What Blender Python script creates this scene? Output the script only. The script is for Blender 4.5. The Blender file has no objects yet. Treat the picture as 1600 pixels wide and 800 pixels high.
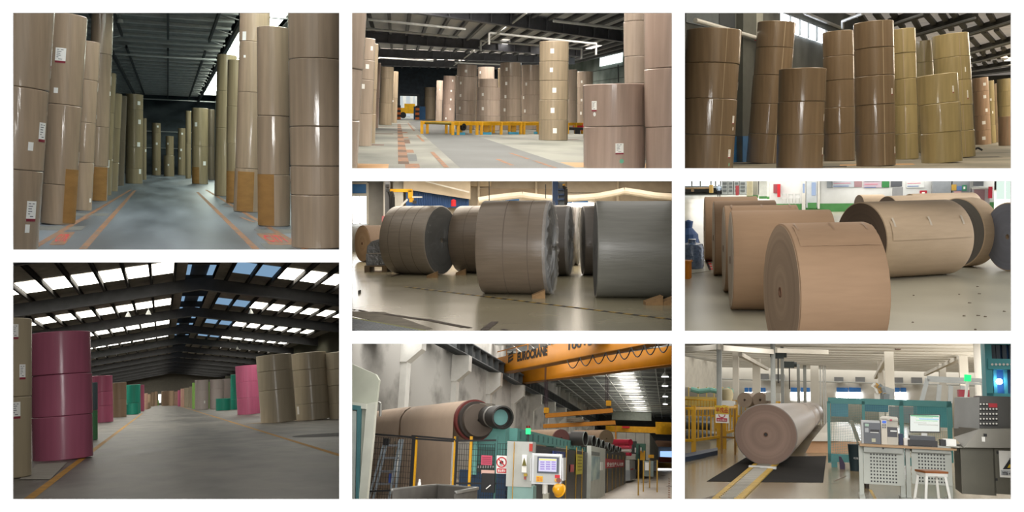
# Eight factory bays seen through eight openings cut in one large white display wall.
# Every bay is a real room of its own (floor, roof, walls, daylight) that stands behind its opening.
import bpy, bmesh, math, random
from mathutils import Vector, Matrix
random.seed(7)
sc = bpy.context.scene
COL = sc.collection
F = 1400.0                       # focal length in pixels of the 1600 x 800 frame
CAM = Vector((0, 0, 6.0))
DW = 10.0                        # distance from the camera to the display wall
# ---------------------------------------------------------------- camera, world, exposure
cd = bpy.data.cameras.new('camera'); cam = bpy.data.objects.new('camera', cd); COL.objects.link(cam)
cam.location = CAM; cam.rotation_euler = (math.pi/2, 0, 0)
cd.sensor_width = 36.0; cd.lens = 36.0*F/1600.0; cd.clip_end = 600; cd.clip_start = 0.1
sc.camera = cam
sc.view_settings.view_transform = 'Standard'; sc.view_settings.look = 'None'
sc.view_settings.gamma = 1.0; sc.view_settings.exposure = 0.0; sc.view_settings.use_curve_mapping = False
w = bpy.data.worlds.new('world'); sc.world = w; w.use_nodes = True
w.node_tree.nodes['Background'].inputs[0].default_value = (1, 1, 1, 1)
w.node_tree.nodes['Background'].inputs[1].default_value = 0.35
# large soft lamp added behind the camera: lights the white display wall and shines into the open bays
ld = bpy.data.lights.new('hall_lamp', 'AREA'); ld.shape = 'RECTANGLE'; ld.size = 7.0; ld.size_y = 4.0; ld.energy = 2300; ld.color = (1, .985, .96)
lo = bpy.data.objects.new('hall_lamp', ld); COL.objects.link(lo); lo.location = (0, -3.0, CAM.z+2.6)
lo.rotation_euler = (math.radians(90-10.5), 0, 0)
# ---------------------------------------------------------------- materials
def C(h):
    h = h.lstrip('#'); r = []
    for i in (0, 2, 4):
        c = int(h[i:i+2], 16)/255.0
        r.append(c/12.92 if c <= 0.04045 else ((c+0.055)/1.055)**2.4)
    return tuple(r)+(1.0,)
MATS = {}
def mat(name, col, rough=0.6, metal=0.0, var=0.12, scale=(3, 3, 3), bump=0.0, bscale=None, coat=0.0, spec=0.4, col2=None,
        emit=0.0, detail=4.0, cr=0.12, rvar=0.0, alpha=1.0, trans=0.0, rand=0.0, lo=0.35, hi=0.65):
    if name in MATS: return MATS[name]
    m = bpy.data.materials.new(name); m.use_nodes = True
    nt = m.node_tree; b = nt.nodes['Principled BSDF']; L = nt.links.new
    c = C(col) if isinstance(col, str) else col
    if col2 is None: c2 = tuple(max(0, x*(1-var)) for x in c[:3])+(1,)
    else: c2 = C(col2)
    tc = nt.nodes.new('ShaderNodeTexCoord'); mp = nt.nodes.new('ShaderNodeMapping')
    mp.inputs['Scale'].default_value = scale
    L(tc.outputs['Object'], mp.inputs['Vector'])
    nz = nt.nodes.new('ShaderNodeTexNoise'); nz.inputs['Scale'].default_value = 1.0; nz.inputs['Detail'].default_value = detail
    L(mp.outputs[0], nz.inputs['Vector'])
    rp = nt.nodes.new('ShaderNodeValToRGB'); rp.color_ramp.elements[0].position = lo; rp.color_ramp.elements[1].position = hi
    rp.color_ramp.elements[0].color = c2; rp.color_ramp.elements[1].color = c
    L(nz.outputs['Fac'], rp.inputs['Fac'])
    out = rp.outputs['Color']
    if rand:
        oi = nt.nodes.new('ShaderNodeObjectInfo'); hs = nt.nodes.new('ShaderNodeHueSaturation')
        mr = nt.nodes.new('ShaderNodeMapRange'); mr.inputs[3].default_value = 1-rand; mr.inputs[4].default_value = 1+rand
        L(oi.outputs['Random'], mr.inputs[0]); L(mr.outputs[0], hs.inputs['Value']); L(out, hs.inputs['Color']); out = hs.outputs['Color']
    L(out, b.inputs['Base Color'])
    b.inputs['Roughness'].default_value = rough; b.inputs['Metallic'].default_value = metal
    b.inputs['Specular IOR Level'].default_value = spec
    if rvar:
        mr = nt.nodes.new('ShaderNodeMapRange'); mr.inputs[3].default_value = rough-rvar; mr.inputs[4].default_value = rough+rvar
        L(nz.outputs['Fac'], mr.inputs[0]); L(mr.outputs[0], b.inputs['Roughness'])
    if coat: b.inputs['Coat Weight'].default_value = coat; b.inputs['Coat Roughness'].default_value = cr
    if emit:
        b.inputs['Emission Color'].default_value = c; b.inputs['Emission Strength'].default_value = emit
    if alpha < 1: b.inputs['Alpha'].default_value = alpha
    if trans: b.inputs['Transmission Weight'].default_value = trans
    if bump:
        n2 = nt.nodes.new('ShaderNodeTexNoise'); n2.inputs['Scale'].default_value = 1.0; n2.inputs['Detail'].default_value = 3
        m2 = nt.nodes.new('ShaderNodeMapping'); m2.inputs['Scale'].default_value = bscale or tuple(4*s for s in scale)
        L(tc.outputs['Object'], m2.inputs['Vector']); L(m2.outputs[0], n2.inputs['Vector'])
        bp = nt.nodes.new('ShaderNodeBump'); bp.inputs['Strength'].default_value = bump; bp.inputs['Distance'].default_value = 0.03
        L(n2.outputs['Fac'], bp.inputs['Height']); L(bp.outputs[0], b.inputs['Normal'])
        if coat: L(bp.outputs[0], b.inputs['Coat Normal'])
    MATS[name] = m
    return m
def emis(name, col, s):
    if name in MATS: return MATS[name]
    m = bpy.data.materials.new(name); m.use_nodes = True; nt = m.node_tree
    nt.nodes.clear(); o = nt.nodes.new('ShaderNodeOutputMaterial'); e = nt.nodes.new('ShaderNodeEmission')
    e.inputs[0].default_value = C(col); e.inputs[1].default_value = s
    nt.links.new(e.outputs[0], o.inputs[0]); MATS[name] = m
    return m
def rings(name, col, col2, freq=90.0, rough=0.75, axis='Y'):
    # wound paper seen end on: fine concentric rings about the object's own axis
    if name in MATS: return MATS[name]
    m = bpy.data.materials.new(name); m.use_nodes = True; nt = m.node_tree; b = nt.nodes['Principled BSDF']; L = nt.links.new
    tc = nt.nodes.new('ShaderNodeTexCoord'); ln = nt.nodes.new('ShaderNodeVectorMath'); ln.operation = 'LENGTH'
    L(tc.outputs['Object'], ln.inputs[0])
    mu = nt.nodes.new('ShaderNodeMath'); mu.operation = 'MULTIPLY'; mu.inputs[1].default_value = freq/10
    L(ln.outputs['Value'], mu.inputs[0])
    nz = nt.nodes.new('ShaderNodeTexNoise'); nz.noise_dimensions = '1D'; nz.inputs['Detail'].default_value = 6; nz.inputs['Scale'].default_value = 1.0
    L(mu.outputs[0], nz.inputs['W'])
    rp = nt.nodes.new('ShaderNodeValToRGB'); rp.color_ramp.elements[0].color = C(col2); rp.color_ramp.elements[1].color = C(col)
    rp.color_ramp.elements[0].position = 0.3; rp.color_ramp.elements[1].position = 0.65
    L(nz.outputs['Fac'], rp.inputs['Fac']); L(rp.outputs[0], b.inputs['Base Color']); b.inputs['Roughness'].default_value = rough
    MATS[name] = m
    return m
# ---------------------------------------------------------------- mesh helpers
class MB:
    def __init__(s): s.v = []; s.f = []
    def quad(s, *p):
        n = len(s.v); s.v += [Vector(q) for q in p]; s.f.append(tuple(range(n, n+len(p)))); return s
    def hexa(s, p):       # 8 corners: bottom 4 then top 4
        n = len(s.v); s.v += [Vector(q) for q in p]
        for f in ((0, 3, 2, 1), (4, 5, 6, 7), (0, 1, 5, 4), (1, 2, 6, 5), (2, 3, 7, 6), (3, 0, 4, 7)):
            s.f.append(tuple(n+i for i in f))
        return s
    def box(s, a, b):
        x0, x1 = sorted((a[0], b[0])); y0, y1 = sorted((a[1], b[1])); z0, z1 = sorted((a[2], b[2]))
        return s.hexa([(x0, y0, z0), (x1, y0, z0), (x1, y1, z0), (x0, y1, z0), (x0, y0, z1), (x1, y0, z1), (x1, y1, z1), (x0, y1, z1)])
    def beam(s, p, q, w, h, up=(0, 0, 1)):   # bar from p to q, width w sideways, height h along up (centred)
        p = Vector(p); q = Vector(q); d = (q-p).normalized(); up = Vector(up)
        if abs(d.dot(up)) > 0.98: up = Vector((0, 1, 0))
        sx = d.cross(up).normalized(); uz = sx.cross(d).normalized()
        a = sx*(w/2); b = uz*(h/2)
        return s.hexa([p-a-b, p+a-b, q+a-b, q-a-b, p-a+b, p+a+b, q+a+b, q-a+b])
    def lathe(s, prof, o, axis=(0, 0, 1), n=40, close=False, ref=None):
        o = Vector(o); ax = Vector(axis).normalized()
        t = Vector(ref) if ref else (Vector((1, 0, 0)) if abs(ax.x) < 0.9 else Vector((0, 1, 0)))
        e1 = (t-ax*t.dot(ax)).normalized(); e2 = ax.cross(e1); b0 = len(s.v); m = len(prof)
        for i in range(n):
            a = 2*math.pi*i/n; d = e1*math.cos(a)+e2*math.sin(a)
            for r, z in prof: s.v.append(o+d*r+ax*z)
        for i in range(n):
            j = (i+1) % n
            for k in range(m if close else m-1):
                l = (k+1) % m
                s.f.append((b0+i*m+k, b0+j*m+k, b0+j*m+l, b0+i*m+l))
        return s
    def cyl(s, p, q, r, n=12, r2=None):
        p = Vector(p); q = Vector(q); L = (q-p).length; r2 = r if r2 is None else r2
        return s.lathe([(0.0005, 0), (r, 0), (r2, L), (0.0005, L)], p, q-p, n)
    def path(s, pts, r, n=8):
        for a, b in zip(pts[:-1], pts[1:]): s.cyl(a, b, r, n)
        return s
    def prism(s, poly, d):    # polygon (list of 3d points) pushed along vector d
        n = len(poly); b0 = len(s.v); d = Vector(d); s.v += [Vector(p) for p in poly]+[Vector(p)+d for p in poly]
        s.f.append(tuple(b0+i for i in range(n))[::-1]); s.f.append(tuple(b0+n+i for i in range(n)))
        for i in range(n):
            j = (i+1) % n; s.f.append((b0+i, b0+j, b0+n+j, b0+n+i))
        return s
    def text(s, t, o, xd, yd, h, ext=0.004, bold=0.0, fit=None, align='LEFT'):
        cu = bpy.data.curves.new('t', 'FONT'); cu.body = t; cu.size = 1.0; cu.extrude = 0; cu.offset = bold; cu.resolution_u = 3
        ob = bpy.data.objects.new('t', cu); COL.objects.link(ob); dg = bpy.context.evaluated_depsgraph_get()
        me = bpy.data.meshes.new_from_object(ob.evaluated_get(dg))
        vs = [v.co.copy() for v in me.vertices]
        o = Vector(o); xd = Vector(xd).normalized(); yd = Vector(yd).normalized(); nrm = xd.cross(yd)
        if vs:
            x0 = min(v.x for v in vs); x1 = max(v.x for v in vs); y0 = min(v.y for v in vs); y1 = max(v.y for v in vs)
            ky = h/max(1e-6, y1-y0); kx = ky if fit is None else fit/max(1e-6, x1-x0)
            dx = 0 if align == 'LEFT' else -(x1-x0)*kx/2
            b0 = len(s.v)
            for v in vs: s.v.append(o+xd*((v.x-x0)*kx+dx)+yd*((v.y-y0)*ky)+nrm*ext)
            for p in me.polygons: s.f.append(tuple(b0+i for i in p.vertices))
        bpy.data.objects.remove(ob); bpy.data.meshes.remove(me); bpy.data.curves.remove(cu)
        return s
    def curved(s, o, ax, e1, r, a0, a1, z0, z1, n=6):   # patch on a cylinder; angles about ax measured from e1
        o = Vector(o); ax = Vector(ax).normalized(); e1 = (Vector(e1)-ax*Vector(e1).dot(ax)).normalized(); e2 = ax.cross(e1); b0 = len(s.v)
        for i in range(n+1):
            a = a0+(a1-a0)*i/n; d = e1*math.cos(a)+e2*math.sin(a)
            s.v.append(o+d*r+ax*z0); s.v.append(o+d*r+ax*z1)
        for i in range(n): s.f.append((b0+2*i, b0+2*i+2, b0+2*i+3, b0+2*i+1))
        return s
ALL = []      # (object, room) for trimming each bay at its own enclosing partitions
def smooth(me, ang=35):
    me.polygons.foreach_set('use_smooth', [True]*len(me.polygons)); me.set_sharp_from_angle(angle=math.radians(ang))
def props(o, label=None, cat=None, group=None, kind=None):
    if label: o['label'] = label
    if cat: o['category'] = cat
    if group: o['group'] = group
    if kind: o['kind'] = kind
class Room:
    def __init__(s, rect, vp, h, off, zs, roll=0.0, pad=(10, 10, 10, 10), far=150.0, sc=1.0):
        s.rect = rect; s.h = h; s.off = off; s.zs = zs; s.far = far; s.s = sc
        u, v = s.uv(*vp); y = Vector(((u-800)/F, 1, (400-v)/F)).normalized()
        x = Vector((y.y, -y.x, 0)).normalized(); z = x.cross(y)
        ca, sa = math.cos(roll), math.sin(roll)
        x, z = x*ca+z*sa, z*ca-x*sa
        s.R = Matrix((x, y, z)).transposed(); s.Ri = s.R.transposed()
        s.R4 = s.R.to_4x4()
        l, t, r, b = rect; s.lim = (l-pad[0], t-pad[1], r+pad[2], b+pad[3])
        l, t, r, b = s.lim; s.planes = []
        P = lambda u, v: Vector(((u-800)/F, 1, (400-v)/F))
        for a, c, ref in ((P(l, t), P(l, b), P(r, b)), (P(r, t), P(r, b), P(l, b)), (P(l, t), P(r, t), P(l, b)), (P(l, b), P(r, b), P(l, t))):
            n = a.cross(c).normalized()
            if n.dot(ref) < 0: n = -n
            s.planes.append((CAM.copy(), n))
        s.planes.append((CAM+Vector((0, DW+0.06, 0)), Vector((0, 1, 0))))
    def uv(s, X, Y): return s.off[0]+X/s.zs, s.off[1]+Y/s.zs
    def ray(s, X, Y):
        u, v = s.uv(X, Y); return s.Ri@Vector(((u-800)/F, 1, (400-v)/F))
    def org(s): return Vector((0, 0, s.h))
    def fl(s, X, Y, z=0.0):
        d = s.ray(X, Y); return s.org()+d*((z-s.h)/d.z)
    def at(s, X, Y, y):
        d = s.ray(X, Y); return s.org()+d*(y/d.y)
    def lat(s, X, Y, x):
        d = s.ray(X, Y); return s.org()+d*(x/d.x)
    def onl(s, X, Y, p, q):    # on the vertical plane through the plan points p, q
        d = s.ray(X, Y); n = Vector((-(q[1]-p[1]), q[0]-p[0], 0)); return s.org()+d*((n.x*p[0]+n.y*p[1])/(n.x*d.x+n.y*d.y))
    def proj(s, p):
        w_ = s.R@(Vector(p)-s.org()); u = 800+F*w_.x/w_.y; v = 400-F*w_.z/w_.y
        return (u-s.off[0])*s.zs, (v-s.off[1])*s.zs
    def mx(s, o): return Matrix.Translation(CAM+s.R@((Vector(o)-s.org())*s.s))@s.R4
    def empty(s, name, o, label, cat, group=None):
        e = bpy.data.objects.new(name, None); COL.objects.link(e); e.matrix_world = s.mx(o)
        e['_o'] = tuple(o); e.empty_display_size = 0.1; props(e, label, cat, group); return e
    def put(s, mb, name, m, parent=None, o=None, label=None, cat=None, group=None, kind=None, sm=True, frame=None):
        if not mb.v: return None
        if parent is not None: o = Vector(parent['_o'])
        elif o is None:
            o = sum(mb.v, Vector())/len(mb.v); o.z = min(v.z for v in mb.v)
        o = Vector(o); me = bpy.data.meshes.new(name)
        me.from_pydata([(v-o)*s.s for v in mb.v], [], mb.f); me.materials.append(m); me.validate(); me.update()
        if sm: smooth(me)
        ob = bpy.data.objects.new(name, me); COL.objects.link(ob); ob['_o'] = tuple(o)
        if parent is not None: ob.parent = parent
        else: ob.matrix_world = s.mx(o)
        props(ob, label, cat, group, kind); ALL.append((ob, s)); return ob
    def shell(s, m, back=True):  # unseen partitions added between bays to keep light and view apart
        l, t, r, b = s.lim; d0 = DW+0.05; d1 = s.far
        P = lambda u, v, d: CAM+Vector(((u-800)/F, 1, (400-v)/F))*d
        for nm, a, c in (('trim_1', (l, t), (l, b)), ('trim_2', (r, b), (r, t)), ('trim_3', (r, t), (l, t)), ('trim_4', (l, b), (r, b))):
            me = bpy.data.meshes.new(nm); me.from_pydata([P(*a, d0), P(*c, d0), P(*c, d1), P(*a, d1)], [], [(0, 1, 2, 3)]); me.materials.append(m)
            o = bpy.data.objects.new(nm, me); COL.objects.link(o); o['kind'] = 'structure'
        if back:
            me = bpy.data.meshes.new('trim_5'); me.from_pydata([P(l, t, d1), P(r, t, d1), P(r, b, d1), P(l, b, d1)], [], [(0, 1, 2, 3)]); me.materials.append(m)
            o = bpy.data.objects.new('trim_5', me); COL.objects.link(o); o['kind'] = 'structure'
    # added glowing panels on the partition top, edge-on to the camera, to light the bay
def added_roof_glow(R, d0, d1, n, rows, L, col='fffaf2', k=1):
    l, t, r, b = R.lim; t += 3; P = lambda u, d: CAM+Vector(((u-800)/F, 1, (400-t)/F))*d
    m = emis('roof_daylight_%d' % int(L*100+len(MATS)*1000), col, L)
    for j in range(rows):
        a, c = d0+(d1-d0)*j/rows, d0+(d1-d0)*(j+.86)/rows
        for i in range(n):
            u0, u1 = l+4+(r-l-8)*(i+.06)/n, l+4+(r-l-8)*(i+.94)/n
            me = bpy.data.meshes.new('window_%d' % (k+i+j*n)); me.from_pydata([P(u0, a), P(u1, a), P(u1, c), P(u0, c)], [], [(0, 1, 2, 3)]); me.materials.append(m)
            o = bpy.data.objects.new('window_%d' % (k+i+j*n), me); COL.objects.link(o); o['kind'] = 'structure'
def trim_all():
    for ob, R in ALL:
        me = ob.data; Mx = R.mx(ob['_o']); cut = []
        ws = [Mx@v.co for v in me.vertices]
        for p, n in R.planes:
            ds = [(w_-p).dot(n) for w_ in ws]
            if min(ds) < -1e-4: cut.append((p, n, max(ds) < 1e-3))
        if not cut: continue
        if any(c[2] for c in cut):
            print('OUTSIDE BAY', ob.name, ob.get('label', ''), R.rect)
            for ch in list(ob.children): ch.parent = None
            bpy.data.objects.remove(ob); continue
        bm = bmesh.new(); bm.from_mesh(me); Mi = Mx.inverted(); closed = all(e.is_manifold for e in bm.edges)
        for p, n, _ in cut:
            g = bmesh.ops.bisect_plane(bm, geom=bm.verts[:]+bm.edges[:]+bm.faces[:], plane_co=Mi@p, plane_no=Mi.to_3x3()@n, clear_inner=True, clear_outer=False, dist=1e-5)
            if closed:
                ed = [e for e in g['geom_cut'] if isinstance(e, bmesh.types.BMEdge)]
                if ed: bmesh.ops.holes_fill(bm, edges=ed, sides=0)
        bm.to_mesh(me); bm.free()
        if len(me.vertices) == 0: print('EMPTY AFTER TRIM', ob.name); bpy.data.objects.remove(ob)
    for o in COL.objects:
        if '_o' in o: del o['_o']
# ---------------------------------------------------------------- the white display wall with eight openings
RECTS = [(20, 20, 530, 390), (550, 20, 1050, 263), (1070, 20, 1580, 263), (550, 283, 1050, 517),
         (20, 410, 530, 780), (1070, 283, 1580, 517), (550, 537, 1050, 780), (1070, 537, 1580, 780)]
xs = sorted({-900, 2500}|{r[0] for r in RECTS}|{r[2] for r in RECTS}); ys = sorted({-700, 1500}|{r[1] for r in RECTS}|{r[3] for r in RECTS})
bm = bmesh.new(); vc = {}
def gv(u, v):
    if (u, v) not in vc: vc[(u, v)] = bm.verts.new(((u-800)/F*DW, DW, CAM.z+(400-v)/F*DW))
    return vc[(u, v)]
for a, b in zip(xs[:-1], xs[1:]):
    for c, d in zip(ys[:-1], ys[1:]):
        mx, my = (a+b)/2, (c+d)/2
        if any(r[0] < mx < r[2] and r[1] < my < r[3] for r in RECTS): continue
        bm.faces.new((gv(a, d), gv(b, d), gv(b, c), gv(a, c)))
g = bmesh.ops.extrude_face_region(bm, geom=bm.faces[:])
for e in g['geom']:
    if isinstance(e, bmesh.types.BMVert): e.co.y += 0.012
me = bpy.data.meshes.new('wall_front'); bm.to_mesh(me); bm.free()
wall_white = mat('white_wall_paint', (0.96, 0.96, 0.96, 1), 0.9, var=0.0, spec=0.0)
me.materials.append(wall_white); o = bpy.data.objects.new('wall_front', me); COL.objects.link(o); o['kind'] = 'structure'
# ---------------------------------------------------------------- shared materials
KR = dict(rough=0.5, var=0.20, scale=(9, 9, 0.5), bump=0.22, bscale=(16, 16, 1.0), coat=1.0, cr=0.10, spec=0.35, rand=0.07)
paper = mat('label_paper', 'f2f2ee', 0.6, var=0.02)
ink = mat('ink', '6a6c74', 0.7); maroon = mat('maroon', '8a2a3a', 0.6); red = mat('red', 'c8202c', 0.55); black = mat('black', '141416', 0.5)
blue_ink = mat('blue_ink', '5a78b0', 0.6)
white_pipe = mat('white_pipe', 'c8cac8', 0.4); dark_steel = mat('dark_steel', '2e3032', 0.6); orange_paint = mat('orange_floor_paint', '94633c', 0.75, scale=(5, 5, 5), lo=0.42, hi=0.58, col2='6c5c50', detail=7)
yellow = mat('yellow_paint', 'd8a010', 0.45, var=0.2); white_paint = mat('white_paint', 'd9d8d2', 0.5)
card = mat('cardboard', '9c7440', 0.75, var=0.22, scale=(2, 2, 5)); sheet_pl = mat('cardboard_sheet', 'b8936a', 0.8)
green_dot = mat('green_sticker', '76bfa0', 0.6); wood = mat('wood', '8a6440', 0.7, var=0.3, scale=(20, 4, 4))
# ---------------------------------------------------------------- paper rolls
def tilt_frame(o, th, lean):
    c = Vector((math.sin(th), math.cos(th), 0)); lt = Vector((math.cos(th), -math.sin(th), 0))
    return (Vector((0, 0, 1))*math.cos(lean)+lt*math.sin(lean)).normalized(), -c
ORD = ['bottom', 'second', 'third', 'fourth', 'fifth', 'sixth', 'seventh']
def stack(R, b, base, top, seams, desc, m, group, t=None, d=None, labels=(), sleeve=(), dots=(), edges=(), look='kraft paper roll', mats=None, big=True, n=44, cat='paper roll', jit=0.012, rr=None, looks=None):
    """A stack of rolls standing on end. b, t: left and right outline at the foot and the top; seams: joints between the rolls."""
    t = t or b
    br = lambda X, Y: (lambda v: math.atan2(v.x, v.y))(R.ray(X, Y))
    l0, r0, l1, r1 = br(b[0], base), br(b[1], base), br(t[0], top), br(t[1], top)
    th = (l0+r0)/2; al = ((r0-l0)+(r1-l1))/4; tht = (l1+r1)/2
    if rr is not None: d = rr/math.sin(al)
    if d is None:
        g = R.fl((b[0]+b[1])/2, base); d = math.hypot(g.x, g.y)/(1-math.sin(al))
    r = d*math.sin(al); o = Vector((d*math.sin(th), d*math.cos(th), 0))
    def zz(X, Y): v = R.ray(X, Y); return R.h+(d-r)*v.z/math.hypot(v.x, v.y)
    zt = zz((t[0]+t[1])/2, top); lean = max(-0.085, min(0.085, math.atan2(d*math.tan(tht-th), zt)))
    ax, e1 = tilt_frame(o, th, lean)
    k = 1/math.cos(lean)
    fr = lambda Y: (t[0]+t[1])/2+((b[0]+b[1])/2-(t[0]+t[1])/2)*(Y-top)/(base-top)
    zs = [0.0]+[zz(fr(Y), Y)*k for Y in sorted(seams, reverse=True)]+[zt*k]
    obs = []; rnd = random.Random(int(b[0]*7+base*13+top))
    for i in range(len(zs)-1):
        z0, z1 = zs[i]+0.004, zs[i+1]-0.004; j = lt_ = Vector((rnd.uniform(-jit, jit), rnd.uniform(-jit, jit), 0)) if i else Vector()
        ro = r*(1+rnd.uniform(-0.006, 0.006)); bv = 0.016
        mb = MB(); c0 = o+ax*z0+j; H = z1-z0
        mb.lathe([(0.05, 0.0), (ro-bv, 0.0), (ro, bv), (ro, H-bv), (ro-bv, H), (0.05, H)], c0, ax, n, close=True, ref=e1)
        where = ('bottom of' if i == 0 else 'top of' if i == len(zs)-2 else ORD[i]+' up in') if len(zs) > 2 else ''
        lk = (looks[i] if looks else look)
        pre = lk+', '+where+' '+desc if len(zs) > 2 else lk+', '+desc
        ob = R.put(mb, 'paper_roll', (mats[i] if mats else m), o=c0, label=pre, cat=cat, group=group); obs.append((ob, c0, ro, z0, z1))
    def pick(X, Y):
        """roll under a point of the outline, the angle round it and the height"""
        v = R.ray(X, Y); fz = d-r; vx = Vector((v.x, v.y, 0)); q = o.copy(); q.z = 0
        A = vx.dot(vx); B = -2*vx.dot(q); Cc = q.dot(q)-r*r; D = B*B-4*A*Cc
        if D < 0: tt = -B/(2*A)
        else: tt = (-B-math.sqrt(D))/(2*A)
        p = R.org()+v*tt; z = p.z*k
        p2 = p-ax*p.z-o+Vector((0, 0, 0)); p2.z = 0
        e2 = ax.cross(e1); a = math.atan2(p2.dot(e2), p2.dot(e1))
        for q_ in obs:
            if q_[3]-0.01 <= z <= q_[4]+0.01: return q_, a, z
        return (obs[-1] if z > zs[-1] else obs[0]), a, z
    px = (d-r)/F/R.zs
    for X, Y, w_, h_ in labels:
        (ob, c0, ro, z0, z1), a, z = pick(X, Y); wa = w_*px/ro/2; hh = h_*px/2; zc = z-z0
        hh = min(hh, (z1-z0)*0.45); zc = min(max(zc, hh+0.02), z1-z0-hh-0.02)
        lb = R.put(MB().curved(c0, ax, e1, ro+0.003, a-wa, a+wa, zc-hh, zc+hh, 5), 'shipping_label', paper, parent=ob)
        if h_ > 26:
            R.put(MB().curved(c0, ax, e1, ro+0.005, a-wa, a+wa, zc-hh, zc-hh*0.72, 5), 'label_band', maroon, parent=lb)
            pm = MB()
            for kx, ky, kl in ((-.7, .75, .5), (-.7, .5, .9), (-.7, .25, .7), (-.7, 0, .8), (-.7, -.25, .4), (.05, .75, .5), (-.3, -.5, .7)):
                pm.curved(c0, ax, e1, ro+0.005, a+wa*kx, a+wa*(kx+kl), zc+hh*ky-hh*.04, zc+hh*ky+hh*.04, 3)
            R.put(pm, 'label_print', ink, parent=lb, kind='stuff')
    for X, Y, w_, h_ in dots:
        (ob, c0, ro, z0, z1), a, z = pick(X, Y); wa = w_*px/ro/2; hh = h_*px/2; b0 = MB()
        e2 = ax.cross((e1-ax*e1.dot(ax)).normalized()); f1 = (e1-ax*e1.dot(ax)).normalized(); nn = 14; base_v = []
        for q in range(nn):
            ga = 2*math.pi*q/nn; aa = a+wa*math.cos(ga); base_v.append(c0+(f1*math.cos(aa)+e2*math.sin(aa))*(ro+0.004)+ax*(z-z0+hh*math.sin(ga)))
        b0.quad(*base_v); R.put(b0, 'round_sticker', green_dot if (X+Y) % 2 else paper, parent=ob)
    for X0, X1, Y0, Y1 in sleeve:
        (ob, c0, ro, z0, z1), a0, za = pick(X0, (Y0+Y1)/2); _, a1, _ = pick(X1, (Y0+Y1)/2); _, _, zb = pick((X0+X1)/2, Y1); _, _, zc = pick((X0+X1)/2, Y0)
        R.put(MB().curved(o, ax, e1, r*1.006+0.012, a0, a1, max(0.01, zb), zc, 14), 'cardboard_sleeve', card, parent=obs[0][0])
    for X, w_ in edges:
        for (ob, c0, ro, z0, z1) in obs:
            Ym = (base+top)/2; _, a, _ = pick(X, Ym); R.put(MB().curved(c0, ax, e1, ro+0.002, a-w_*px/ro/2, a+w_*px/ro/2, 0.02, z1-z0-0.02, 2), 'film_edge', film, parent=ob)
    return o, r, d
film = mat('film_edge', 'a89880', 0.25, var=0.1, coat=0.6)
def hroll(R, X, Y, hp, yaw, end=None, length=None, m=None, face=None, label='', group=None, core=True, r_over=None, z_off=0.0, seams=(), n=56, extra=None, d=None, roll_r=None):
    """A roll lying on the floor: (X, Y) is the centre of the end that shows, hp its half height, yaw the way its axis leads away."""
    v = R.ray(X, Y); v = v/ (R.R@v).y
    if d is None:
        rho = hp/R.zs/F; tt = (R.h-z_off)/(rho-v.z); r = rho*tt
    else: tt = d; r = hp/R.zs/F*tt
    c = R.org()+v*tt
    if roll_r: r = roll_r
    a = math.radians(yaw); ax = Vector((math.sin(a), math.cos(a), 0))
    if length is None:
        lo_, hi_ = 0.05, 60.0
        f = lambda L: R.proj(c+ax*L)[0]-end
        s0 = f(lo_)
        for _ in range(50):
            mid = (lo_+hi_)/2
            if f(mid)*s0 > 0: lo_ = mid
            else: hi_ = mid
        length = lo_
    bv = r*0.02; mb = MB()
    prof = [(0.07*r, 0.02*r), (r-bv*1.5, 0.0), (r-bv*0.3, bv*0.5), (r, bv*1.4)]
    k = max(2, int(length/r*4))
    prof += [(r, bv*1.4+(length-2.8*bv)*i/k) for i in range(1, k)]
    prof += [(r, length-bv*1.4), (r-bv*.3, length-bv*.5), (r-bv*1.5, length), (0.07*r, length-0.02*r)]
    mb.lathe(prof, c, ax, n, close=True, ref=(0, 0, 1))
    ob = R.put(mb, 'paper_roll', m, o=c, label=label, cat='paper roll', group=group)
    fm = face
    R.put(MB().lathe([(0.075*r, -0.004), (r-bv*1.6, -0.004), (r-bv*1.6, 0.01)], c, ax, n, ref=(0, 0, 1)), 'wound_end', fm, parent=ob)
    if core:
        R.put(MB().lathe([(0.078*r, -0.012), (0.078*r, 0.2*r), (0.055*r, 0.2*r), (0.055*r, -0.012)], c, ax, 20, close=True, ref=(0, 0, 1)), 'core_tube', mat('core_tube', '6b4c38', 0.7), parent=ob)
        R.put(MB().lathe([(0.0005, 0.03*r), (0.055*r, 0.03*r)], c, ax, 20, ref=(0, 0, 1)), 'core_hole', black, parent=ob)
    for q in seams:
        R.put(MB().lathe([(r+0.002, length*q-0.006), (r+0.004, length*q), (r+0.002, length*q+0.006)], c, ax, n, ref=(0, 0, 1)), 'wrap_line', mat('wrap_line', '6e6258', 0.6), parent=ob)
    return dict(ob=ob, c=c, ax=ax, r=r, L=length)
def strip(R, pts, wd, m, name, parent, z=0.004):
    """painted line on the floor along a list of plan points"""
    mb = MB(); P = [Vector((p[0], p[1], z)) for p in pts]
    for a, b in zip(P[:-1], P[1:]):
        d = (b-a).normalized(); s_ = Vector((-d.y, d.x, 0))*wd/2; mb.quad(a-s_, a+s_, b+s_, b-s_)
    return R.put(mb, name, m, parent=parent)
def plane_floor(R, m, y0=8.0, y1=160.0, x=60.0, z=0.0):
    f = R.put(MB().quad((-x, y0, z), (x, y0, z), (x, y1, z), (-x, y1, z)), 'floor', m, kind='structure', o=(0, y0, z)); return f
def glow(R, q, name, m, kind='structure', parent=None):
    return R.put(MB().quad(*q), name, m, kind=kind, parent=parent)
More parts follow.
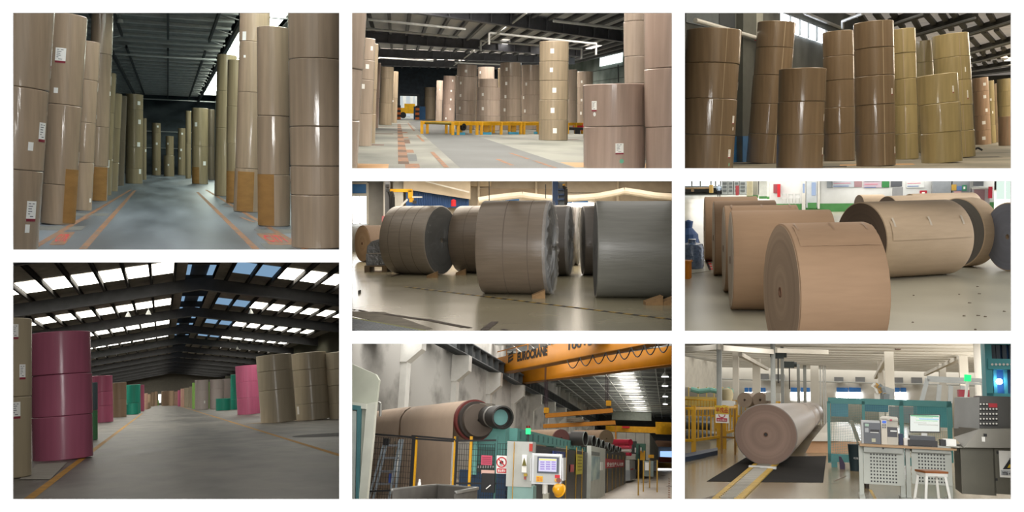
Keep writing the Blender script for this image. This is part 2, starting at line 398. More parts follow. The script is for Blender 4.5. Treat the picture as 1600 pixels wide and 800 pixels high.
# ================================================================ BAY 1: dark aisle between tall kraft stacks
R = R1 = Room(RECTS[0], (517, 486), 2.0, (10, 10), 2.051, roll=0.012, pad=(420, 700, 10, 10), far=125, sc=.85)
R.shell(mat('dark_shell', '2a2c2e', 0.9))
k1 = mat('kraft_film_warm', 'a8937c', **KR); k1b = mat('kraft_film_olive', '9e8e70', **KR); k1d = mat('kraft_film_dim', '6e6252', **KR)  # darkest film has the shade of the shadowed stacks put into its colour
fl1 = plane_floor(R, mat('floor_blue_grey', '707982', 0.42, var=0.5, scale=(0.9, 0.12, 1), bump=0.15, bscale=(2, 2, 2), rvar=0.12, col2='434b52', detail=7), y1=124)
G1 = 'kraft rolls stacked along the dark aisle'
S = lambda *a, **k: stack(R1, *a, **k)
S((-85, 98), 785, -60, (522, 257), 'stack with three big labels by the blue aisle', k1, G1, t=(-40, 162), labels=[(118, 160, 27, 55), (100, 210, 14, 22), (87, 397, 32, 55), (68, 445, 15, 24), (75, 652, 32, 58), (65, 708, 14, 24)])
S((105, 222), 700, 22, (572, 315), 'stack with one narrow sleeve by the blue aisle', k1, G1, t=(152, 258), labels=[(172, 158, 30, 42), (152, 270, 13, 15), (222, 485, 12, 40)], sleeve=[(184, 221, 520, 692)])
S((205, 274), 655, 110, (500, 372, 235), 'low stack behind the narrow-sleeved stack', k1, G1, t=(232, 300), labels=[(291, 258, 10, 24), (282, 352, 8, 12), (275, 518, 9, 30), (267, 620, 7, 12)])
S((255, 322), 624, -20, (512, 385, 150), 'tall stack with scuffed sleeve by the blue aisle', k1, G1, t=(272, 345), labels=[(335, 92, 12, 26), (333, 128, 8, 12), (321, 237, 14, 26), (316, 278, 8, 12)], sleeve=[(277, 319, 515, 622)])
S((292, 337), 606, 212, (490, 340), 'slim stack before the far bend of the aisle', k1b, G1, t=(308, 352), labels=[(325, 495, 8, 22)])
S((315, 357), 593, 278, (500, 390), 'second slim stack before the far bend', k1b, G1, t=(330, 371))
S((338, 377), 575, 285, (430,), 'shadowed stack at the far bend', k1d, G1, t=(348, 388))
S((381, 437), 568, 280, (520, 450, 330), 'stack with a bright film glint before the dark wall', k1b, G1, t=(382, 438), labels=[(423, 310, 9, 11), (425, 370, 9, 13), (423, 448, 9, 13), (428, 527, 8, 14)])
S((432, 449), 556, 358, (450,), 'thin far stack half hidden by the glinting stack', k1b, G1, labels=[(446, 462, 5, 8)])
S((466, 495), 541, 373, (495, 405), 'far stack standing alone before the dark wall', k1b, G1, labels=[(485, 385, 5, 6), (482, 440, 5, 7), (480, 522, 5, 7)], n=28)
S((510, 536), 541, 415, (475,), 'far stack behind the lowest roll', k1b, G1, labels=[(517, 440, 4, 6)], n=28)
S((504, 538), 545, 478, (), 'lowest roll before the dark wall', k1b, G1, labels=[(519, 508, 4, 6)], n=28)
S((549, 577), 541, 390, (450,), 'far stack with three labels near the corner', k1b, G1, labels=[(563, 408, 5, 6), (560, 460, 5, 7), (556, 487, 5, 6)], n=28)
S((574, 592), 552, 335, (440,), 'slim far stack beside the corner sleeve stack', k1b, G1, n=28)
S((594, 647), 570, 325, (448,), 'far stack with a brown sleeve at the corner', k1b, G1, labels=[(607, 378, 8, 12), (635, 503, 9, 12)], sleeve=[(596, 618, 515, 568)])
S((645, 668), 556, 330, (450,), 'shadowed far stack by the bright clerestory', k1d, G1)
S((668, 728), 608, 153, (390, 270), 'right-hand stack below the bright clerestory', k1b, G1, t=(672, 740))
S((704, 762), 630, 170, (440, 320), 'stack with the smallest sleeve below the clerestory', k1b, G1, t=(708, 768), sleeve=[(705, 738, 528, 630)])
S((738, 812), 660, -40, (520, 275, 112), 'tallest stack with a labelled top beside the aisle', k1, G1, t=(740, 858), labels=[(755, 97, 14, 26), (757, 160, 8, 8)], sleeve=[(739, 792, 530, 657)])
S((805, 912), 706, 62, (540, 350), 'stack with the biggest stained sleeve', k1, G1, t=(805, 905), sleeve=[(806, 858, 538, 702)])
S((910, 1100), 778, -40, (606, 512, 384, 165), 'widest stack at the aisle mouth', k1, G1, t=(904, 1085), labels=[(913, 197, 12, 45), (914, 533, 10, 46)])
# roof
roof1 = mat('roof_sheet_dark', 'a2a29e', 0.7, var=0.3); purl = mat('purlin_grey', 'd6d7d3', 0.6)
H1 = 9.6
ce = R.put(MB().box((-22, 20, H1), (3.5, 120, H1+.05)).box((6.2, 20, H1), (30, 120, H1+.05)), 'ceiling', roof1, kind='structure')
for i in range(32):
    R.put(MB().box((-22, 26+i*2.9, H1-.16), (3.5, 26.35+i*2.9, H1-.002)), 'purlin', purl, parent=ce)
for x in (-2.45, 0.1, 2.45):
    for a, b in ((24, 59), (65, 118)):
        R.put(MB().beam((x, a, 9.2), (x, b, 9.2), .12, .2), 'roof_beam', dark_steel, parent=ce)
for x, y, z in ((-3.3, 0, 8), (3.45, 0, 8.0)):
    R.put(MB().beam((x, 24, 8.75), (x, 118, 8.75), .2, .25), 'edge_girder', dark_steel, parent=ce)
    for i in range(14):
        y0 = 30+i*5.6
        R.put(MB().beam((x, y0, 8.8), (x-1.1*math.copysign(1, x), y0+2.8, 9.5), .05, .05), 'brace', purl, parent=ce)
for yy, z in ((66, 8.8), (114, 8.8)):
    R.put(MB().cyl((-14, yy, z), (9, yy, z), .07), 'sprinkler_pipe', white_pipe, o=(0, yy, z), label='white sprinkler pipe crossing under the dark roof '+('before the far wall' if yy > 90 else 'over the aisle'), cat='pipe')
R.put(MB().lathe([(.001, 0), (.16, 0), (.12, .16), (.03, .2), (.03, .45)], (-2.15, 50, 8.7), n=12), 'ceiling_lamp', white_paint, label='small white lamp hanging under the dark aisle roof', cat='lamp')
for i in range(13):
    glow(R, [(3.75, 22+i*7, H1-.02), (5.9, 22+i*7, H1-.02), (5.9, 28.6+i*7, H1-.02), (3.75, 28.6+i*7, H1-.02)], 'window_%d' % (i+1), emis('skylight_1', 'f4fff0', 14.0))
    R.put(MB().box((3.6, 28.6+i*7, H1-.1), (6.2, 29+i*7, H1)), 'skylight_bar', purl, parent=ce)
for x0 in (-6.5, -1.6, 1.4):   # unseen rooflights added in front, above the view, to light the near stacks
    for y0 in (13, 22, 31):
        glow(R, [(x0, y0, H1-.2), (x0+1.6, y0, H1-.2), (x0+1.6, y0+7, H1-.2), (x0, y0+7, H1-.2)], 'window_20', emis('skylight_1b', 'f6f6f2', 7.0))
wf = R.put(MB().box((-24, 119, -.05), (30, 119.4, 10)), 'wall_far', mat('wall_dark_concrete', '5c666c', 0.85, var=0.45, scale=(.3, .3, .5), col2='363c40'), kind='structure')
R.put(MB().box((5.6, 118.5, 3.8), (7.6, 118.9, 9.5)), 'wall_pier', mat('wall_light_concrete', '9aa39a', 0.8), parent=wf)
for z in (3.2, 5.2): R.put(MB().cyl((-6, 118.6, z), (4, 118.6, z), .05, 8), 'wall_pipe', white_pipe, parent=wf)
# painted lines
for (a, b) in (((80, 778), (398, 588)), ((245, 778), (412, 590)), ((958, 778), (640, 588)), ((800, 778), (612, 595))):
    p, q = R.fl(*a), R.fl(*b); strip(R, [p, q], 0.16, orange_paint, 'painted_line', fl1)
for i, (X0, X1, Y0, Y1) in enumerate(((137, 220, 724, 765), (230, 270, 676, 692), (288, 322, 640, 648), (800, 925, 728, 765), (745, 800, 676, 692), (700, 740, 640, 648))):
    a, b, c, d = R.fl(X0, Y1), R.fl(X1-35, Y1), R.fl(X1, Y0), R.fl(X0+35, Y0)
    if i > 2: a, b, c, d = R.fl(X0+45, Y1), R.fl(X1, Y1), R.fl(X1-45, Y0), R.fl(X0, Y0)
    R.put(MB().quad(*[p+Vector((0, 0, .006)) for p in (a, b, c, d)]), 'bay_mark', orange_paint, parent=fl1)
    if i in (0, 3):
        o_ = a+(b-a)*.12+(d-a)*.2+Vector((0, 0, .009)); R.put(MB().text('C178' if i == 0 else 'C171', o_, b-a, d-a, (d-a).length*.6, fit=(b-a).length*.8, bold=.02), 'bay_lettering', red, parent=fl1)
for (X, Y, s_) in ((150, 712, 1), (250, 668, 2), (890, 722, 3), (930, 770, 4)):
    p = R.fl(X, Y); R.put(MB().box((p.x-.75, p.y-.6, .001), (p.x+.75, p.y+.9, .0035)), 'floor_sheet', mat('grey_sheet', '6a6a66', .8), label='thin grey sheet laid under the '+['sleeve-marked', 'low', 'stained-sleeve', 'widest'][s_-1]+' stack by the aisle', cat='sheet')

# ================================================================ BAY 2: kraft warehouse with the yellow conveyor
R = R2 = Room(RECTS[1], (243, 490), 1.4, (540, 10), 3.077, roll=0.0, pad=(10, 700, 10, 10), far=170, sc=.8)
R.shell(mat('grey_shell', '55585a', 0.9))
fl2 = plane_floor(R, mat('floor_concrete_pale', '86887f', 0.7, scale=(.35, .2, 1), detail=9, col2='4f5350', lo=.3, hi=.6, bump=.1, bscale=(3, 3, 3)), y1=169)
G2 = 'kraft rolls around the yellow conveyor'
k2 = mat('kraft_film_pinkish', 'b2a294', **KR); k2b = mat('kraft_film_tan', 'a89880', **KR); k2c = mat('kraft_film_brown', 'ac9c8c', **KR); k2p = mat('kraft_film_rose', 'b09a8d', **KR)
S = lambda *a, **k: stack(R2, *a, **k)
S((-190, 57), 800, -60, (542, 290), 'stack at the mouth of the conveyor hall, left wall', k2, G2, t=(-150, 102))
S((0, 123), 612, 148, (515, 350, 255), 'stack with three labels by the orange edge line', k2c, G2, t=(15, 147), labels=[(115, 200, 14, 19), (100, 288, 17, 21), (83, 384, 16, 22)], d=34)
S((60, 141), 600, 175, (515, 400), 'stack just behind the three-label stack', k2b, G2, t=(75, 160), d=36.5)
S((92, 158), 585, 268, (440,), 'rose stack behind the orange edge line', k2p, G2, t=(105, 170))
S((160, 221), 570, 290, (465, 345), 'tan stack beside the far doorway lane', k2b, G2, t=(168, 232), labels=[(226, 380, 4, 12)])
S((203, 248), 560, 312, (440,), 'slim stack next to the doorway lane', k2b, G2, t=(212, 253), labels=[(228, 455, 5, 8)])
S((380, 432), 545, 388, (435, 404), 'far low stack beside the dark wall', k2b, G2)
S((433, 462), 553, 356, (450,), 'slim far stack beside the low one', k2, G2, t=(436, 470), labels=[(452, 400, 4, 6)])
S((463, 525), 560, 333, (470, 400), 'stack with five labels before the conveyor end', k2p, G2, t=(472, 530), labels=[(513, 357, 7, 9), (508, 402, 8, 9), (506, 447, 8, 9), (503, 494, 7, 9), (482, 538, 7, 9)])
S((528, 541), 570, 330, (450,), 'sliver of a stack between the conveyor stacks', k2c, G2)
S((523, 625), 592, 278, (520, 452, 337), 'first full stack behind the yellow conveyor', k2, G2, t=(540, 628), labels=[(578, 311, 11, 13), (552, 369, 9, 12), (551, 429, 10, 14), (549, 490, 10, 14)])
S((620, 634), 585, 335, (450,), 'narrow stack in the gap behind the conveyor', k2c, G2)
S((636, 716), 580, 290, (455, 350), 'stack behind the stepped stack at the conveyor', k2, G2, labels=[(650, 317, 9, 12)])
S((632, 743), 598, 388, (527, 450), 'stepped stack behind the conveyor, wide lower rolls', k2, G2, labels=[(660, 423, 11, 14), (660, 491, 12, 15)])
o_, r_, d_ = S((643, 732), 598, 347, (388,), 'x', k2, G2)
for o__ in [x for x in COL.objects if x.get('label', '').endswith(' x')]:
    if 'bottom' in o__['label']:
        ALL[:] = [q for q in ALL if q[0] != o__]; bpy.data.objects.remove(o__)
    else: o__['label'] = 'kraft paper roll, narrower and topmost on the stepped stack behind the conveyor'
S((732, 750), 585, 296, (450,), 'slim stack between stepped and dark-joint stacks', k2b, G2)
S((744, 845), 594, 268, (530, 445, 335), 'stack with a dark joint behind the conveyor', k2c, G2, labels=[(776, 302, 11, 16), (773, 370, 11, 15), (769, 433, 11, 15), (766, 497, 11, 15)])
S((845, 935), 592, 280, (520, 425, 355), 'stack behind the conveyor beside the lone tower', k2c, G2, labels=[(869, 373, 9, 14), (858, 438, 9, 14), (863, 502, 10, 15)])
S((927, 1070), 645, 165, (546, 449, 355, 262), 'tallest lone tower in front of the conveyor', k2b, G2, t=(933, 1073), labels=[(993, 214, 17, 22), (990, 305, 15, 20), (1003, 403, 18, 22), (996, 500, 18, 24), (1006, 598, 19, 24)], n=56)
S((1068, 1113), 592, 303, (450,), 'dim stack right of the lone tower', k2c, G2)
S((1113, 1190), 590, 312, (470, 390), 'stack with a film glint by the concrete wall', k2c, G2, labels=[(1137, 362, 8, 12), (1135, 450, 9, 12), (1132, 513, 10, 14)])
S((1190, 1240), 575, 345, (450,), 'distant stack by the concrete wall', k2c, G2)
S((1142, 1442), 786, 370, (577,), 'squat pair beside the pale cardboard edge', k2p, G2, t=(1142, 1441), labels=[(1200, 476, 31, 48), (1317, 686, 39, 52)], dots=[(1201, 515, 16, 20), (1327, 746, 21, 21)], n=72)
S((1343, 1465), 735, -60, (600, 505, 370, 238, 68), 'tower behind the squat pair', k2, G2, t=(1338, 1455))
S((1440, 1740), 800, -70, (578, 292), 'widest tower at the mouth of the conveyor hall', k2p, G2, t=(1437, 1730), n=72)
for X, Y, nm in ((150, 612, 'three-label'), (175, 578, 'slim'), (70, 665, 'nearest'), (1040, 640, 'lone tower')):
    p = R.fl(X, Y); R.put(MB().box((p.x-.9, p.y-.5, .001), (p.x+.9, p.y+.8, .0035)), 'floor_sheet', mat('brown_sheet', '6e5f56', .8), label='brown sheet on the floor under the '+nm+' stack of the conveyor hall', cat='sheet')
for (X, Y, nm, sx) in ((1165, 768, 'squat pair', 2.2), (40, 776, 'mouth stack', .8)):
    p = R.fl(X, Y); R.put(MB().box((p.x-.45, p.y-.5, .001), (p.x+sx, p.y+1.6, .0035)), 'cardboard_sheet', sheet_pl, label='pale cardboard sheet peeking from under the '+nm, cat='sheet')
# building
rf2 = mat('roof_sheet_grey', 'c6c4be', 0.6, var=0.25, scale=(1, .2, 1), emit=.05); pl2 = mat('purlin_dark', '66676a', 0.6); bm2 = mat('girder_dark', '70727a', 0.6, var=.2)  # faint glow put into the roof sheet's material to brighten it
H2 = 6.8
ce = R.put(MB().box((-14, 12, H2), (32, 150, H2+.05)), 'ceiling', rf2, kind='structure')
for i in range(38):
    R.put(MB().box((-12+i*1.15, 20, H2-.22), (-11.8+i*1.15, 121, H2-.002)), 'purlin', pl2, parent=ce)
gz = 6.0
for (a, b) in (((330, 30), (1420, 182)), ((60, 165), (1140, 242)), ((120, 240), (1100, 277)), ((140, 283), (960, 302))):
    p, q = R.fl(a[0], a[1], gz), R.fl(b[0], b[1], gz)
    gd = R.put(MB().beam(p+Vector((0, 0, .35)), q+Vector((0, 0, .35)), .12, .7).beam(p, q, .5, .06).beam(p+Vector((0, 0, .7)), q+Vector((0, 0, .7)), .5, .06), 'roof_girder', bm2, parent=ce)
    hz = (R.h, 0); up_ = Vector((0, 1, 0))
    glow(R, [p+Vector((0, .8, .76)), q+Vector((0, .8, .76)), q+Vector((0, 4.6, .76)), p+Vector((0, 4.6, .76))], 'window_30', emis('skylight_2b', 'fff4e8', 17.0))  # hidden rooflight strip added behind each girder to light the middle stacks
    d = (q-p); nn = max(4, int(d.length/1.6))
    for i in range(nn):
        c = p+d*((i+.5)/nn); R.put(MB().box((c.x-.03, c.y-.27, gz), (c.x+.03, c.y+.2, gz+.7)), 'web_stiffener', bm2, parent=gd)
def pipe2(pts, r, lab, z=6.2):
    P = [R2.fl(X, Y, z) for X, Y in pts]
    return P
for pts, lab in ((((105, 62), (575, 110)), 'upper white pipe under the grey roof near the mouth'), (((100, 107), (540, 148)), 'lower white pipe under the grey roof near the mouth'),
                 (((690, 127), (1205, 180)), 'long white pipe under the roof over the lone tower'), (((650, 165), (1135, 205)), 'white pipe running just behind the long one'), (((160, 246), (420, 262)), 'far white pipe below the roof girders'),
                 (((525, 270), (745, 280)), 'white pipe behind the tops of the conveyor stacks'), (((1000, 70), (1340, 108)), 'pipe clipped along the nearest roof girder'), (((870, 30), (500, 300)), 'thin pipe running lengthwise along the roof')):
    z = 6.15; P = [R.fl(X, Y, z) for X, Y in pts]; mb = MB().cyl(P[0], P[1], .075 if 'thin' not in lab else .06, 10)
    if 'long white' in lab or 'just behind' in lab: mb.cyl(P[1], P[1]-Vector((0, 0, .75)), .075, 10).cyl(P[0], P[0]-Vector((0, 0, .7)), .075, 10)
    R.put(mb, 'sprinkler_pipe', white_pipe, o=P[0], label=lab, cat='pipe')
wr = R.put(MB().box((20, 40, -.05), (20.3, 121, 7)), 'wall_right', mat('wall_block_grey', '8f9a94', 0.85, var=.35, scale=(.4, .4, .6), bump=.2, col2='6d7873', detail=6), kind='structure')
for z in (3.2, 4.5, 5.5): R.put(MB().box((19.97, 45, z), (20.01, 121, z+.05)), 'block_joint', mat('joint_dark', '5c6663', .9), parent=wr)
R.put(MB().cyl(R.lat(1068, 266, 19.7), R.lat(1400, 166, 19.7), .13, 10), 'wall_pipe', white_pipe, label='thick white pipe climbing along the grey block wall', cat='pipe')
R.put(MB().cyl(R.lat(1310, 280, 19.8), R.lat(1312, 365, 19.8), .05, 8), 'conduit', dark_steel, label='dark conduit running down the grey block wall', cat='conduit')
a_, b_ = R.lat(1225, 188, 19.95), R.lat(1335, 160, 19.95)
glow(R, [(19.95, a_.y, 5.9), (19.95, b_.y, 5.9), (19.95, b_.y, 6.7), (19.95, a_.y, 6.7)], 'window_1', emis('window_2', 'eef6f4', 4.0))
for i in range(8):   # unseen rooflights added further forward to brighten the hall
    x0 = -3+i*3.2; glow(R, [(x0, 15, H2-.25), (x0+1.6, 15, H2-.25), (x0+1.6, 45, H2-.25), (x0, 45, H2-.25)], 'window_%d' % (i+2), emis('skylight_2c', 'fff6ea', 9.0))
for i in range(5):
    x0 = 1+i*3.6; glow(R, [(x0, 70, H2-.25), (x0+.5, 70, H2-.25), (x0+.5, 74, H2-.25), (x0, 74, H2-.25)], 'window_%d' % (i+12), emis('skylight_2', 'fff6ea', 5.0))
wb = mat('wall_blue_black', '3a444e', .85, var=.3)
dA, dB = R.at(262, 540, 121), R.at(344, 432, 121)
bw = R.put(MB().box((-14, 121, -.05), (dA.x, 121.3, H2)).box((dB.x, 121, -.05), (20.3, 121.3, H2)).box((dA.x, 121, dB.z), (dB.x, 121.3, H2)), 'wall_far', wb, kind='structure')
R.put(MB().box((dA.x-.3, 120.8, 0), (dA.x, 121.4, dB.z+.3)).box((dB.x, 120.8, 0), (dB.x+.3, 121.4, dB.z+.3)).box((dA.x-.3, 120.8, dB.z), (dB.x+.3, 121.4, dB.z+.3)), 'door_frame', mat('door_frame_dark', '4a4f54', .7), parent=bw)
p = R.at(360, 525, 120.7); R.put(MB().box((p.x-.9, 120.6, 0), (p.x+.9, 120.95, 1.7)), 'painted_board', mat('panel_blue', '2c6090', .6), parent=bw)
for X, nm in ((256, 'left'), (345, 'right')):
    p = R.at(X, 525, 119.5); e = R.empty('striped_bollard', (p.x, 119.5, 0), 'black and orange striped bollard at the far doorway, '+('near the kraft row' if X < 300 else 'near the blue panel'), 'bollard')
    for i in range(6): R.put(MB().box((p.x-.25, 119.3, i*.3), (p.x+.25, 119.7, i*.3+.3)), 'stripe_band', black if i % 2 else mat('orange', 'c86a28', .6), parent=e)
fy = 140
glow(R, [(-14, 160, 0), (14, 160, 0), (14, 160, 6.5), (-14, 160, 6.5)], 'window_20', emis('beyond_2', 'dfe8ea', .75))  # glowing backdrop standing in for the bright space beyond the doorway
glow(R, [(-8, 124, 6.4), (8, 124, 6.4), (8, 156, 6.4), (-8, 156, 6.4)], 'window_21', emis('beyond_roof_2', 'f4f6f4', 3.5))  # glowing panel added overhead, out of sight, to light the things beyond the doorway
e = R.empty('steel_gantry', (0, fy, 0), 'white steel gantry seen through the far doorway', 'gantry')
for X in (283, 318, 340): 
    p = R.at(X, 500, fy); R.put(MB().box((p.x-.25, fy-.2, 0), (p.x+.25, fy+.2, 6)), 'gantry_post', white_paint, parent=e)
for z in (3.4, 4.4, 5.2): 
    R.put(MB().box((-3, fy-.2, z), (9, fy+.2, z+.2)), 'gantry_beam', white_paint, parent=e)
p = R.at(313, 512, 132); e = R.empty('yellow_cart', (p.x, 132, 0), 'yellow factory cart parked beyond the far doorway', 'cart')
R.put(MB().box((p.x-1.5, 131.4, .7), (p.x+1.5, 133, 1.5)).box((p.x-.9, 131.4, 1.5), (p.x+.6, 132.6, 2.1)), 'cart_body', yellow, parent=e)
for s_ in (-1, 1): R.put(MB().cyl((p.x+s_*1.1, 131.3, .45), (p.x+s_*1.1, 131.6, .45), .45, 16), 'wheel', black, parent=e)
p = R.at(300, 520, 131); R.put(MB().box((p.x-3, 126, .01), (p.x+3, 127, .06)), 'threshold', white_pipe, label='pale ramp strip beyond the far doorway', cat='ramp')
# yellow conveyor
yl = R.fl(520, 617).y; pA = R.fl(515, 619); pB = R.fl(1142, 612)
e = R.empty('roll_conveyor', pA, 'yellow steel roll conveyor with blue feet behind the lone tower', 'conveyor')
dcv = (pB-pA).normalized(); sd = Vector((-dcv.y, dcv.x, 0)); Lc = (pB-pA).length; TW = 2.4; zt = R.onl(530, 556, pA, pB).z
R.put(MB().beam(pA+Vector((0, 0, zt-.09)), pB+Vector((0, 0, zt-.09)), .14, .18), 'side_rail', yellow, parent=e)
R.put(MB().beam(pA+sd*TW+Vector((0, 0, zt-.09)), pB+sd*TW+Vector((0, 0, zt-.09)), .14, .18), 'side_rail', yellow, parent=e)
for fx in [0.0, .035, .16, .19, .33, .475, .50, .62, .72, .86, .93, .99]:
    for s_ in (0, TW):
        c = pA+dcv*(Lc*fx)+sd*s_; R.put(MB().beam(c, c+Vector((0, 0, zt)), .16, .16), 'leg', yellow, parent=e)
for i in range(34):
    c = pA+dcv*(Lc*(i+.5)/34)+Vector((0, 0, zt-.1)); R.put(MB().cyl(c+sd*.1, c+sd*(TW-.1), .07, 10), 'roller', mat('roller_olive', '8a7a3a', .5), parent=e)
for fx in (.07, .25, .45, .65):
    c = pA+dcv*(Lc*fx)+sd*.3; R.put(MB().box((c.x-.3, c.y-.2, 0), (c.x+.3, c.y+.2, .14)), 'foot_block', mat('foot_blue', '3f9fc4', .5), parent=e)
    R.put(MB().beam(c+Vector((0, 0, .14)), c+Vector((0, 0, zt-.15)), .3, .3), 'jack', mat('jack_yellow', 'b88614', .5), parent=e)
c = pA+dcv*(Lc*.066)-sd*.02+Vector((0, 0, zt*.62)); R.put(MB().lathe([(.05, -.06), (.2, -.06), (.2, .06), (.05, .06)], c, sd, 20, close=True), 'drive_wheel', black, parent=e)
c = R.onl(1125, 578, pA, pB); R.put(MB().box((c.x-.3, c.y+.1, c.z-.25), (c.x+.5, c.y+.7, c.z+.2)), 'drive_motor', red, parent=e)
p = R.fl(1105, 612); R.put(MB().box((p.x-1.2, p.y-.9, .25), (p.x+1.2, p.y-.4, .42)).box((p.x-.15, p.y-.8, 0), (p.x+.15, p.y-.5, .3)), 'floor_rail', black, label='low black rail on a short leg before the conveyor', cat='rail')
# lines
R.put(MB().quad(*[R.fl(*q)+Vector((0, 0, .003)) for q in ((300, 552), (400, 548), (1130, 786), (560, 786))]), 'worn_lane', mat('lane_dark', '565b5b', .6, var=.3, scale=(.4, .3, 1), detail=6), parent=fl2)
def seg2(a, b, wd, m=orange_paint, nm='painted_line'): strip(R2, [R2.fl(*a), R2.fl(*b)], wd, m, nm, fl2, z=.007)
dk = mat('dark_tape', '5a4638', .8)
for i in range(13):
    Ya = 565+i*i*1.26+i*1.0; Yb = 565+(i+.6)**2*1.26+(i+.6); Yc = 565+(i+1)**2*1.26+i+1
    Xf = lambda Y: 256+(Y-560)*.118
    if Yc < 790: seg2((Xf(Ya), Ya), (Xf(Yb), Yb), .28); seg2((Xf(Yb), Yb), (Xf(Yc), Yc), .28, dk, 'dark_dash')
for X0, X1, Y0, Y1, m in ((275, 300, 604, 610, orange_paint), (273, 305, 628, 634, orange_paint), (275, 312, 640, 660, dk), (283, 330, 690, 705, orange_paint), (295, 345, 712, 745, mat('grey_patch', '636868', .8)), (290, 360, 757, 790, orange_paint)):
    R.put(MB().quad(*[R.fl(*q)+Vector((0, 0, .006)) for q in ((X0, Y1), (X1, Y1), (X1-6, Y0), (X0-6, Y0))]), 'bay_mark', m, parent=fl2)
for a, b in (((485, 775), (415, 700)), ((375, 650), (345, 620)), ((330, 600), (300, 562)), ((1010, 778), (905, 742)), ((880, 735), (790, 705)), ((800, 765), (730, 735))): seg2(a, b, .13)
# ================================================================ BAY 3: tight group of kraft towers under high windows
R = R3 = Room(RECTS[2], (803, 600), 1.1, (1060, 10), 3.019, roll=-0.02, pad=(10, 700, 420, 10), far=135, sc=.8)
R.shell(mat('olive_shell', '4a4840', 0.9))
fl3 = plane_floor(R, mat('floor_olive', '8f8a7c', 0.7, scale=(.5, .4, 1), detail=7, col2='66645a', bump=.12, bscale=(4, 4, 4)), y1=134)
G3 = 'kraft rolls in towers below the high windows'
k3 = mat('kraft_film_deep', '7d6a53', **KR); k3g = mat('kraft_film_gold', 'a29369', **KR); k3p = mat('kraft_film_clay', 'b3957a', **KR)
S = lambda *a, **k: stack(R3, *a, **k)
S((0, 256), 790, 98, (605, 433, 263), 'tower with green dots beside the blue wall paint', k3, G3, t=(35, 300), labels=[(260, 370, 19, 38), (247, 530, 18, 38), (237, 690, 18, 40)], dots=[(262, 405, 8, 14), (247, 571, 9, 18), (237, 740, 8, 16)], edges=[(205, 3)], n=64)
S((322, 492), 742, 66, (602, 458, 322, 190), 'tower with a bluish sheen under the window strip', k3, G3, t=(370, 558), edges=[(470, 4)], labels=[(547, 155, 8, 22), (545, 273, 9, 18)])
S((457, 686), 768, 288, (603, 447), 'lower tower before the bluish-sheen tower', k3, G3, t=(478, 694), labels=[(684, 525, 10, 34), (678, 683, 10, 36)], n=56)
S((550, 668), 690, 150, (560, 420, 262), 'tower half hidden below the window strip', k3, G3, t=(560, 682))
S((690, 832), 730, 112, (600, 475, 346, 232), 'dark tower behind the central tower', k3, G3, t=(677, 832))
S((833, 1032), 755, 66, (602, 462, 325, 193), 'central tower on tan cardboard', k3, G3, t=(830, 1010), labels=[(1018, 404, 9, 28), (1024, 683, 9, 34)], edges=[(972, 4)], n=64)
S((1020, 1137), 722, 102, (600, 464, 340, 218), 'golden tower right of the central tower', k3g, G3, t=(1008, 1117), edges=[(1068, 3)])
S((1115, 1215), 690, 160, (560, 400, 263), 'golden tower hidden at the back', k3g, G3, t=(1110, 1198), edges=[(1165, 3)])
S((1225, 1406), 716, 126, (590, 468, 350, 238), 'golden tower at the edge of the open floor', k3g, G3, t=(1198, 1368), labels=[(1378, 420, 6, 36), (1369, 300, 5, 20)], edges=[(1345, 3)], n=56)
S((1143, 1345), 740, 318, (595, 457), 'golden low tower with an offset top', k3g, G3, t=(1122, 1314), labels=[(1312, 395, 8, 30)], n=56, jit=.04)
S((1403, 1476), 653, 335, (585, 515, 400), 'pale far tower beyond the open floor', k3p, G3, t=(1380, 1463), labels=[(1447, 368, 12, 12), (1447, 427, 12, 13), (1457, 491, 10, 14), (1441, 549, 13, 14), (1441, 622, 13, 14)])
S((1455, 1498), 646, 350, (560, 450), 'dim far tower behind the pale one', k3g, G3, t=(1440, 1490), labels=[(1473, 440, 6, 10), (1486, 500, 5, 10)])
S((1480, 1508), 642, 365, (550, 450), 'dark far tower in the gap', k3, G3, t=(1466, 1504))
S((1512, 1600), 640, 340, (560, 470, 400), 'far tower behind the half-height roll', k3g, G3, t=(1500, 1590))
S((1510, 1592), 657, 518, (), 'half-height far roll at the tower edge', k3p, G3, t=(1507, 1590), edges=[(1553, 3)])
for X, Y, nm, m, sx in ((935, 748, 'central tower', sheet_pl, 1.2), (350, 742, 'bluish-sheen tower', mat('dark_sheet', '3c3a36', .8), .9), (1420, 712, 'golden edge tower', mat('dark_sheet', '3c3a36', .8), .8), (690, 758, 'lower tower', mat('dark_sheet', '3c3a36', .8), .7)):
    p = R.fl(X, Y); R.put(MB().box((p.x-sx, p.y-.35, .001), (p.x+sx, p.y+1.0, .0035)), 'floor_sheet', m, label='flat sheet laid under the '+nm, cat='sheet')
p = R.fl(1412, 690); R.put(MB().path([p+Vector((-.25, 0, .1)), p+Vector((0, 0, .25)), p+Vector((.2, 0, .12))], .05, 8), 'film_scrap', black, label='dark curled scrap of film beside the golden edge tower', cat='scrap')
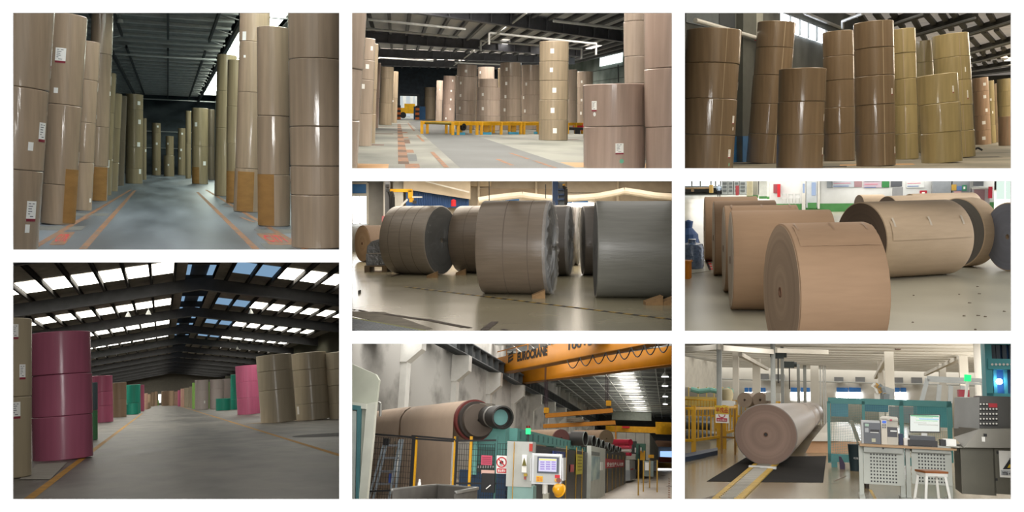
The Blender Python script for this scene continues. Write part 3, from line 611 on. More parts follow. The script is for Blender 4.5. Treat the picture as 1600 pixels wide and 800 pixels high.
# building
wp, wq = (-4.9, 38.2), (8.5, 92.0)
cw = mat('wall_cement', '868a88', 0.85, var=.3, scale=(.5, .5, .3), detail=6, col2='646866'); H3 = 8.0
wl = R.put(MB().prism([(-8, 25.7, 0), (wq[0], wq[1], 0), (wq[0]-.3, wq[1], 0), (-8.3, 25.7, 0)], (0, 0, H3)), 'wall_left', cw, kind='structure')
wn = Vector((wq[1]-wp[1], -(wq[0]-wp[0]), 0)).normalized()
def onw(X, Y, off=.05): return R3.onl(X, Y, wp, wq)+wn*off
a, b = onw(180, 700), onw(332, 700)
R.put(MB().quad((-7.9, 25.7, .01), (b.x, b.y, .01), (b.x, b.y, onw(300, 612).z), (-7.9, 25.7, onw(300, 612).z)), 'blue_dado', mat('dado_blue', '2f6ea6', .6, var=.25), parent=wl)
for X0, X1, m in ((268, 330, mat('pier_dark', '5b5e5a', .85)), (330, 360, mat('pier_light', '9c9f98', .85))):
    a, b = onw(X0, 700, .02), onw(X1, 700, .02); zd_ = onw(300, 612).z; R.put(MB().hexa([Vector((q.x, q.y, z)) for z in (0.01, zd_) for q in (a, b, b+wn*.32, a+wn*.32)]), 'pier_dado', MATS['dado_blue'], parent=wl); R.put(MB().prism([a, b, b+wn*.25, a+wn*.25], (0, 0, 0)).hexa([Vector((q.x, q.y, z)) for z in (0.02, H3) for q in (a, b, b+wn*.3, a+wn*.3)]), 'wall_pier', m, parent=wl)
R.put(MB().quad(onw(30, 30), onw(185, 28), onw(185, 110), onw(30, 75)), 'dark_panel', mat('panel_slate', '5d666c', .8), parent=wl)
R.put(MB().quad(onw(188, 20), onw(262, 20), onw(262, 120), onw(188, 100)), 'dark_panel', mat('panel_navy', '3a4046', .8), parent=wl)
wpts = [(478, 33), (560, 62), (602, 78), (645, 93), (690, 112)]
for i, ((Xa, Ya), (Xb, Yb)) in enumerate(zip([(478, 30), (520, 45), (566, 63), (606, 79), (646, 95)], [(517, 44), (562, 62), (603, 78), (643, 94), (688, 113)])):
    dz = 52-i*3; q = [onw(Xa, Ya+dz+30), onw(Xb, Yb+dz+26), onw(Xb, Yb), onw(Xa, Ya)]
    wn_ = glow(R, q, 'window_%d' % (i+1), emis('window_3', 'f2f6ff', 9.0))
    R.put(MB().beam(onw(Xb+2, Yb, .1), onw(Xb+2, Yb+dz+28, .1), .1, .1), 'window_bar', cw, parent=wl)
R.put(MB().cyl(onw(20, 72, .5), onw(366, 168, .5), .09, 10), 'wall_pipe', white_pipe, label='white pipe running down along the cement wall', cat='pipe')
p = onw(315, 158, .6); R.put(MB().box((p.x-.18, p.y-.1, p.z-.06), (p.x+.18, p.y+.1, p.z+.06)), 'pipe_coupling', red, label='red coupling on the white pipe by the cement wall', cat='coupling')
p = onw(322, 190, .5); R.put(MB().prism([p, p+Vector((.55, 0, 0)), p+Vector((.05, 0, -.7))], (0, .2, 0)), 'pipe_bracket', mat('bracket_navy', '26303c', .6), label='dark triangular bracket under the white wall pipe', cat='bracket')
ce = R.put(MB().box((-30, 14, H3), (40, 133, H3+.05)), 'ceiling', mat('roof_sheet_pale', 'd2cac0', .65, var=.25, scale=(.2, 1, 1), emit=.3), kind='structure')  # glow put into the sheet so the roof reads as lit
rs = mat('roof_steel', '5c5b56', .6)
def roofbar(a, b, w_, h_, nm, m, dz=.15):
    p, q = R3.fl(a[0], a[1], H3-dz), R3.fl(b[0], b[1], H3-dz); d = (q-p)
    return R3.put(MB().beam(p, q, w_, h_), nm, m, parent=ce)
for a, b in (((1100, 40), (1165, 160)), ((1170, 40), (1250, 130)), ((1240, 30), (1290, 110)), ((1290, 25), (1350, 100)), ((1395, 45), (1440, 100)), ((1465, 30), (1500, 90)), ((1380, 150), (1440, 215)), ((1440, 120), (1500, 180)), ((1500, 110), (1555, 170)),
             ((1010, 30), (1060, 100)), ((930, 30), (1000, 120)), ((850, 30), (900, 100)), ((1390, 225), (1420, 262)), ((1430, 215), (1465, 255)), ((1480, 205), (1515, 245)), ((1530, 195), (1565, 235)), ((1395, 275), (1415, 298)), ((1440, 265), (1465, 292)), ((1490, 258), (1515, 285)), ((1535, 250), (1565, 280))):
    roofbar(a, b, .32, .2, 'purlin', rs)
for i, (a, b) in enumerate((((1000, 78), (1150, 28)), ((1110, 128), (1400, 45)), ((1350, 128), (1600, 52)), ((1365, 215), (1600, 150)), ((1372, 262), (1600, 205)), ((1375, 300), (1600, 262)), ((1378, 322), (1600, 292)))):
    gd = roofbar(a, b, .35, .5, 'roof_girder', rs, .35)
    p, q = R.fl(a[0], a[1]+9, H3-.7), R.fl(b[0], b[1]+9, H3-.7)
    R.put(MB().cyl(p, q, .07, 8), 'sprinkler_pipe', white_pipe, o=p, label='pale pipe clipped below roof girder number '+['one', 'two', 'three', 'four', 'five', 'six', 'seven'][i]+' counted towards the far end', cat='pipe')
p = [R.fl(*q, H3-.9) for q in ((595, 30), (700, 75), (775, 105))]
R.put(MB().path(p, .09, 10), 'sprinkler_pipe', white_pipe, o=p[0], label='white pipe crossing above the window strip', cat='pipe')
p = [R.fl(*q, H3-1.2) for q in ((775, 100), (775, 70), (870, 33))]
R.put(MB().path(p, .08, 10), 'sprinkler_pipe', white_pipe, o=p[0], label='bent white pipe between the window strip and central tower', cat='pipe')
roofbar((600, 28), (790, 108), .9, .9, 'eaves_beam', mat('eaves_slate', '5c6670', .7), .5)
for x0, n_ in ((-3, 1), (0.5, 2), (4, 3), (7.5, 4), (11, 5)):   # unseen rooflights added nearer the mouth to light the towers
    glow(R, [(x0, 13, H3-.3), (x0+1.3, 13, H3-.3), (x0+1.3, 42, H3-.3), (x0, 42, H3-.3)], 'window_%d' % (n_+10), emis('skylight_3', 'fff0d8', 5.5))
for i in range(5):  # more rooflights added, mostly out of view at the right
    glow(R, [(14+i*4, 50, H3-.3), (15.4+i*4, 50, H3-.3), (15.4+i*4, 100, H3-.3), (14+i*4, 100, H3-.3)], 'window_%d' % (i+20), emis('skylight_3b', 'fff0d8', 10.0))
R.put(MB().box((-10, 131, 0), (45, 131.3, H3)), 'wall_far', mat('wall_far_olive', '56544c', .9), kind='structure')

# ================================================================ BAY 5: gabled hall with coloured rolls
R = R5 = Room(RECTS[4], (500, 460), 1.5, (10, 400), 2.051, roll=-0.02, pad=(420, 10, 10, 500), far=240, sc=.78)
R.shell(mat('hall_shell', '3a3a38', 0.9))
fl5 = plane_floor(R, mat('floor_hall', '78746c', 0.5, scale=(1.1, .5, 1), detail=10, col2='3f3b36', bump=.12, bscale=(2, 2, 2), rvar=.12, lo=.3, hi=.6), y1=266)
added_roof_glow(R, 11, 40, 4, 3, .5, k=300)
KC = dict(rough=0.5, var=0.10, scale=(9, 9, .5), bump=.07, bscale=(10, 10, 2), coat=.6, cr=.2, spec=.3, rand=.04)
pk = mat('pink_paper', 'aa5e76', **KC); pk2 = mat('pink_paper_bright', 'c8688a', **KC); bg = mat('beige_paper', 'a99c82', **KC); bg2 = mat('beige_paper_light', 'b9ad96', **KC)
tl = mat('teal_paper', '2fa38c', **KC); wh = mat('lilac_white_paper', 'c3b6b2', **KC); lm = mat('lime_paper', '86b25c', **KC); gb = mat('slate_paper', '5f6f74', **KC); gn = mat('moss_paper', '5c9468', **KC); kf = mat('tan_paper', 'a88e76', **KC); rs5 = mat('rose_paper', 'c29a8a', **KC)
G5 = 'coloured rolls stacked in the gabled hall'
S = lambda *a, **k: stack(R5, *a, **k)
S((-110, 83), 718, 197, (454,), 'stack at the mouth of the gabled hall', bg, G5, look='beige paper roll', t=(-100, 80), labels=[(57, 373, 20, 42), (33, 496, 24, 46), (30, 243, 18, 42)], n=60)
S((82, 279), 655, 240, (513, 378), 'big stack by the yellow line', pk, G5, look='dusky pink paper roll', t=(78, 270), n=72)
S((255, 293), 590, 405, (495,), 'narrow stack behind the big pink stack', gb, G5, looks=['moss green paper roll', 'slate grey paper roll'], mats=[gn, gb], t=(254, 292))
S((272, 343), 534, 383, (480, 435), 'second pink stack along the hall', pk2, G5, look='pink paper roll', t=(270, 340))
S((340, 385), 517, 405, (458,), 'tan stack between pink and teal', kf, G5, look='tan paper roll')
S((385, 430), 505, 412, (470,), 'teal stack behind the short teal roll', tl, G5, look='teal paper roll')
S((382, 424), 508, 473, (), 'short one at the foot of the left teal stack', tl, G5, look='teal paper roll')
S((424, 442), 498, 413, (460,), 'slim pink stack after the teal stack', pk2, G5, look='pink paper roll', n=28)
S((440, 460), 490, 470, (), 'tiny one by the slim pink stack', kf, G5, look='brown paper roll', n=24)
for i, (a, b, base, top, m, lk) in enumerate(((441, 453, 492, 440, rs5, 'rose'), (451, 463, 488, 443, kf, 'tan'), (462, 474, 482, 437, kf, 'tan'), (474, 485, 480, 434, kf, 'dull brown'), (480, 489, 479, 462, lm, 'lime'),
                            (497, 522, 480, 433, kf, 'tan'), (522, 538, 480, 432, kf, 'tan'), (537, 553, 479, 434, rs5, 'rose'), (549, 561, 482, 430, pk2, 'pink'), (558, 574, 484, 425, rs5, 'rose'), (570, 590, 485, 422, bg2, 'cream'), (586, 600, 488, 418, bg2, 'cream'))):
    S((a, b), base, top, () if i == 4 else ((base+top)/2,), ['first', 'second', 'third', 'fourth', 'low fifth', 'sixth', 'seventh', 'eighth', 'ninth', 'tenth', 'eleventh', 'twelfth'][i]+' far stack counted along the hall end', m, G5, look=lk+' paper roll', n=24)
S((595, 608), 490, 406, (450,), 'slim lime stack before the lilac ones', lm, G5, look='lime green paper roll', n=28)
S((604, 648), 492, 397, (462, 430), 'first lilac stack behind the yellow line', wh, G5, look='lilac white paper roll', labels=[(635, 468, 4, 8)])
S((643, 657), 489, 403, (450,), 'lime stack wedged between lilac stacks', lm, G5, look='lime green paper roll', n=28)
S((651, 698), 490, 395, (460, 425), 'second lilac stack behind the short teal roll', wh, G5, look='lilac white paper roll')
S((692, 725), 488, 393, (455, 425), 'third lilac stack beside the tall teal one', wh, G5, look='lilac white paper roll')
S((671, 719), 495, 456, (), 'short one before the lilac stacks', tl, G5, look='teal paper roll')
S((718, 752), 492, 380, (460, 420), 'tall teal stack behind the bright pink', tl, G5, look='teal paper roll')
S((741, 814), 508, 350, (454, 403), 'bright pink stack right of the aisle', pk2, G5, look='bright pink paper roll', t=(733, 806))
S((816, 930), 534, 315, (428, 367), 'beige stack on a crumpled sheet', bg2, G5, look='beige paper roll', t=(800, 913), n=60)
S((926, 1040), 526, 308, (472, 416, 362), 'beige stack with a small white label', bg2, G5, look='beige paper roll', t=(913, 1024), labels=[(936, 492, 10, 24)], n=60)
S((1036, 1150), 522, 305, (470, 412, 360), 'beige stack beside the dark floor patch', bg2, G5, look='beige paper roll', t=(1022, 1136), labels=[(1026, 330, 8, 20)], n=60)
p = R.fl(130, 690); R.put(MB().quad(*[R.fl(*q)+Vector((0, 0, .012)) for q in ((40, 718), (140, 718), (195, 662), (100, 668))]), 'white_sheet', mat('sheet_white', '9c968c', .8), label='pale flat sheet beside the mouth stack and yellow line', cat='sheet', o=p)
def rag(R_, X, Y, r, nm, m, lab):
    p = R_.fl(X, Y); mb = MB(); rn = random.Random(int(X)); pts = []
    for i in range(16):
        a = 2*math.pi*i/16; q = r*(.75+.5*rn.random()); pts.append(p+Vector((math.cos(a)*q*1.5, math.sin(a)*q, .004+.012*rn.random())))
    c = p+Vector((0, 0, .012)); b0 = len(mb.v); mb.v += [c]+pts
    for i in range(16): mb.f.append((0, 1+i, 1+(i+1) % 16))
    R_.put(mb, nm, m, label=lab, cat='sheet')
rag(R, 850, 534, 1.0, 'crumpled_sheet', mat('kraft_sheet', 'a08c74', .8), 'crumpled tan sheet under the beige stack by the aisle')
rag(R, 960, 526, .9, 'crumpled_sheet', mat('kraft_sheet', 'a08c74', .8), 'crumpled tan sheet between the two beige stacks')
R.put(MB().lathe([(.01, .003), (1.5, .003)], R.fl(1050, 573), n=30), 'floor_patch', mat('floor_dark_patch', '4a4845', .7), parent=fl5)
ylw = mat('yellow_line', 'c08a22', .65, var=.35, scale=(6, 6, 6))
strip(R, [R.fl(70, 780), R.fl(436, 504)], .16, ylw, 'painted_line', fl5); strip(R, [R.fl(1075, 641), R.fl(556, 481)], .16, ylw, 'painted_line', fl5)
# portal frames and gabled roof (ridge right of the aisle)
xr = 2.15; za = 8.5; xl_, xr_ = -15.0, 16.0; sl, sr = .165, .12
zr = lambda x: za-(xr-x)*sl if x < xr else za-(x-xr)*sr
fs = mat('frame_steel', '4a4a4c', .6, var=.2); rf5 = mat('roof_hall', '7c766c', .75, var=.3); pu5 = mat('purlin_hall', '35322f', .7)
SP = 20.0; Y0 = 61.0
cl = R.put(MB().quad((xl_, 20, zr(xl_)+1.0), (xr-.9, 20, zr(xr-.9)+1.0), (xr-.9, 264, zr(xr-.9)+1.0), (xl_, 264, zr(xl_)+1.0)), 'ceiling', rf5, kind='structure', o=(0, 0, 0))
cr_ = R.put(MB().quad((xr+.9, 20, zr(xr+.9)+1.0), (xr_, 20, zr(xr_)+1.0), (xr_, 264, zr(xr_)+1.0), (xr+.9, 264, zr(xr+.9)+1.0)), 'ceiling', rf5, kind='structure', o=(0, 0, 0))
for k in range(-1, 11):
    y = Y0+SP*k-(0 if k else 0)
    fr = MB()
    fr.prism([(xl_, y, zr(xl_)), (xr, y, za), (xr, y, za+.75), (xl_, y, zr(xl_)+.75)], (0, .35, 0))
    fr.prism([(xr, y, za), (xr_, y, zr(xr_)), (xr_, y, zr(xr_)+.75), (xr, y, za+.75)], (0, .35, 0))
    f_ = R.put(fr, 'portal_frame', fs, parent=cl)
    # lower flange
    for xa, xb in ((xl_, xr), (xr, xr_)):
        R.put(MB().prism([(xa, y-.15, zr(xa)-.04), (xb, y-.15, zr(xb)-.04), (xb, y-.15, zr(xb)+.03), (xa, y-.15, zr(xa)+.03)], (0, .65, 0)), 'frame_flange', fs, parent=f_)
sky5 = emis('skylight_5', 'f6f2e6', 8.5); skb = emis('skylight_5_clear', '8fb4d6', 0.75)
nw = 0
for side in (0, 1):
    x = xr-1.6 if side == 0 else xr+1.6; i = 0
    while xl_+.3 < x < xr_-.3:
        R.put(MB().beam((x, 21, zr(x)+.85), (x, 263, zr(x)+.85), .14, .26), 'purlin', pu5, parent=cl if side == 0 else cr_)
        xn = x-1.35 if side == 0 else x+1.35
        for k in range(0, 11):
            yc = Y0+SP*k-5.0; xa, xb = (x-.09, xn+.09) if side == 0 else (x+.09, xn-.09)
            if not (xl_+1.2 < xn < xr_-1.2): continue
            nw += 1; clear = side == 1 and i < 2
            glow(R, [(xa, yc-2.4, zr(xa)+.97), (xb, yc-2.4, zr(xb)+.97), (xb, yc+2.4, zr(xb)+.97), (xa, yc+2.4, zr(xa)+.97)], 'window_%d' % nw, skb if clear else sky5)
        x = xn; i += 1
# ridge ventilator with clear strips
R.put(MB().box((xr-1.0, 20, za+1.55), (xr+1.0, 264, za+1.6)), 'ridge_cap', mat('ridge_grey', '6c7076', .6), parent=cl)
for k in range(25):
    for xx in (xr-.95, xr+.55):
        glow(R, [(xx, 30+k*9, za+1.5), (xx+.4, 30+k*9, za+1.5), (xx+.4, 38.6+k*9, za+1.5), (xx, 38.6+k*9, za+1.5)], 'window_%d' % (200+k), skb)
    R.put(MB().box((xr-1, 38.6+k*9, za+1.0), (xr+1, 38.9+k*9, za+1.5)), 'ridge_bar', pu5, parent=cl)
for i, (X, Y) in enumerate(((390, 195), (783, 185), (455, 188), (740, 300))):
    p = R.at(X, Y, 76 if i < 3 else 120); e = R.empty('ceiling_lamp', p, 'small hanging lamp under the '+['left slope near a skylight strip', 'right slope between two skylight panels', 'left slope nearer the ridge', 'right slope far down the hall'][i], 'lamp')
    R.put(MB().lathe([(.001, 0), (.22, 0), (.1, .3), (.03, .34), (.03, .5)], p, n=12), 'lamp_shade', mat('lamp_grey', '8c8c88', .5), parent=e)
    R.put(MB().cyl(p+Vector((0, 0, .5)), p+Vector((0, 0, 1.2)), .02, 6), 'lamp_cord', black, parent=e)
R.put(MB().box((xl_-.3, 20, 0), (xl_, 266, 7)), 'wall_left', mat('wall_hall', '78746a', .85), kind='structure')
R.put(MB().box((xr_, 20, 0), (xr_+.3, 266, 8)), 'wall_right', mat('wall_hall_pale', '7c7a68', .85), kind='structure')
fw = R.put(MB().box((xl_, 264, 0), (xr_, 264.3, 11)), 'wall_far', mat('wall_hall_dim', '56524a', .85), kind='structure')
a, b = R.at(487, 470, 263.5), R.at(496, 443, 263.5); glow(R, [(a.x, 263.5, a.z), (b.x, 263.5, a.z), (b.x, 263.5, b.z), (a.x, 263.5, b.z)], 'door_1', emis('door_5', 'ffffff', 3.0))
# ================================================================ BAY 4: wrapped rolls lying on chocks
R = R4 = Room(RECTS[3], (800, 211), 1.2, (540, 275), 3.077, roll=0.0, pad=(10, 10, 10, 10), far=60, sc=1.08)
R.shell(mat('cream_shell', 'b0a898', 0.9))
fl4 = plane_floor(R, mat('floor_gloss_cream', '948c74', 0.22, var=.14, scale=(.8, .8, 1), detail=6, spec=.5, rvar=.06), y1=59)
added_roof_glow(R, 11, 22, 4, 2, .95, k=40); added_roof_glow(R, 22, 36, 4, 2, 3.8, col='fff2e0', k=60)
wr4 = dict(rough=.42, var=.14, scale=(2, 2, 22), bump=.12, bscale=(3, 3, 30), coat=.6, cr=.36, spec=.35)
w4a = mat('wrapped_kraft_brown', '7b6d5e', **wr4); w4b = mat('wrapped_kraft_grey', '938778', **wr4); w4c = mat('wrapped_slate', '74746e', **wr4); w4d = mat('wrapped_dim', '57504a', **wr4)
f4d = rings('roll_end_dark', '4a4a48', '3c3c3b', 60); f4t = rings('roll_end_tan', 'c0a486', 'a88c70', 60)
G4 = 'wrapped rolls lying in the glossy-floored hall'
ra = hroll(R, 80, 325, 88, 55, end=196, m=mat('kraft_plain_dark', '6a5a4c', .8), face=f4t, label='small kraft roll with a tan end beside the bright window', group=G4)
rb = hroll(R, 462, 309, 166, -65, end=250, m=w4b, face=f4d, label='wrapped roll with a dark grey end beside the pallet', group=G4, core=False, seams=(.3, .55, .8))
rc = hroll(R, 735, 305, 162, -70, end=556, m=w4a, face=f4d, label='wrapped brown roll half hidden behind the front roll', group=G4, core=False, seams=(.6,))
rd = hroll(R, 988, 343, 225, -80, end=668, m=w4a, face=f4d, label='front wrapped brown roll with crumpled film on its end', group=G4, core=False, seams=(.25, .6))
re = hroll(R, 1080, 310, 169, -81, end=880, m=w4d, face=f4d, label='dim wrapped roll standing directly behind the front roll', group=G4, core=False)
rf = hroll(R, 1121, 288, 140, -82, end=990, m=w4d, face=f4d, label='farthest dim roll at the bright slit between the rows', group=G4, core=False)
rg = hroll(R, 1138, 309, 167, 90, end=1330, m=w4d, face=f4d, label='dim roll behind the big slate grey roll', group=G4, core=False)
rh = hroll(R, 1200, 352, 231, 92.5, end=1800, m=w4c, face=f4d, label='big slate grey wrapped roll beside the walking slit', group=G4, core=False, n=72)
wrapm2 = mat('clear_film_thin', 'e8eaec', .18, var=.3, scale=(4, 4, 4), alpha=.05, bump=.9, bscale=(14, 14, 14), coat=1.0, cr=.08)
wrapm = mat('clear_film', 'e8eaec', .18, var=.3, scale=(4, 4, 4), alpha=.26, bump=.6, bscale=(14, 14, 14), coat=1.0, cr=.08)
def wrap_end(R_, h, seed, lim=1.0):
    """crumpled film gathered over the end of a roll: radial pleats"""
    rn = random.Random(seed); c, ax, r = h['c'], h['ax'], h['r']*lim; n = 64; e1 = Vector((0, 0, 1)); e2 = ax.cross(e1); mb = MB()
    for j, (q, dz) in enumerate(((1.004, .06), (1.0, -.012), (.8, -.02), (.55, -.026), (.3, -.03), (.08, -.02))):
        for i in range(n):
            a = 2*math.pi*i/n; k = (rn.random()-.5)*.07*(1 if j else 0); mb.v.append(c+(e1*math.cos(a)+e2*math.sin(a))*r*q+ax*(dz-.012+min(k, .006)))
    for j in range(5):
        for i in range(n): mb.f.append((j*n+i, j*n+(i+1) % n, (j+1)*n+(i+1) % n, (j+1)*n+i))
    R_.put(mb, 'film_wrap', wrapm2 if seed == 1 else wrapm, parent=h['ob'], sm=False)
for h_, s_ in ((rb, 1), (rd, 2), (re, 3), (rf, 4)): wrap_end(R, h_, s_)
def film_patch(R_, h, a0, a1, z0, z1, seed):
    rn = random.Random(seed); c, ax, r = h['c'], h['ax'], h['r']; e1 = Vector((0, 0, 1)); e2 = ax.cross(e1); mb = MB(); n = 10; m = 8
    for i in range(n+1):
        for j in range(m+1):
            a = a0+(a1-a0)*i/n; z = z0+(z1-z0)*j/m*(.75+.25*rn.random()); mb.v.append(c+(e1*math.cos(a)+e2*math.sin(a))*(r+.008+.03*rn.random())+ax*z)
    for i in range(n):
        for j in range(m): k = i*(m+1)+j; mb.f.append((k, k+1, k+m+2, k+m+1))
    R_.put(mb, 'loose_film', wrapm, parent=h['ob'])
film_patch(R, rd, .35, 1.05, rd['L']*.82, rd['L']*.985, 5)
def chock(R_, X, Y, lab, w_=.11, h_=.13, sgn=1):
    p = R_.fl(X, Y); R_.put(MB().prism([p+Vector((-w_, 0, 0)), p+Vector((w_, 0, 0)), p+Vector((w_, 0, h_*(1 if sgn > 0 else .35))), p+Vector((-w_, 0, h_*(.35 if sgn > 0 else 1)))], (0, .26, 0)), 'wooden_chock', mat('chock_wood', '8a6c48', .8, var=.25, scale=(12, 3, 12)), label=lab, cat='chock', group='wooden chocks holding the wrapped rolls')
chock(R, 415, 490, 'wooden chock under the dark-ended wrapped roll'); chock(R, 553, 476, 'wooden chock under the half hidden brown roll'); chock(R, 928, 590, 'wooden chock under the film-ended front roll', .1)
chock(R, 1485, 622, 'first wooden chock under the slate grey roll', .12); chock(R, 1562, 622, 'second wooden chock beside the first under the slate roll', .1)
# pallet with wrapped load
p = R.fl(90, 462); e = R.empty('wooden_pallet', p, 'small wooden pallet beside the dark-ended roll', 'pallet'); pw = (R.fl(215, 470)-p).length; pm = mat('pallet_wood', '8c7a62', .8, var=.3)
for i in range(3): R.put(MB().box((p.x+i*pw*.43, p.y, 0), (p.x+i*pw*.43+.12, p.y+.8, .12)), 'pallet_block', pm, parent=e)
for i in range(5): R.put(MB().box((p.x, p.y+i*.17, .12), (p.x+pw, p.y+i*.17+.12, .15)), 'deck_board', pm, parent=e)
gf = mat('grey_film', '8c9094', .2, var=.4, scale=(6, 6, 6), bump=.8, bscale=(14, 14, 14), coat=1, cr=.1)
R.put(MB().box((p.x+.03, p.y+.05, .152), (p.x+pw*.93, p.y+.75, .42)), 'wrapped_boxes', gf, label='film-wrapped grey boxes loaded on the small pallet', cat='boxes')
mb = MB(); rn = random.Random(3); q0 = p+Vector((.02, .2, .43)); wv = pw
pts = [(0, 0), (.02, .16), (.12, .27), (.3, .32), (.42, .43), (.5, .50), (.52, .3), (.58, .12), (.62, 0)]
mb.prism([q0+Vector((x*wv, 0, z)) for x, z in pts], (0, .35, 0)); R.put(mb, 'film_bundle', gf, label='crumpled bundle of grey film on top of the pallet load', cat='film', sm=False)
# floor marks
tdk = mat('tape_dark', '1e1b18', .7); tye = mat('tape_yellow', '9a7c34', .7)
a, b = R.fl(285, 533), R.fl(1575, 691); d = b-a; n_ = 46
for i in range(n_): strip(R, [a+d*(i/n_), a+d*((i+1)/n_)], .08, tdk if i % 2 else tye, 'hazard_tape', fl4)
R.put(MB().quad(*[R.fl(*q)+Vector((0, 0, .002)) for q in ((25, 672), (25, 650), (190, 655), (420, 735), (330, 745))]), 'worn_patch', mat('worn_cement', '867d6e', .8, var=.25, scale=(5, 5, 5), detail=7), parent=fl4)
for i, (a, b, w_) in enumerate((((190, 665), (380, 692), .1), ((380, 690), (575, 728), .09), ((575, 726), (600, 731), .06), ((35, 642), (50, 645), .05), ((60, 645), (100, 652), .05), ((128, 654), (155, 658), .05), ((665, 742), (718, 702), .09), ((220, 485), (290, 465), .06), ((750, 738), (780, 742), .05))):
    strip(R, [R.fl(*a), R.fl(*b)], w_, mat('dark_scrape', '5a4e44', .8, var=.4, scale=(9, 9, 9)), 'scrape_mark', fl4, z=.005)
R.put(MB().box(R.fl(60, 566), R.fl(72, 562)+Vector((0, .05, .05))), 'black_block', black, label='tiny black block lying on the sunlit floor', cat='block')
# drain grate
a, b, c = R.fl(25, 690), R.fl(360, 748), R.fl(25, 790); e = R.empty('drain_grate', a, 'long steel drain grate with yellow edge in the glossy floor', 'grate')
R.put(MB().quad(*[q+Vector((0, 0, .003)) for q in (a, R.fl(395, 756), R.fl(395, 800), c)]), 'drain_channel', mat('channel_dark', '1c1c1c', .9, spec=.05), parent=e)
d = R.fl(395, 756)-a
for i in range(30):
    q = a+d*((i+.3)/30); R.put(MB().beam(q+Vector((0, 0, .012)), q+Vector((-.14, -.62, .012)), .028, .016), 'grate_bar', mat('grate_steel', '8e9193', .6, .2), parent=e)
R.put(MB().beam(a+Vector((0, .03, .01)), a+d+Vector((0, .03, .01)), .05, .02), 'grate_edge', mat('edge_yellow', '8a8a48', .6), parent=e)
# back wall
BY = 34.0; A = lambda X, Y, y=BY: R4.at(X, Y, y)
def panel(R_, X0, Y0, X1, Y1, y, dep, name, m, parent=None, **k):
    a, b = R_.at(X0, Y1, y), R_.at(X1, Y0, y); return R_.put(MB().box((a.x, y, a.z), (b.x, y+dep, b.z)), name, m, parent=parent, **k)
wc = mat('wall_cream', 'd8cbb6', .8, var=.1); wg = mat('wall_grey_plaster', 'a9a9a6', .8, var=.1)
a = A(-80, 235); b = A(112, 235)
bw = R.put(MB().box((A(112, 0).x, BY+.1, 0), (A(1700, 0).x, BY+.3, 9)), 'wall_back', wc, kind='structure', o=(0, BY, 0))
R.put(MB().box((A(-90, 0).x, BY+.1, 0), (A(112, 0).x, BY+.3, A(0, 232).z)), 'wall_sill', wg, parent=bw)
panel(R, 105, -20, 182, 238, BY+.02, .1, 'plaster_panel', wg, bw); panel(R, 182, -20, 205, 235, BY-.6, .5, 'white_column', white_paint, bw); panel(R, 228, -20, 276, 150, BY-.4, .4, 'white_box', white_paint, bw)
win4 = emis('window_4', 'fbfdff', 9.0)
for i, (X0, X1) in enumerate(((20, 30), (33, 66), (69, 103))): a, b = A(X0, 228), A(X1, 98); glow(R, [(a.x, BY, a.z), (b.x, BY, a.z), (b.x, BY, b.z), (a.x, BY, b.z)], 'window_%d' % (i+1), win4)
panel(R, -20, 40, 100, 82, BY-.02, .1, 'blue_awning', mat('awning_blue', '4a82c4', .5), bw)
for q in ((-20, 30, 104, 38), (-20, 84, 104, 96), (100, 34, 110, 232), (66, 96, 69, 230), (30, 96, 33, 230)): panel(R, *q, BY-.06, .1, 'window_frame', white_paint, bw)
cd_ = panel(R, 290, 70, 592, 152, BY-.3, .15, 'door_1', mat('shutter_blue', '3b68a8', .5), kind='structure')
for i in range(24):
    X = 322+i*11.2; panel(R, X, 70+max(0, (X-322)*.15), X+4, 152, BY-.36, .06, 'shutter_rib', mat('shutter_blue_dark', '2e5590', .5), cd_)
R.put(MB().prism([A(*q, BY-.7) for q in ((278, 10), (600, 10), (600, 112), (278, 62))], (0, .3, 0)), 'sloping_lintel', wc, parent=bw)
p, q = A(385, 26, BY-1), A(595, 78, BY-1); R.put(MB().beam(p, q, .1, .05), 'sloping_trim', white_paint, parent=bw)
for X in (518, 640, 916, 1310): panel(R, X-5, -20, X+5, 145, BY-.15, .2, 'thin_column', wc, bw)
panel(R, 560, -20, 700, 50, BY-.1, .2, 'wall_panel', mat('wall_cream_warm', 'cbbba2', .8), bw); panel(R, 640, 60, 990, 95, BY-.05, .1, 'wall_band', mat('wall_band_taupe', 'a89884', .8), bw); panel(R, 1065, 28, 1600, 78, BY-.05, .1, 'wall_band', mat('wall_band_grey', 'b0a494', .8), bw)
for i, (X0, X1, Y0, Y1) in enumerate(((690, 835, 132, 152), (1062, 1192, 128, 300))): a, b = A(X0, Y1), A(X1, Y0); glow(R, [(a.x, BY-.1, a.z), (b.x, BY-.1, a.z), (b.x, BY-.1, b.z), (a.x, BY-.1, b.z)], 'window_%d' % (i+5), win4)
for X0, X1, Y0, Y1 in ((690, 762, 112, 131), (766, 835, 110, 129), (1062, 1090, 108, 130), (1094, 1165, 106, 128)): panel(R, X0, Y0, X1, Y1, BY-.25, .1, 'blue_blind', mat('awning_blue', '4a82c4', .5), bw)
sw = [A(X, Y, BY-1.2) for X, Y in ((640, 118), (700, 108), (800, 96), (850, 92), (905, 100), (985, 108), (1090, 108), (1200, 100), (1290, 84), (1340, 72), (1400, 80), (1480, 94), (1570, 100), (1640, 104))]
R.put(MB().path(sw, .13, 10), 'hanging_cloth', mat('cloth_cream', 'e6dcca', .8), label='cream cloth duct sagging along the upper back wall', cat='duct', o=sw[0])
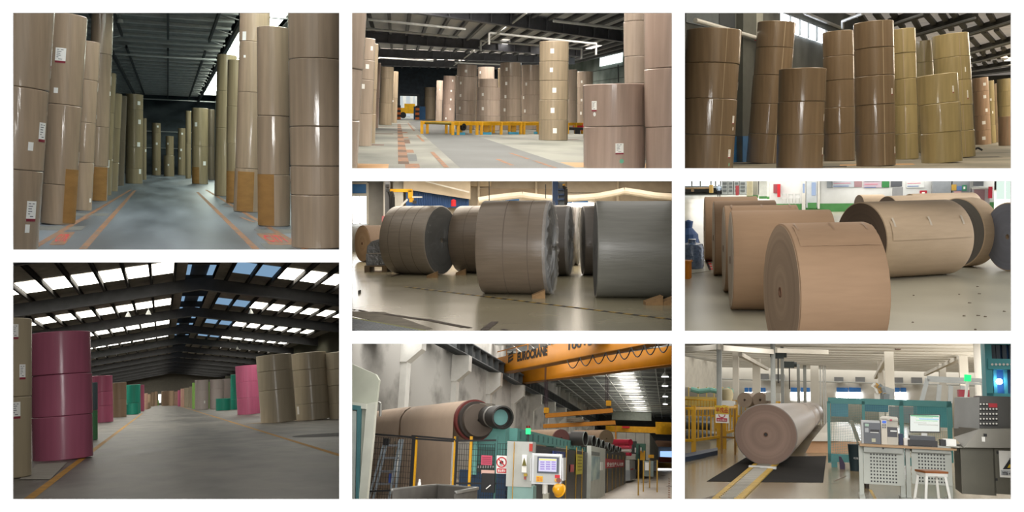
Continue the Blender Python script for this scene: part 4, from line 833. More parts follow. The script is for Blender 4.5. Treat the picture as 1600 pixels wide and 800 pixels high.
for X, Y0, Y1 in ((690, 20, 125), (962, 40, 108), (1010, 80, 110)): R.put(MB().cyl(A(X, Y0, BY-2), A(X, Y1, BY-2), .015, 6), 'hanging_wire', black, label='thin black wire hanging before the cream wall '+{690: 'over the front roll', 962: 'left of the blue post', 1010: 'close by the blue post'}[X], cat='wire')
# blue machine post
e = R.empty('machine_post', A(1025, 300, 27), 'dark blue machine post with black hoses behind the rolls', 'machine'); 
panel(R, 996, 20, 1022, 300, 27, .4, 'post_column', mat('machine_navy', '24406a', .5), e)
panel(R, 1024, 30, 1052, 300, 27.1, .3, 'post_side', mat('machine_steel', '5c6670', .5), e)
for Y in (60, 85, 108): panel(R, 1018, Y, 1056, Y+8, 26.95, .3, 'bracket', mat('machine_navy', '24406a', .5), e)
hp_ = [A(X, Y, 26.9) for X, Y in ((1044, 55), (1054, 52), (1060, 62), (1060, 140))]; R.put(MB().path(hp_, .05, 8), 'hose', black, parent=e)
panel(R, 1044, 38, 1056, 52, 26.9, .1, 'valve', yellow, e)
# jib crane
e = R.empty('jib_crane', A(215, 320, 31), 'yellow jib crane arm with dark cables by the left column', 'crane')
for (x0, y0, x1, y1) in ((205, 62, 318, 77), (300, 66, 320, 108), (306, 104, 324, 126)): panel(R, x0, y0, x1, y1, 31, .25, 'jib_arm', yellow, e)
panel(R, 190, 28, 210, 320, 31.1, .25, 'jib_post', mat('jib_grey', '6a6c70', .6), e)
for i, X in enumerate((216, 223, 230)): R.put(MB().path([A(X-8, 75, 30.9), A(X, 100, 30.9), A(X+2, 200, 30.9)], .05, 8), 'cable', black, parent=e)
for X, Y in ((192, 40), (195, 62), (322, 118)): panel(R, X, Y, X+16, Y+14, 30.9, .2, 'trolley_gear', dark_steel, e)
panel(R, 320, 98, 368, 104, 31, .1, 'light_tube', white_paint, e)
R.put(MB().beam(A(250, 160, 31), A(298, 112, 31), .06, .06), 'brace', white_paint, parent=e)
panel(R, 174, 192, 190, 222, BY-.7, .1, 'warning_sign', mat('sign_pink', 'd88a90', .6), label='small red and white notice on the left column', cat='sign')
p = A(519, 146, BY-1.5); R.put(MB().lathe([(.001, 0), (.09, 0), (.09, .22), (.001, .26)], p, n=12), 'beacon_light', red, label='small red beacon on the thin post by the shutter', cat='beacon')
# white panel standing in for daylight seen through the bright slit
panel(R, 1090, 150, 1150, 330, BY-.4, .05, 'bright_gap', white_paint, bw)

# ================================================================ BAY 6: unwrapped rolls on the pale floor
R = R6 = Room(RECTS[5], (803, -20), 2.4, (1060, 275), 3.019, roll=-0.012, pad=(10, 10, 420, 10), far=125)
R.shell(mat('pale_shell', 'a8a69e', 0.9))
fl6 = plane_floor(R, mat('floor_pale_epoxy', 'aeaa98', 0.3, var=.14, scale=(.7, .7, 1), detail=8, spec=.5, rvar=.06), y1=124)
added_roof_glow(R, 11, 50, 4, 4, 1.25, k=40); added_roof_glow(R, 50, 105, 4, 4, 3.0, k=60)
kp = dict(rough=.72, var=.07, scale=(2, 2, 14), bump=.05, bscale=(6, 6, 30), spec=.2)
p6 = mat('kraft_plain', '9c8066', **kp); p6b = mat('kraft_plain_light', 'bca68c', **kp)
f6 = rings('kraft_end', 'a48c74', '8a7460', 55); f6p = rings('kraft_end_pale', 'd4c6b6', 'c4b4a2', 50); f6d = rings('kraft_end_dark', '5a4a3c', '4e4034', 60); f6b = rings('kraft_end_blue', '707480', '666a76', 60)  # blue-grey end has its bluish shade put into the colour
G6 = 'bare kraft rolls lying on the pale floor'
n1 = hroll(R, 482, 548, 325, 71, end=878, m=p6, face=f6, label='front kraft roll with a ringed end and visible core', group=G6, n=96)
def rowroll(X, top, end, lab, m=p6, f=f6p, r=.86, yaw=80):
    t = (R6.h-2*r)*R6.zs*F/(top+20); hp = r*R6.zs*F/t; c = -20+(R6.h-r)*R6.zs*F/t
    return hroll(R6, X+.18*hp, c, hp, yaw, end=end, m=m, face=f, label=lab, group=G6)
n2 = rowroll(204, 164, 712, 'kraft roll lying directly behind the front roll'); n3 = rowroll(177, 140, 556, 'third kraft roll back in the row with taped edge'); n4 = rowroll(134, 118, 455, 'fourth kraft roll back in the row'); n5 = rowroll(96, 99, 370, 'fifth and last kraft roll of the row'); 
bA = hroll(R, 860, 305, 182, 52, end=1258, m=p6b, face=f6d, label='long pale kraft roll with a taped seam and dark end', group=G6, n=80, core=False)
bB = hroll(R, 1312, 266, 163, 50, length=.5, m=p6b, face=rings('kraft_end_grey', '5c5852', '54504a', 60), label='pale kraft roll just beyond the taped long roll', group=G6, core=False, n=72)
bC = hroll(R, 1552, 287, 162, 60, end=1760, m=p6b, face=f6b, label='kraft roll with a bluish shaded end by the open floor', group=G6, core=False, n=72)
bD = hroll(R, 718, 124, 42, 62, end=800, m=p6, face=f6, label='small kraft roll with a core near the office wall', group=G6)
bE = hroll(R, 852, 134, 45, 60, end=960, m=p6b, face=f6d, label='small kraft roll beside the cored one near the office wall', group=G6)
bF = hroll(R, 985, 192, 98, 58, end=1120, m=p6b, face=f6d, label='kraft roll peeking over the taped long roll', group=G6, core=False)
bG = hroll(R, 1090, 168, 84, 62, end=1385, m=p6b, face=f6d, label='pale kraft roll behind the taped long roll', group=G6, core=False)
# taped wrapper flaps and tape on the rolls
tape = mat('brown_tape', '8a6a4c', .4, var=.1); tw = mat('white_tape', 'c4b8a6', .35)
def patch(R_, h, a0, a1, z0, z1, name, m, off=.006, n=10, wav=0.0, seed=1):
    c, ax, r = h['c'], h['ax'], h['r']; e1 = Vector((0, 0, 1)); e2 = ax.cross(e1); mb = MB(); rn = random.Random(seed); k = 10
    for i in range(n+1):
        for j in range(k+1):
            a = a0+(a1-a0)*i/n; z = (z0+(z1-z0)*j/k)*h['L']; mb.v.append(c+(e1*math.cos(a)+e2*math.sin(a))*(r+off+wav*rn.random())+ax*z)
    for i in range(n):
        for j in range(k): q = i*(k+1)+j; mb.f.append((q, q+1, q+k+2, q+k+1))
    R_.put(mb, name, m, parent=h['ob'])
# angle is measured from the top of the roll; the viewer's side is where ax x z points
def vis(h): return 1 if (h['ax'].cross(Vector((0, 0, 1)))).y < 0 else -1
for h, aa, z0, z1 in ((n1, .28, .06, .98), (n3, .2, .1, .95), (bA, 1.02, .06, .97)):
    s_ = vis(h); patch(R, h, s_*aa, s_*(aa+.5), z0, z1, 'wrapper_flap', p6b if h is bA else p6, .010, wav=.010, seed=4)
    for zz in (.09, .5, .88): patch(R, h, s_*(aa-.09), s_*(aa+.16), zz, zz+.022, 'tape_strip', tw if h is bA else tape, .022)
panel(R, 0, 0, 1, 1, 90, .1, 'x', p6) if False else None
s_ = vis(bA); c = bA['c']-bA['ax']*.012; e2 = bA['ax'].cross(Vector((0, 0, 1)))
R.put(MB().box(R.at(896, 275, c.y+.25)+Vector((0, -.02, 0)), R.at(913, 254, c.y+.25)), 'paper_tag', mat('tag_grey', 'c4c0b6', .6), parent=bA['ob'])
# small debris
for i, (X, Y) in enumerate(((1320, 560), (1405, 523), (1412, 557), (1105, 565), (1340, 662), (1405, 660), (1100, 692), (1440, 665), (1365, 600), (1395, 726), (1530, 640))):
    p = R.fl(X, Y); R.put(MB().prism([p, p+Vector((.035+.012*(i % 3), .015, 0)), p+Vector((.015, .06, 0))], (0, 0, .012)), 'paper_scrap', mat('scrap_dark', '6a5e50', .8), label='small dark paper scrap on the open pale floor', cat='scrap', group='paper scraps on the pale floor')
# office wall with skirting, doors, posters
WY = 58.0; ow = mat('office_wall', 'c8cac8', .7, var=.05); gs = mat('skirting_green', '4c8a4e', .6)
P6 = lambda *a, **k: panel(R6, *a, **k)
xa = R.at(430, 60, WY).x
w6 = R.put(MB().box((xa, WY, 0), (R.at(1490, 60, WY).x, WY+.3, 3.2)), 'wall_back', ow, kind='structure', o=(0, WY, 0))
R.put(MB().box((xa, WY-.04, 0), (R.at(1490, 60, WY).x, WY, .5)), 'baseboard_back', gs, parent=w6)
P6(582, 20, 600, 160, WY-.15, .15, 'door_frame', white_paint, parent=w6); P6(602, 20, 655, 150, WY-.1, .1, 'office_door', mat('door_white', 'c2c8cc', .6), parent=w6); P6(628, 30, 648, 92, WY-.13, .03, 'door_glass', emis('door_glass', 'b8cbe8', .9), parent=w6); P6(586, 36, 596, 80, WY-.17, .03, 'door_glass', emis('door_glass', 'b8cbe8', .9), parent=w6)
P6(610, 126, 652, 152, WY-.14, .05, 'green_kick_plate', gs, parent=w6); P6(656, 20, 668, 155, WY-.12, .1, 'door_jamb', white_paint, parent=w6)
for i, (x0, y0, x1, y1, m, lab) in enumerate(((700, 15, 724, 56, mat('poster_grey', '8a929a', .5), 'small grey poster left of the notice board'), (726, 10, 830, 54, mat('poster_board', 'b4bcc4', .5), 'large pale notice board on the office wall'), (828, 22, 866, 52, mat('poster_maroon', '9a7a80', .5), 'maroon framed notice on the office wall'),
        (873, 15, 958, 56, mat('poster_pink', 'b8a8b4', .5), 'pink and blue poster on the office wall'), (960, 22, 995, 54, mat('poster_green', '2f7a40', .5), 'green square poster on the office wall'), (1002, 15, 1056, 50, mat('monitor_dark', '50545a', .5), 'grey picture panel on the office wall'), (1075, 10, 1160, 56, mat('whiteboard', 'd6dad8', .4), 'framed whiteboard on the office wall'),
        (1138, 68, 1173, 94, mat('sign_red', 'b02030', .5), 'red sign box with white marks on the office wall'), (1288, 40, 1312, 68, mat('sign_yellow', 'c09a40', .5), 'small yellow notice on the grey cabinets'), (1313, 48, 1337, 68, mat('sign_blue', '5a7ab0', .5), 'small blue notice on the grey cabinets'), (1338, 42, 1360, 70, mat('sign_green', '3c8a68', .5), 'small green notice with white mark on the grey cabinets'), (1300, 72, 1335, 95, mat('sign_rose', 'c89a9c', .6), 'pale red notice on the grey cabinets'))):
    yb = WY-.06 if x0 < 1200 else WY-1.06
    o_ = P6(x0, y0, x1, y1, yb, .05, 'wall_poster', m, label=lab, cat='poster')
    w_ = (x1-x0); o2 = dict(parent=o_)
    if w_ > 60:
        for q in range(3): P6(x0+5, y0+8+q*14, x1-8-q*9, y0+12+q*14, yb-.02, .015, 'poster_print', [ink, mat('print_pink', 'd07a90', .6), blue_ink][q], **o2)
    elif 'white mark' in lab: P6(x0+w_*.3, y0+8, x0+w_*.7, y1-8, yb-.02, .015, 'poster_print', paper, **o2)
e = R.empty('steel_cabinet', R.at(1280, 200, WY-1)-Vector((0, 0, R.at(1280, 200, WY-1).z)), 'grey double cabinet beside the whiteboard', 'cabinet')
P6(1198, 10, 1288, 190, WY-1, .9, 'cabinet_door', mat('cab_grey', '8a9096', .5), parent=e); P6(1290, 10, 1375, 190, WY-1, .9, 'cabinet_door', mat('cab_grey', '8a9096', .5), parent=e)
e = R.empty('hose_cabinet', R.at(1430, 100, WY-1.2), 'red and white fire hose cabinet by the right corner', 'cabinet')
P6(1382, 58, 1470, 190, WY-1.2, .6, 'cabinet_body', mat('hose_white', 'b8b4b8', .5), parent=e); P6(1394, 64, 1446, 120, WY-1.24, .04, 'cabinet_glass', mat('hose_glass', '8a6468', .3), parent=e); P6(1462, 50, 1482, 105, WY-1.3, .1, 'red_post', mat('signal_red', 'd83048', .5), parent=e); P6(1384, 54, 1470, 62, WY-1.26, .1, 'cabinet_top', white_paint, parent=e)
P6(1396, 25, 1440, 48, WY-1.1, .5, 'box_on_cabinet', mat('box_grey', '7a8088', .5), label='grey box on top of the fire hose cabinet', cat='box')
P6(1010, 52, 1060, 98, WY-1, .5, 'office_chair_back', mat('chair_grey', '8c8e90', .7), label='grey padded panel standing before the office wall', cat='panel')
P6(448, 38, 480, 80, WY-.06, .05, 'wall_poster', mat('poster_red', 'a05058', .5), label='red lettered poster on the office wall by the column', cat='poster'); P6(466, 38, 480, 100, WY-.5, .3, 'fire_extinguisher', red, label='red extinguisher post near the column', cat='extinguisher')
for i, X in enumerate((490, 520, 552)): 
    e = R.empty('folding_chair', R.at(X, 130, WY-.9), 'pale metal chair along the office wall, '+['nearest the column', 'middle of three', 'nearest the door'][i], 'chair', 'metal chairs along the office wall')
    P6(X, 84, X+20, 92, WY-.9, .05, 'backrest', white_pipe, parent=e); P6(X, 104, X+20, 109, WY-1.2, .4, 'seat', white_pipe, parent=e)
    for q in (0, 17): P6(X+q, 84, X+q+3, 132, WY-.9, .05, 'leg', white_pipe, parent=e)
glow(R, [(lambda a: a)(q) for q in (R.at(1500, 110, WY-1.5), R.at(1640, 110, WY-1.5), R.at(1640, 20, WY-1.5), R.at(1500, 20, WY-1.5))], 'window_1', emis('window_6', 'eafff2', .95))  # glowing patch standing in for the pale wall at the right
for i in range(5):   # tall side windows added at the right to brighten the floor
    glow(R, [(6.5, 13+i*8, .9), (6.5+.9, 19+i*8, .9), (6.5+.9, 19+i*8, 4.2), (6.5, 13+i*8, 4.2)], 'window_%d' % (i+2), emis('window_6b', 'f0f4ff', 8.0))
# left hall: columns with green feet, far machinery
for X0, X1, base, mm in ((322, 348, 106, mat('col_cream', 'd8d0b0', .7)), (350, 374, 104, mat('col_grey', '9a9a90', .7)), (380, 418, 108, mat('col_pale', 'd8dcd8', .7)), (418, 428, 110, white_paint)):  # grey block paints the cream column's shaded face
    t = (R.h)*R.zs*F/(base+20)
    o_ = P6(X0, 10, X1, base, t, .6, 'hall_column', mm, label={322: 'cream square column with a green foot', 350: 'shaded face column beside the cream one', 380: 'pale square column with a green foot', 418: 'thin white post beside the pale column'}[X0], cat='column')
    P6(X0, base-13, X1, base, t-.02, .64, 'green_foot', gs, parent=o_)
for i, (X0, X1) in enumerate(((205, 232), (234, 258), (262, 285), (288, 318))):
    o_ = P6(X0, 22, X1, 86, 92, .8, 'control_cabinet', mat('cab_white', '9aa0a0', .5), label='pale control cabinet with dark dials in the far hall, '+['first', 'second', 'third', 'fourth'][i]+' from the person', cat='cabinet')
    for q in range(3): P6(X0+5, 30+q*17, X1-5, 40+q*17, 91.9, .1, 'dial_panel', mat('dial_dark', '565c5e', .5), parent=o_)
P6(270, 45, 284, 92, 88, .3, 'fire_extinguisher', mat('ext_red', '8c3038', .5), label='dark red extinguisher before the far control cabinets', cat='extinguisher')
e = R.empty('low_machine', R.at(95, 70, 96), 'low brown steel machine frame in the far hall', 'machine')
P6(30, 52, 158, 62, 96, .8, 'machine_bed', mat('mach_brown', '8a7458', .6), parent=e); P6(145, 42, 160, 80, 95.5, .8, 'machine_end', mat('mach_yellow', 'a88a4a', .6), parent=e); P6(60, 62, 70, 74, 96, .5, 'leg', mat('mach_brown', '8a7458', .6), parent=e)
glow(R, [R.at(-10, 48, 110), R.at(330, 48, 110), R.at(330, 0, 110), R.at(-10, 0, 110)], 'window_9', emis('window_6c', 'eefafc', 2.2))
P6(-20, 48, 340, 60, 110.3, .2, 'wall_far', ow, kind='structure'); 
for X in (60, 100, 150, 172, 196): P6(X, 0, X+6, 50, 109, .3, 'window_mullion', white_pipe, label='pale window post of the far hall, post '+{60: 'one', 100: 'two', 150: 'three', 172: 'four', 196: 'five'}[X], cat='post')
# blue barrel, bags and orange tub at the left edge
p = R.fl(60, 440); e = R.empty('blue_drum', p, 'blue plastic drum with clear film near the row of rolls', 'drum'); bl = mat('drum_blue', '2c4a78', .4)
R.put(MB().lathe([(.001, 0), (.28, 0), (.3, .05), (.3, .5), (.27, .62), (.1, .66), (.1, .75), (.001, .75)], p+Vector((-.02, .3, 0)), n=24), 'drum_body', mat('drum_film', '5a7090', .2, var=.4, scale=(8, 8, 8), bump=.6, bscale=(14, 14, 14), coat=1), parent=e)
p2 = R.fl(40, 360); R.put(MB().lathe([(.001, 0), (.3, 0), (.34, .2), (.3, .55), (.12, .75), (.15, .95), (.001, 1.0)], p2+Vector((0, .3, 0)), n=14), 'blue_bag', bl, label='dark blue sack standing behind the blue drum', cat='bag', sm=False)
p = R.fl(38, 486); e = R.empty('orange_tub', p, 'orange plastic tub at the edge of the pale floor', 'tub')
R.put(MB().box((p.x-.2, p.y, 0), (p.x+.07, p.y+.3, .38)), 'tub_body', mat('tub_orange', 'd08020', .5), parent=e); R.put(MB().box((p.x-.22, p.y-.02, .38), (p.x+.09, p.y+.32, .42)), 'tub_rim', mat('tub_orange', 'd08020', .5), parent=e)
strip(R, [R.fl(85, 280), R.fl(150, 445)], .06, black, 'floor_tape', fl6); strip(R, [R.fl(60, 462), R.fl(155, 448)], .05, mat('tape_olive', '5c5634', .7), 'floor_tape', fl6)
for q in range(4): strip(R, [R.fl(143+q*3, 400+q*12), R.fl(145+q*3, 406+q*12)], .1, red, 'hazard_tape', fl6)
# person seen from behind, standing far down the hall
def person(R_, foot, H, lab):
    x, y, z = foot; k = H/1.75; me = bpy.data.meshes.new('person'); bmx = bmesh.new()
    J = {'pel': (0, 0, .95), 'ch': (0, 0, 1.28), 'nk': (0, 0, 1.48), 'hd': (0, 0, 1.58), 'tp': (0, 0, 1.74)}
    for s_, t in ((-1, 'l'), (1, 'r')):
        J.update({t+'hip': (s_*.1, 0, .9), t+'kn': (s_*.11, .01, .48), t+'an': (s_*.12, 0, .07), t+'to': (s_*.13, .14, .04), t+'sh': (s_*.19, 0, 1.42), t+'el': (s_*.27, .0, 1.14), t+'wr': (s_*.2, .16, .98), t+'hn': (s_*.15, .2, .97)})
    rad = {'pel': .15, 'ch': .16, 'nk': .06, 'hd': .095, 'tp': .08, 'hip': .1, 'kn': .07, 'an': .045, 'to': .04, 'sh': .075, 'el': .05, 'wr': .035, 'hn': .04}
    ix = {}; names = list(J)
    for n in names: ix[n] = bmx.verts.new(Vector(J[n])*k)
    ed = [('pel', 'ch'), ('ch', 'nk'), ('nk', 'hd'), ('hd', 'tp')]
    for t in 'lr': ed += [('pel', t+'hip'), (t+'hip', t+'kn'), (t+'kn', t+'an'), (t+'an', t+'to'), ('ch', t+'sh'), (t+'sh', t+'el'), (t+'el', t+'wr'), (t+'wr', t+'hn')]
    for a, b in ed: bmx.edges.new((ix[a], ix[b]))
    bmx.to_mesh(me); bmx.free(); ob = bpy.data.objects.new('person_tmp', me); COL.objects.link(ob)
    sk = ob.modifiers.new('skin', 'SKIN'); sb = ob.modifiers.new('sub', 'SUBSURF'); sb.levels = 1; sb.render_levels = 1
    for n, d in zip(names, me.skin_vertices[0].data):
        q = rad[n] if n in rad else rad[n[1:]]; d.radius = (q*k, q*k); d.use_root = n == 'pel'
    dg = bpy.context.evaluated_depsgraph_get(); m2 = bpy.data.meshes.new_from_object(ob.evaluated_get(dg)); bpy.data.objects.remove(ob)
    # clothing by height on the one body
    mats = [mat('shirt_pale_blue', '9fb0c4', .8), mat('trousers_black', '1c1e24', .8), mat('skin', 'a87c62', .6), mat('hair_black', '1a1614', .7)]
    m2.materials.clear()
    for m_ in mats: m2.materials.append(m_)
    for p_ in m2.polygons:
        c_ = p_.center/k; p_.material_index = 1 if c_.z < .98 and abs(c_.x) < .19 and c_.y < .12 or c_.z < .6 else 3 if c_.z > 1.6 or (c_.z > 1.54 and c_.y < .03) else 2 if c_.z > 1.49 or (c_.z < 1.02 and c_.y > .12) else 0
        p_.use_smooth = True
    for v in m2.vertices: v.co = v.co*R_.s
    m2.name = 'person'; o_ = bpy.data.objects.new('person', m2); COL.objects.link(o_); o_['_o'] = tuple(foot); o_.matrix_world = R_.mx(foot); props(o_, lab, 'person'); ALL.append((o_, R_))
p = R.fl(191, 106); person(R, p, 1.42, 'person in pale blue shirt and black trousers seen from behind')
# ================================================================ BAY 7: paper machine hall with the yellow crane
R = R7 = Room(RECTS[6], (1550, 605), 1.6, (540, 527), 3.077, roll=0.0, pad=(10, 10, 10, 500), far=200, sc=.82)
R.shell(mat('hall_grey_shell', '8a8a86', 0.9))
added_roof_glow(R, 11.5, 60, 4, 4, 2.6, k=40); added_roof_glow(R, 60, 130, 4, 4, 4.0, k=60)
P7 = lambda *a, **k: panel(R7, *a, **k)
fl7 = plane_floor(R, mat('floor_machine_hall', 'a89c8c', 0.4, var=.2, scale=(.4, .2, 1), detail=7), y1=240)
def latbox(R_, X0, Y0, X1, Y1, x, dep, name, m, parent=None, **k):
    """box whose front lies on the lengthwise plane x"""
    a, b, c, d = R_.lat(X0, Y0, x), R_.lat(X1, (Y0+Y1)/2, x), R_.lat(X0, Y1, x), 0
    return R_.put(MB().box((x-dep, a.y, c.z), (x, b.y, a.z)), name, m, parent=parent, **k)
L7 = lambda *a, **k: latbox(R7, *a, **k)
teal = mat('machine_teal', '5f9a94', .5, var=.15); teal_d = mat('machine_teal_dark', '3a6a66', .5); grey_b = mat('box_grey_light', 'b4b8b4', .45); navy = mat('panel_navy_blue', '24405e', .5)
# long left wall with corbelled columns and crane rail
XW = -14.0
w7 = R.put(MB().box((XW-.3, 20, 0), (XW, 190, 14)), 'wall_left', mat('wall_stained_plaster', 'c6c4bf', .85, var=.3, scale=(.25, .3, .5), detail=9, col2='77746f', lo=.3, hi=.5), kind='structure', o=(XW, 20, 0))
wcol = mat('column_white', 'dcdcd8', .7, var=.08); rail = mat('rail_grey', '5c6062', .6)
for i in range(11):
    y = 46.4+i*11.6; zt = 8.0
    c = R.put(MB().box((XW, y-.4, 0), (XW+.35, y+.4, zt-1.7)).prism([(XW, y-.55, zt-1.7), (XW+.35, y-.55, zt-1.7), (XW+1.15, y-.55, zt-1.0), (XW+1.15, y-.55, zt), (XW, y-.55, zt)], (0, .9, 0)).box((XW, y-.4, zt), (XW+.25, y+.4, 14)), 'corbel_column', wcol, parent=w7)
rb7 = R.put(MB().box((XW+.5, 30, 8.02), (XW+.62, 190, 9.0)).box((XW+.2, 30, 8.02), (XW+1.0, 190, 8.1)).box((XW+.2, 30, 8.92), (XW+1.0, 190, 9.0)), 'crane_rail_beam', rail, parent=w7)
for i in range(60): R.put(MB().box((XW+.62, 33+i*2.4, 8.1), (XW+.95, 33.08+i*2.4, 8.92)), 'rail_stiffener', rail, parent=rb7)
# roof
HZ = 11.5; rs7 = mat('roof_pale_sheet', 'c4c8c4', .6, var=.2); ws = mat('white_steel', 'c4c8c6', .5)
c7 = R.put(MB().quad((-14, 40, HZ), (25, 40, HZ), (25, 190, HZ), (-14, 190, HZ)), 'ceiling', rs7, kind='structure')
for i in range(24): R.put(MB().beam((-14, 62+i*5.2, HZ-.45), (20, 62+i*5.2, HZ-.45), .12, .7), 'roof_truss', mat('truss_grey', 'a0a3a4', .6), parent=c7)
for i in range(24): R.put(MB().beam((-14, 61.6+i*5.2, HZ-.95), (20, 61.6+i*5.2, HZ-.95), .14, .12), 'truss_chord', ws, parent=c7)
for x in (-12.5, -11, -9.5, -8, -6.5, -2.8, -1.2, .5, 2, 3.5): R.put(MB().beam((x, 60, HZ-1.05), (x, 188, HZ-1.05), .1, .1), 'tie_rod', ws, parent=c7)
for i in range(9):
    y0 = 84+i*9.5; glow(R, [(-5.6, y0, HZ-.5), (-3.6, y0, HZ-.5), (-3.6, y0+6.5, HZ-.5), (-5.6, y0+6.5, HZ-.5)], 'window_%d' % (i+1), emis('skylight_7', 'fff6ea', 9.0))
for i in range(7):   # rooflights over the machine aisle, hidden from the doorway by the crane girders
    glow(R, [(-12+i*2.4, 52, HZ-.3), (-10.6+i*2.4, 52, HZ-.3), (-10.6+i*2.4, 74, HZ-.3), (-12+i*2.4, 74, HZ-.3)], 'window_%d' % (i+12), emis('skylight_7b', 'fff4e6', 8.0))
for i, (X, Y) in enumerate(((1536, 134), (1536, 190), (1536, 235), (1537, 285), (1537, 322))):
    y = (HZ-1.4-R.h)*R.zs*F/(605-Y); p = R.at(X, Y, y); e = R.empty('highbay_lamp', p, 'lit white high-bay lamp under the roof, '+['first', 'second', 'third', 'fourth', 'fifth'][i]+' from the crane', 'lamp', 'high-bay lamps of the machine hall')
    R.put(MB().lathe([(.001, 0), (.32, 0), (.001, .01)], p, n=16), 'lamp_glass', emis('highbay', 'ffffff', 30.0), parent=e); R.put(MB().lathe([(.36, .02), (.2, .3), (.05, .4), (.05, .9)], p, n=16), 'lamp_shade', ws, parent=e)
# overhead crane
oy = mat('crane_orange', 'c07c12', .45, var=.12, scale=(1, 1, 1)); og = mat('crane_orange_dark', '9a6414', .5)
zc = 8.34
A1, B1 = R.fl(745, 168, zc), R.fl(1640, -8, zc); A2, B2 = R.fl(800, 222, zc), R.fl(1640, 118, zc)
e = R.empty('overhead_crane', A1, 'orange double-girder overhead crane lettered EUROCRANE', 'crane')
def girder(a, b, nm):
    d = (b-a).normalized(); n = Vector((d.y, -d.x, 0)); n = n if n.y < 0 else -n; bk = -n*.9; h = Vector((0, 0, 1.25))
    R7.put(MB().hexa([a, b, b+bk, a+bk, a+h-d*1.2, b+h, b+h+bk, a+h+bk-d*1.2]), nm, oy, parent=e); R7.put(MB().hexa([a+n*.05-Vector((0, 0, .06)), b+n*.05-Vector((0, 0, .06)), b+bk-Vector((0, 0, .06)), a+bk-Vector((0, 0, .06)), a+n*.05, b+n*.05, b+bk, a+bk]), 'girder_flange', og, parent=e)
    return d, n
d1, n1_ = girder(A1, B1, 'main_girder'); girder(A2, B2, 'main_girder')
R.put(MB().hexa([A1-d1*1.0+Vector((0, .3, -.25)), A1+Vector((0, .3, -.25)), A2+Vector((0, .5, -.25)), A2-d1*1.2+Vector((0, .5, -.25)), A1-d1*1.0+Vector((0, .3, .6)), A1+Vector((0, .3, .6)), A2+Vector((0, .5, .6)), A2-d1*1.2+Vector((0, .5, .6))]), 'end_carriage', og, parent=e)
hr = MB()
for i in range(9): q = A1+d1*(i*2.2-1.0)+Vector((0, 0, 1.25)); R.put(MB().beam(q, q+Vector((0, 0, .5)), .06, .06), 'rail_post', oy, parent=e)
R.put(MB().beam(A1-d1+Vector((0, 0, 1.75)), B1+Vector((0, 0, 1.75)), .07, .07), 'hand_rail', oy, parent=e)
q = R.onl(826, 118, A1, B1); q2 = R.onl(970, 90, A1, B1)
tb = MB().text('EUROCRANE', q+n1_*.02, d1, (0, 0, 1), .74, bold=.05, fit=(Vector((q2.x-q.x, q2.y-q.y, 0))).length); R.put(tb, 'girder_lettering', black, parent=e)
q = R.onl(1072, 62, A1, B1); q2 = R.onl(1210, 30, A1, B1); tb = MB().text('100+50/10t', q+n1_*.02, d1, (0, 0, 1), .62, bold=.03, fit=7.0); R.put(tb, 'girder_lettering', black, parent=e, kind='stuff')
lo_ = R.onl(783, 122, A1, B1)+n1_*.02; u = d1; zv = Vector((0, 0, 1)); s_ = .26
for (a, b) in (((0, 2.0), (1.9, 2.75)), ((0, .95), (1.9, 1.7)), ((0, -.1), (1.9, .65))):
    R.put(MB().prism([lo_+u*(a[0]*s_*2)+zv*(a[1]*s_), lo_+u*(b[0]*s_*2)+zv*(b[1]*s_), lo_+u*(b[0]*s_*2)+zv*((b[1]+.55)*s_), lo_+u*(a[0]*s_*2)+zv*((a[1]+.55)*s_)], n1_*.02), 'crane_logo_bar', black, parent=e)
R.put(MB().prism([lo_+zv*(.0), lo_+u*.2+zv*.05, lo_+u*.2+zv*.45, lo_+zv*.5], n1_*.02), 'crane_logo_bar', black, parent=e)
for i in range(8):   # festoon cable
    X0 = 1065+i*62; p0, p1 = R.fl(X0, 110-i*12, zc-.1), R.fl(X0+60, 98-i*12, zc-.1); pts = [p0+(p1-p0)*(k/8)+Vector((0, 0, -.62*(1-(k/4-1)**2))) for k in range(9)]
    R.put(MB().path(pts, .035, 6), 'festoon_cable', black, parent=e)
ry = R.onl(965, 200, A2, B2).y; rope = mat('rope_dark', '4a3c44', .7)
hb = R.empty('lifting_beam', R.at(1120, 370, ry), 'orange rotating lifting beam hanging from the crane ropes', 'lifting beam')
for X0, X1, Y0, Y1 in ((958, 972, 140, 345), (1250, 1266, 85, 310)):
    for q in range(4): X = X0+(X1-X0)*q/3; R.put(MB().cyl(R.at(X, Y0, ry), R.at(X, Y1, ry), .025, 6), 'hoist_rope', rope, parent=hb)
def pb(p, q, w_, h_, nm, m): R7.put(MB().beam(R7.at(*p, ry), R7.at(*q, ry), w_, h_), nm, m, parent=hb)
pb((962, 378), (1285, 352), .6, .36, 'upper_beam', oy); pb((952, 428), (1298, 410), .6, .34, 'lower_beam', oy)
R.put(MB().lathe([(.001, -.2), (.75, -.2), (.75, .0), (.5, .1), (.001, .1)], R.at(1105, 395, ry), n=24), 'turntable', mat('turntable_grey', '7a7468', .6), parent=hb)
for X, Y in ((966, 350), (1265, 316)):
    q = R.at(X, Y, ry); R.put(MB().box((q.x-.22, q.y-.2, q.z-.25), (q.x+.22, q.y+.2, q.z+.2)), 'hook_block', yellow, parent=hb); R.put(MB().box((q.x-.16, q.y-.15, q.z-.45), (q.x+.16, q.y+.15, q.z-.25)), 'hook_shank', black, parent=hb)
pb((1298, 425), (1300, 545), .12, .12, 'hanging_arm', oy)
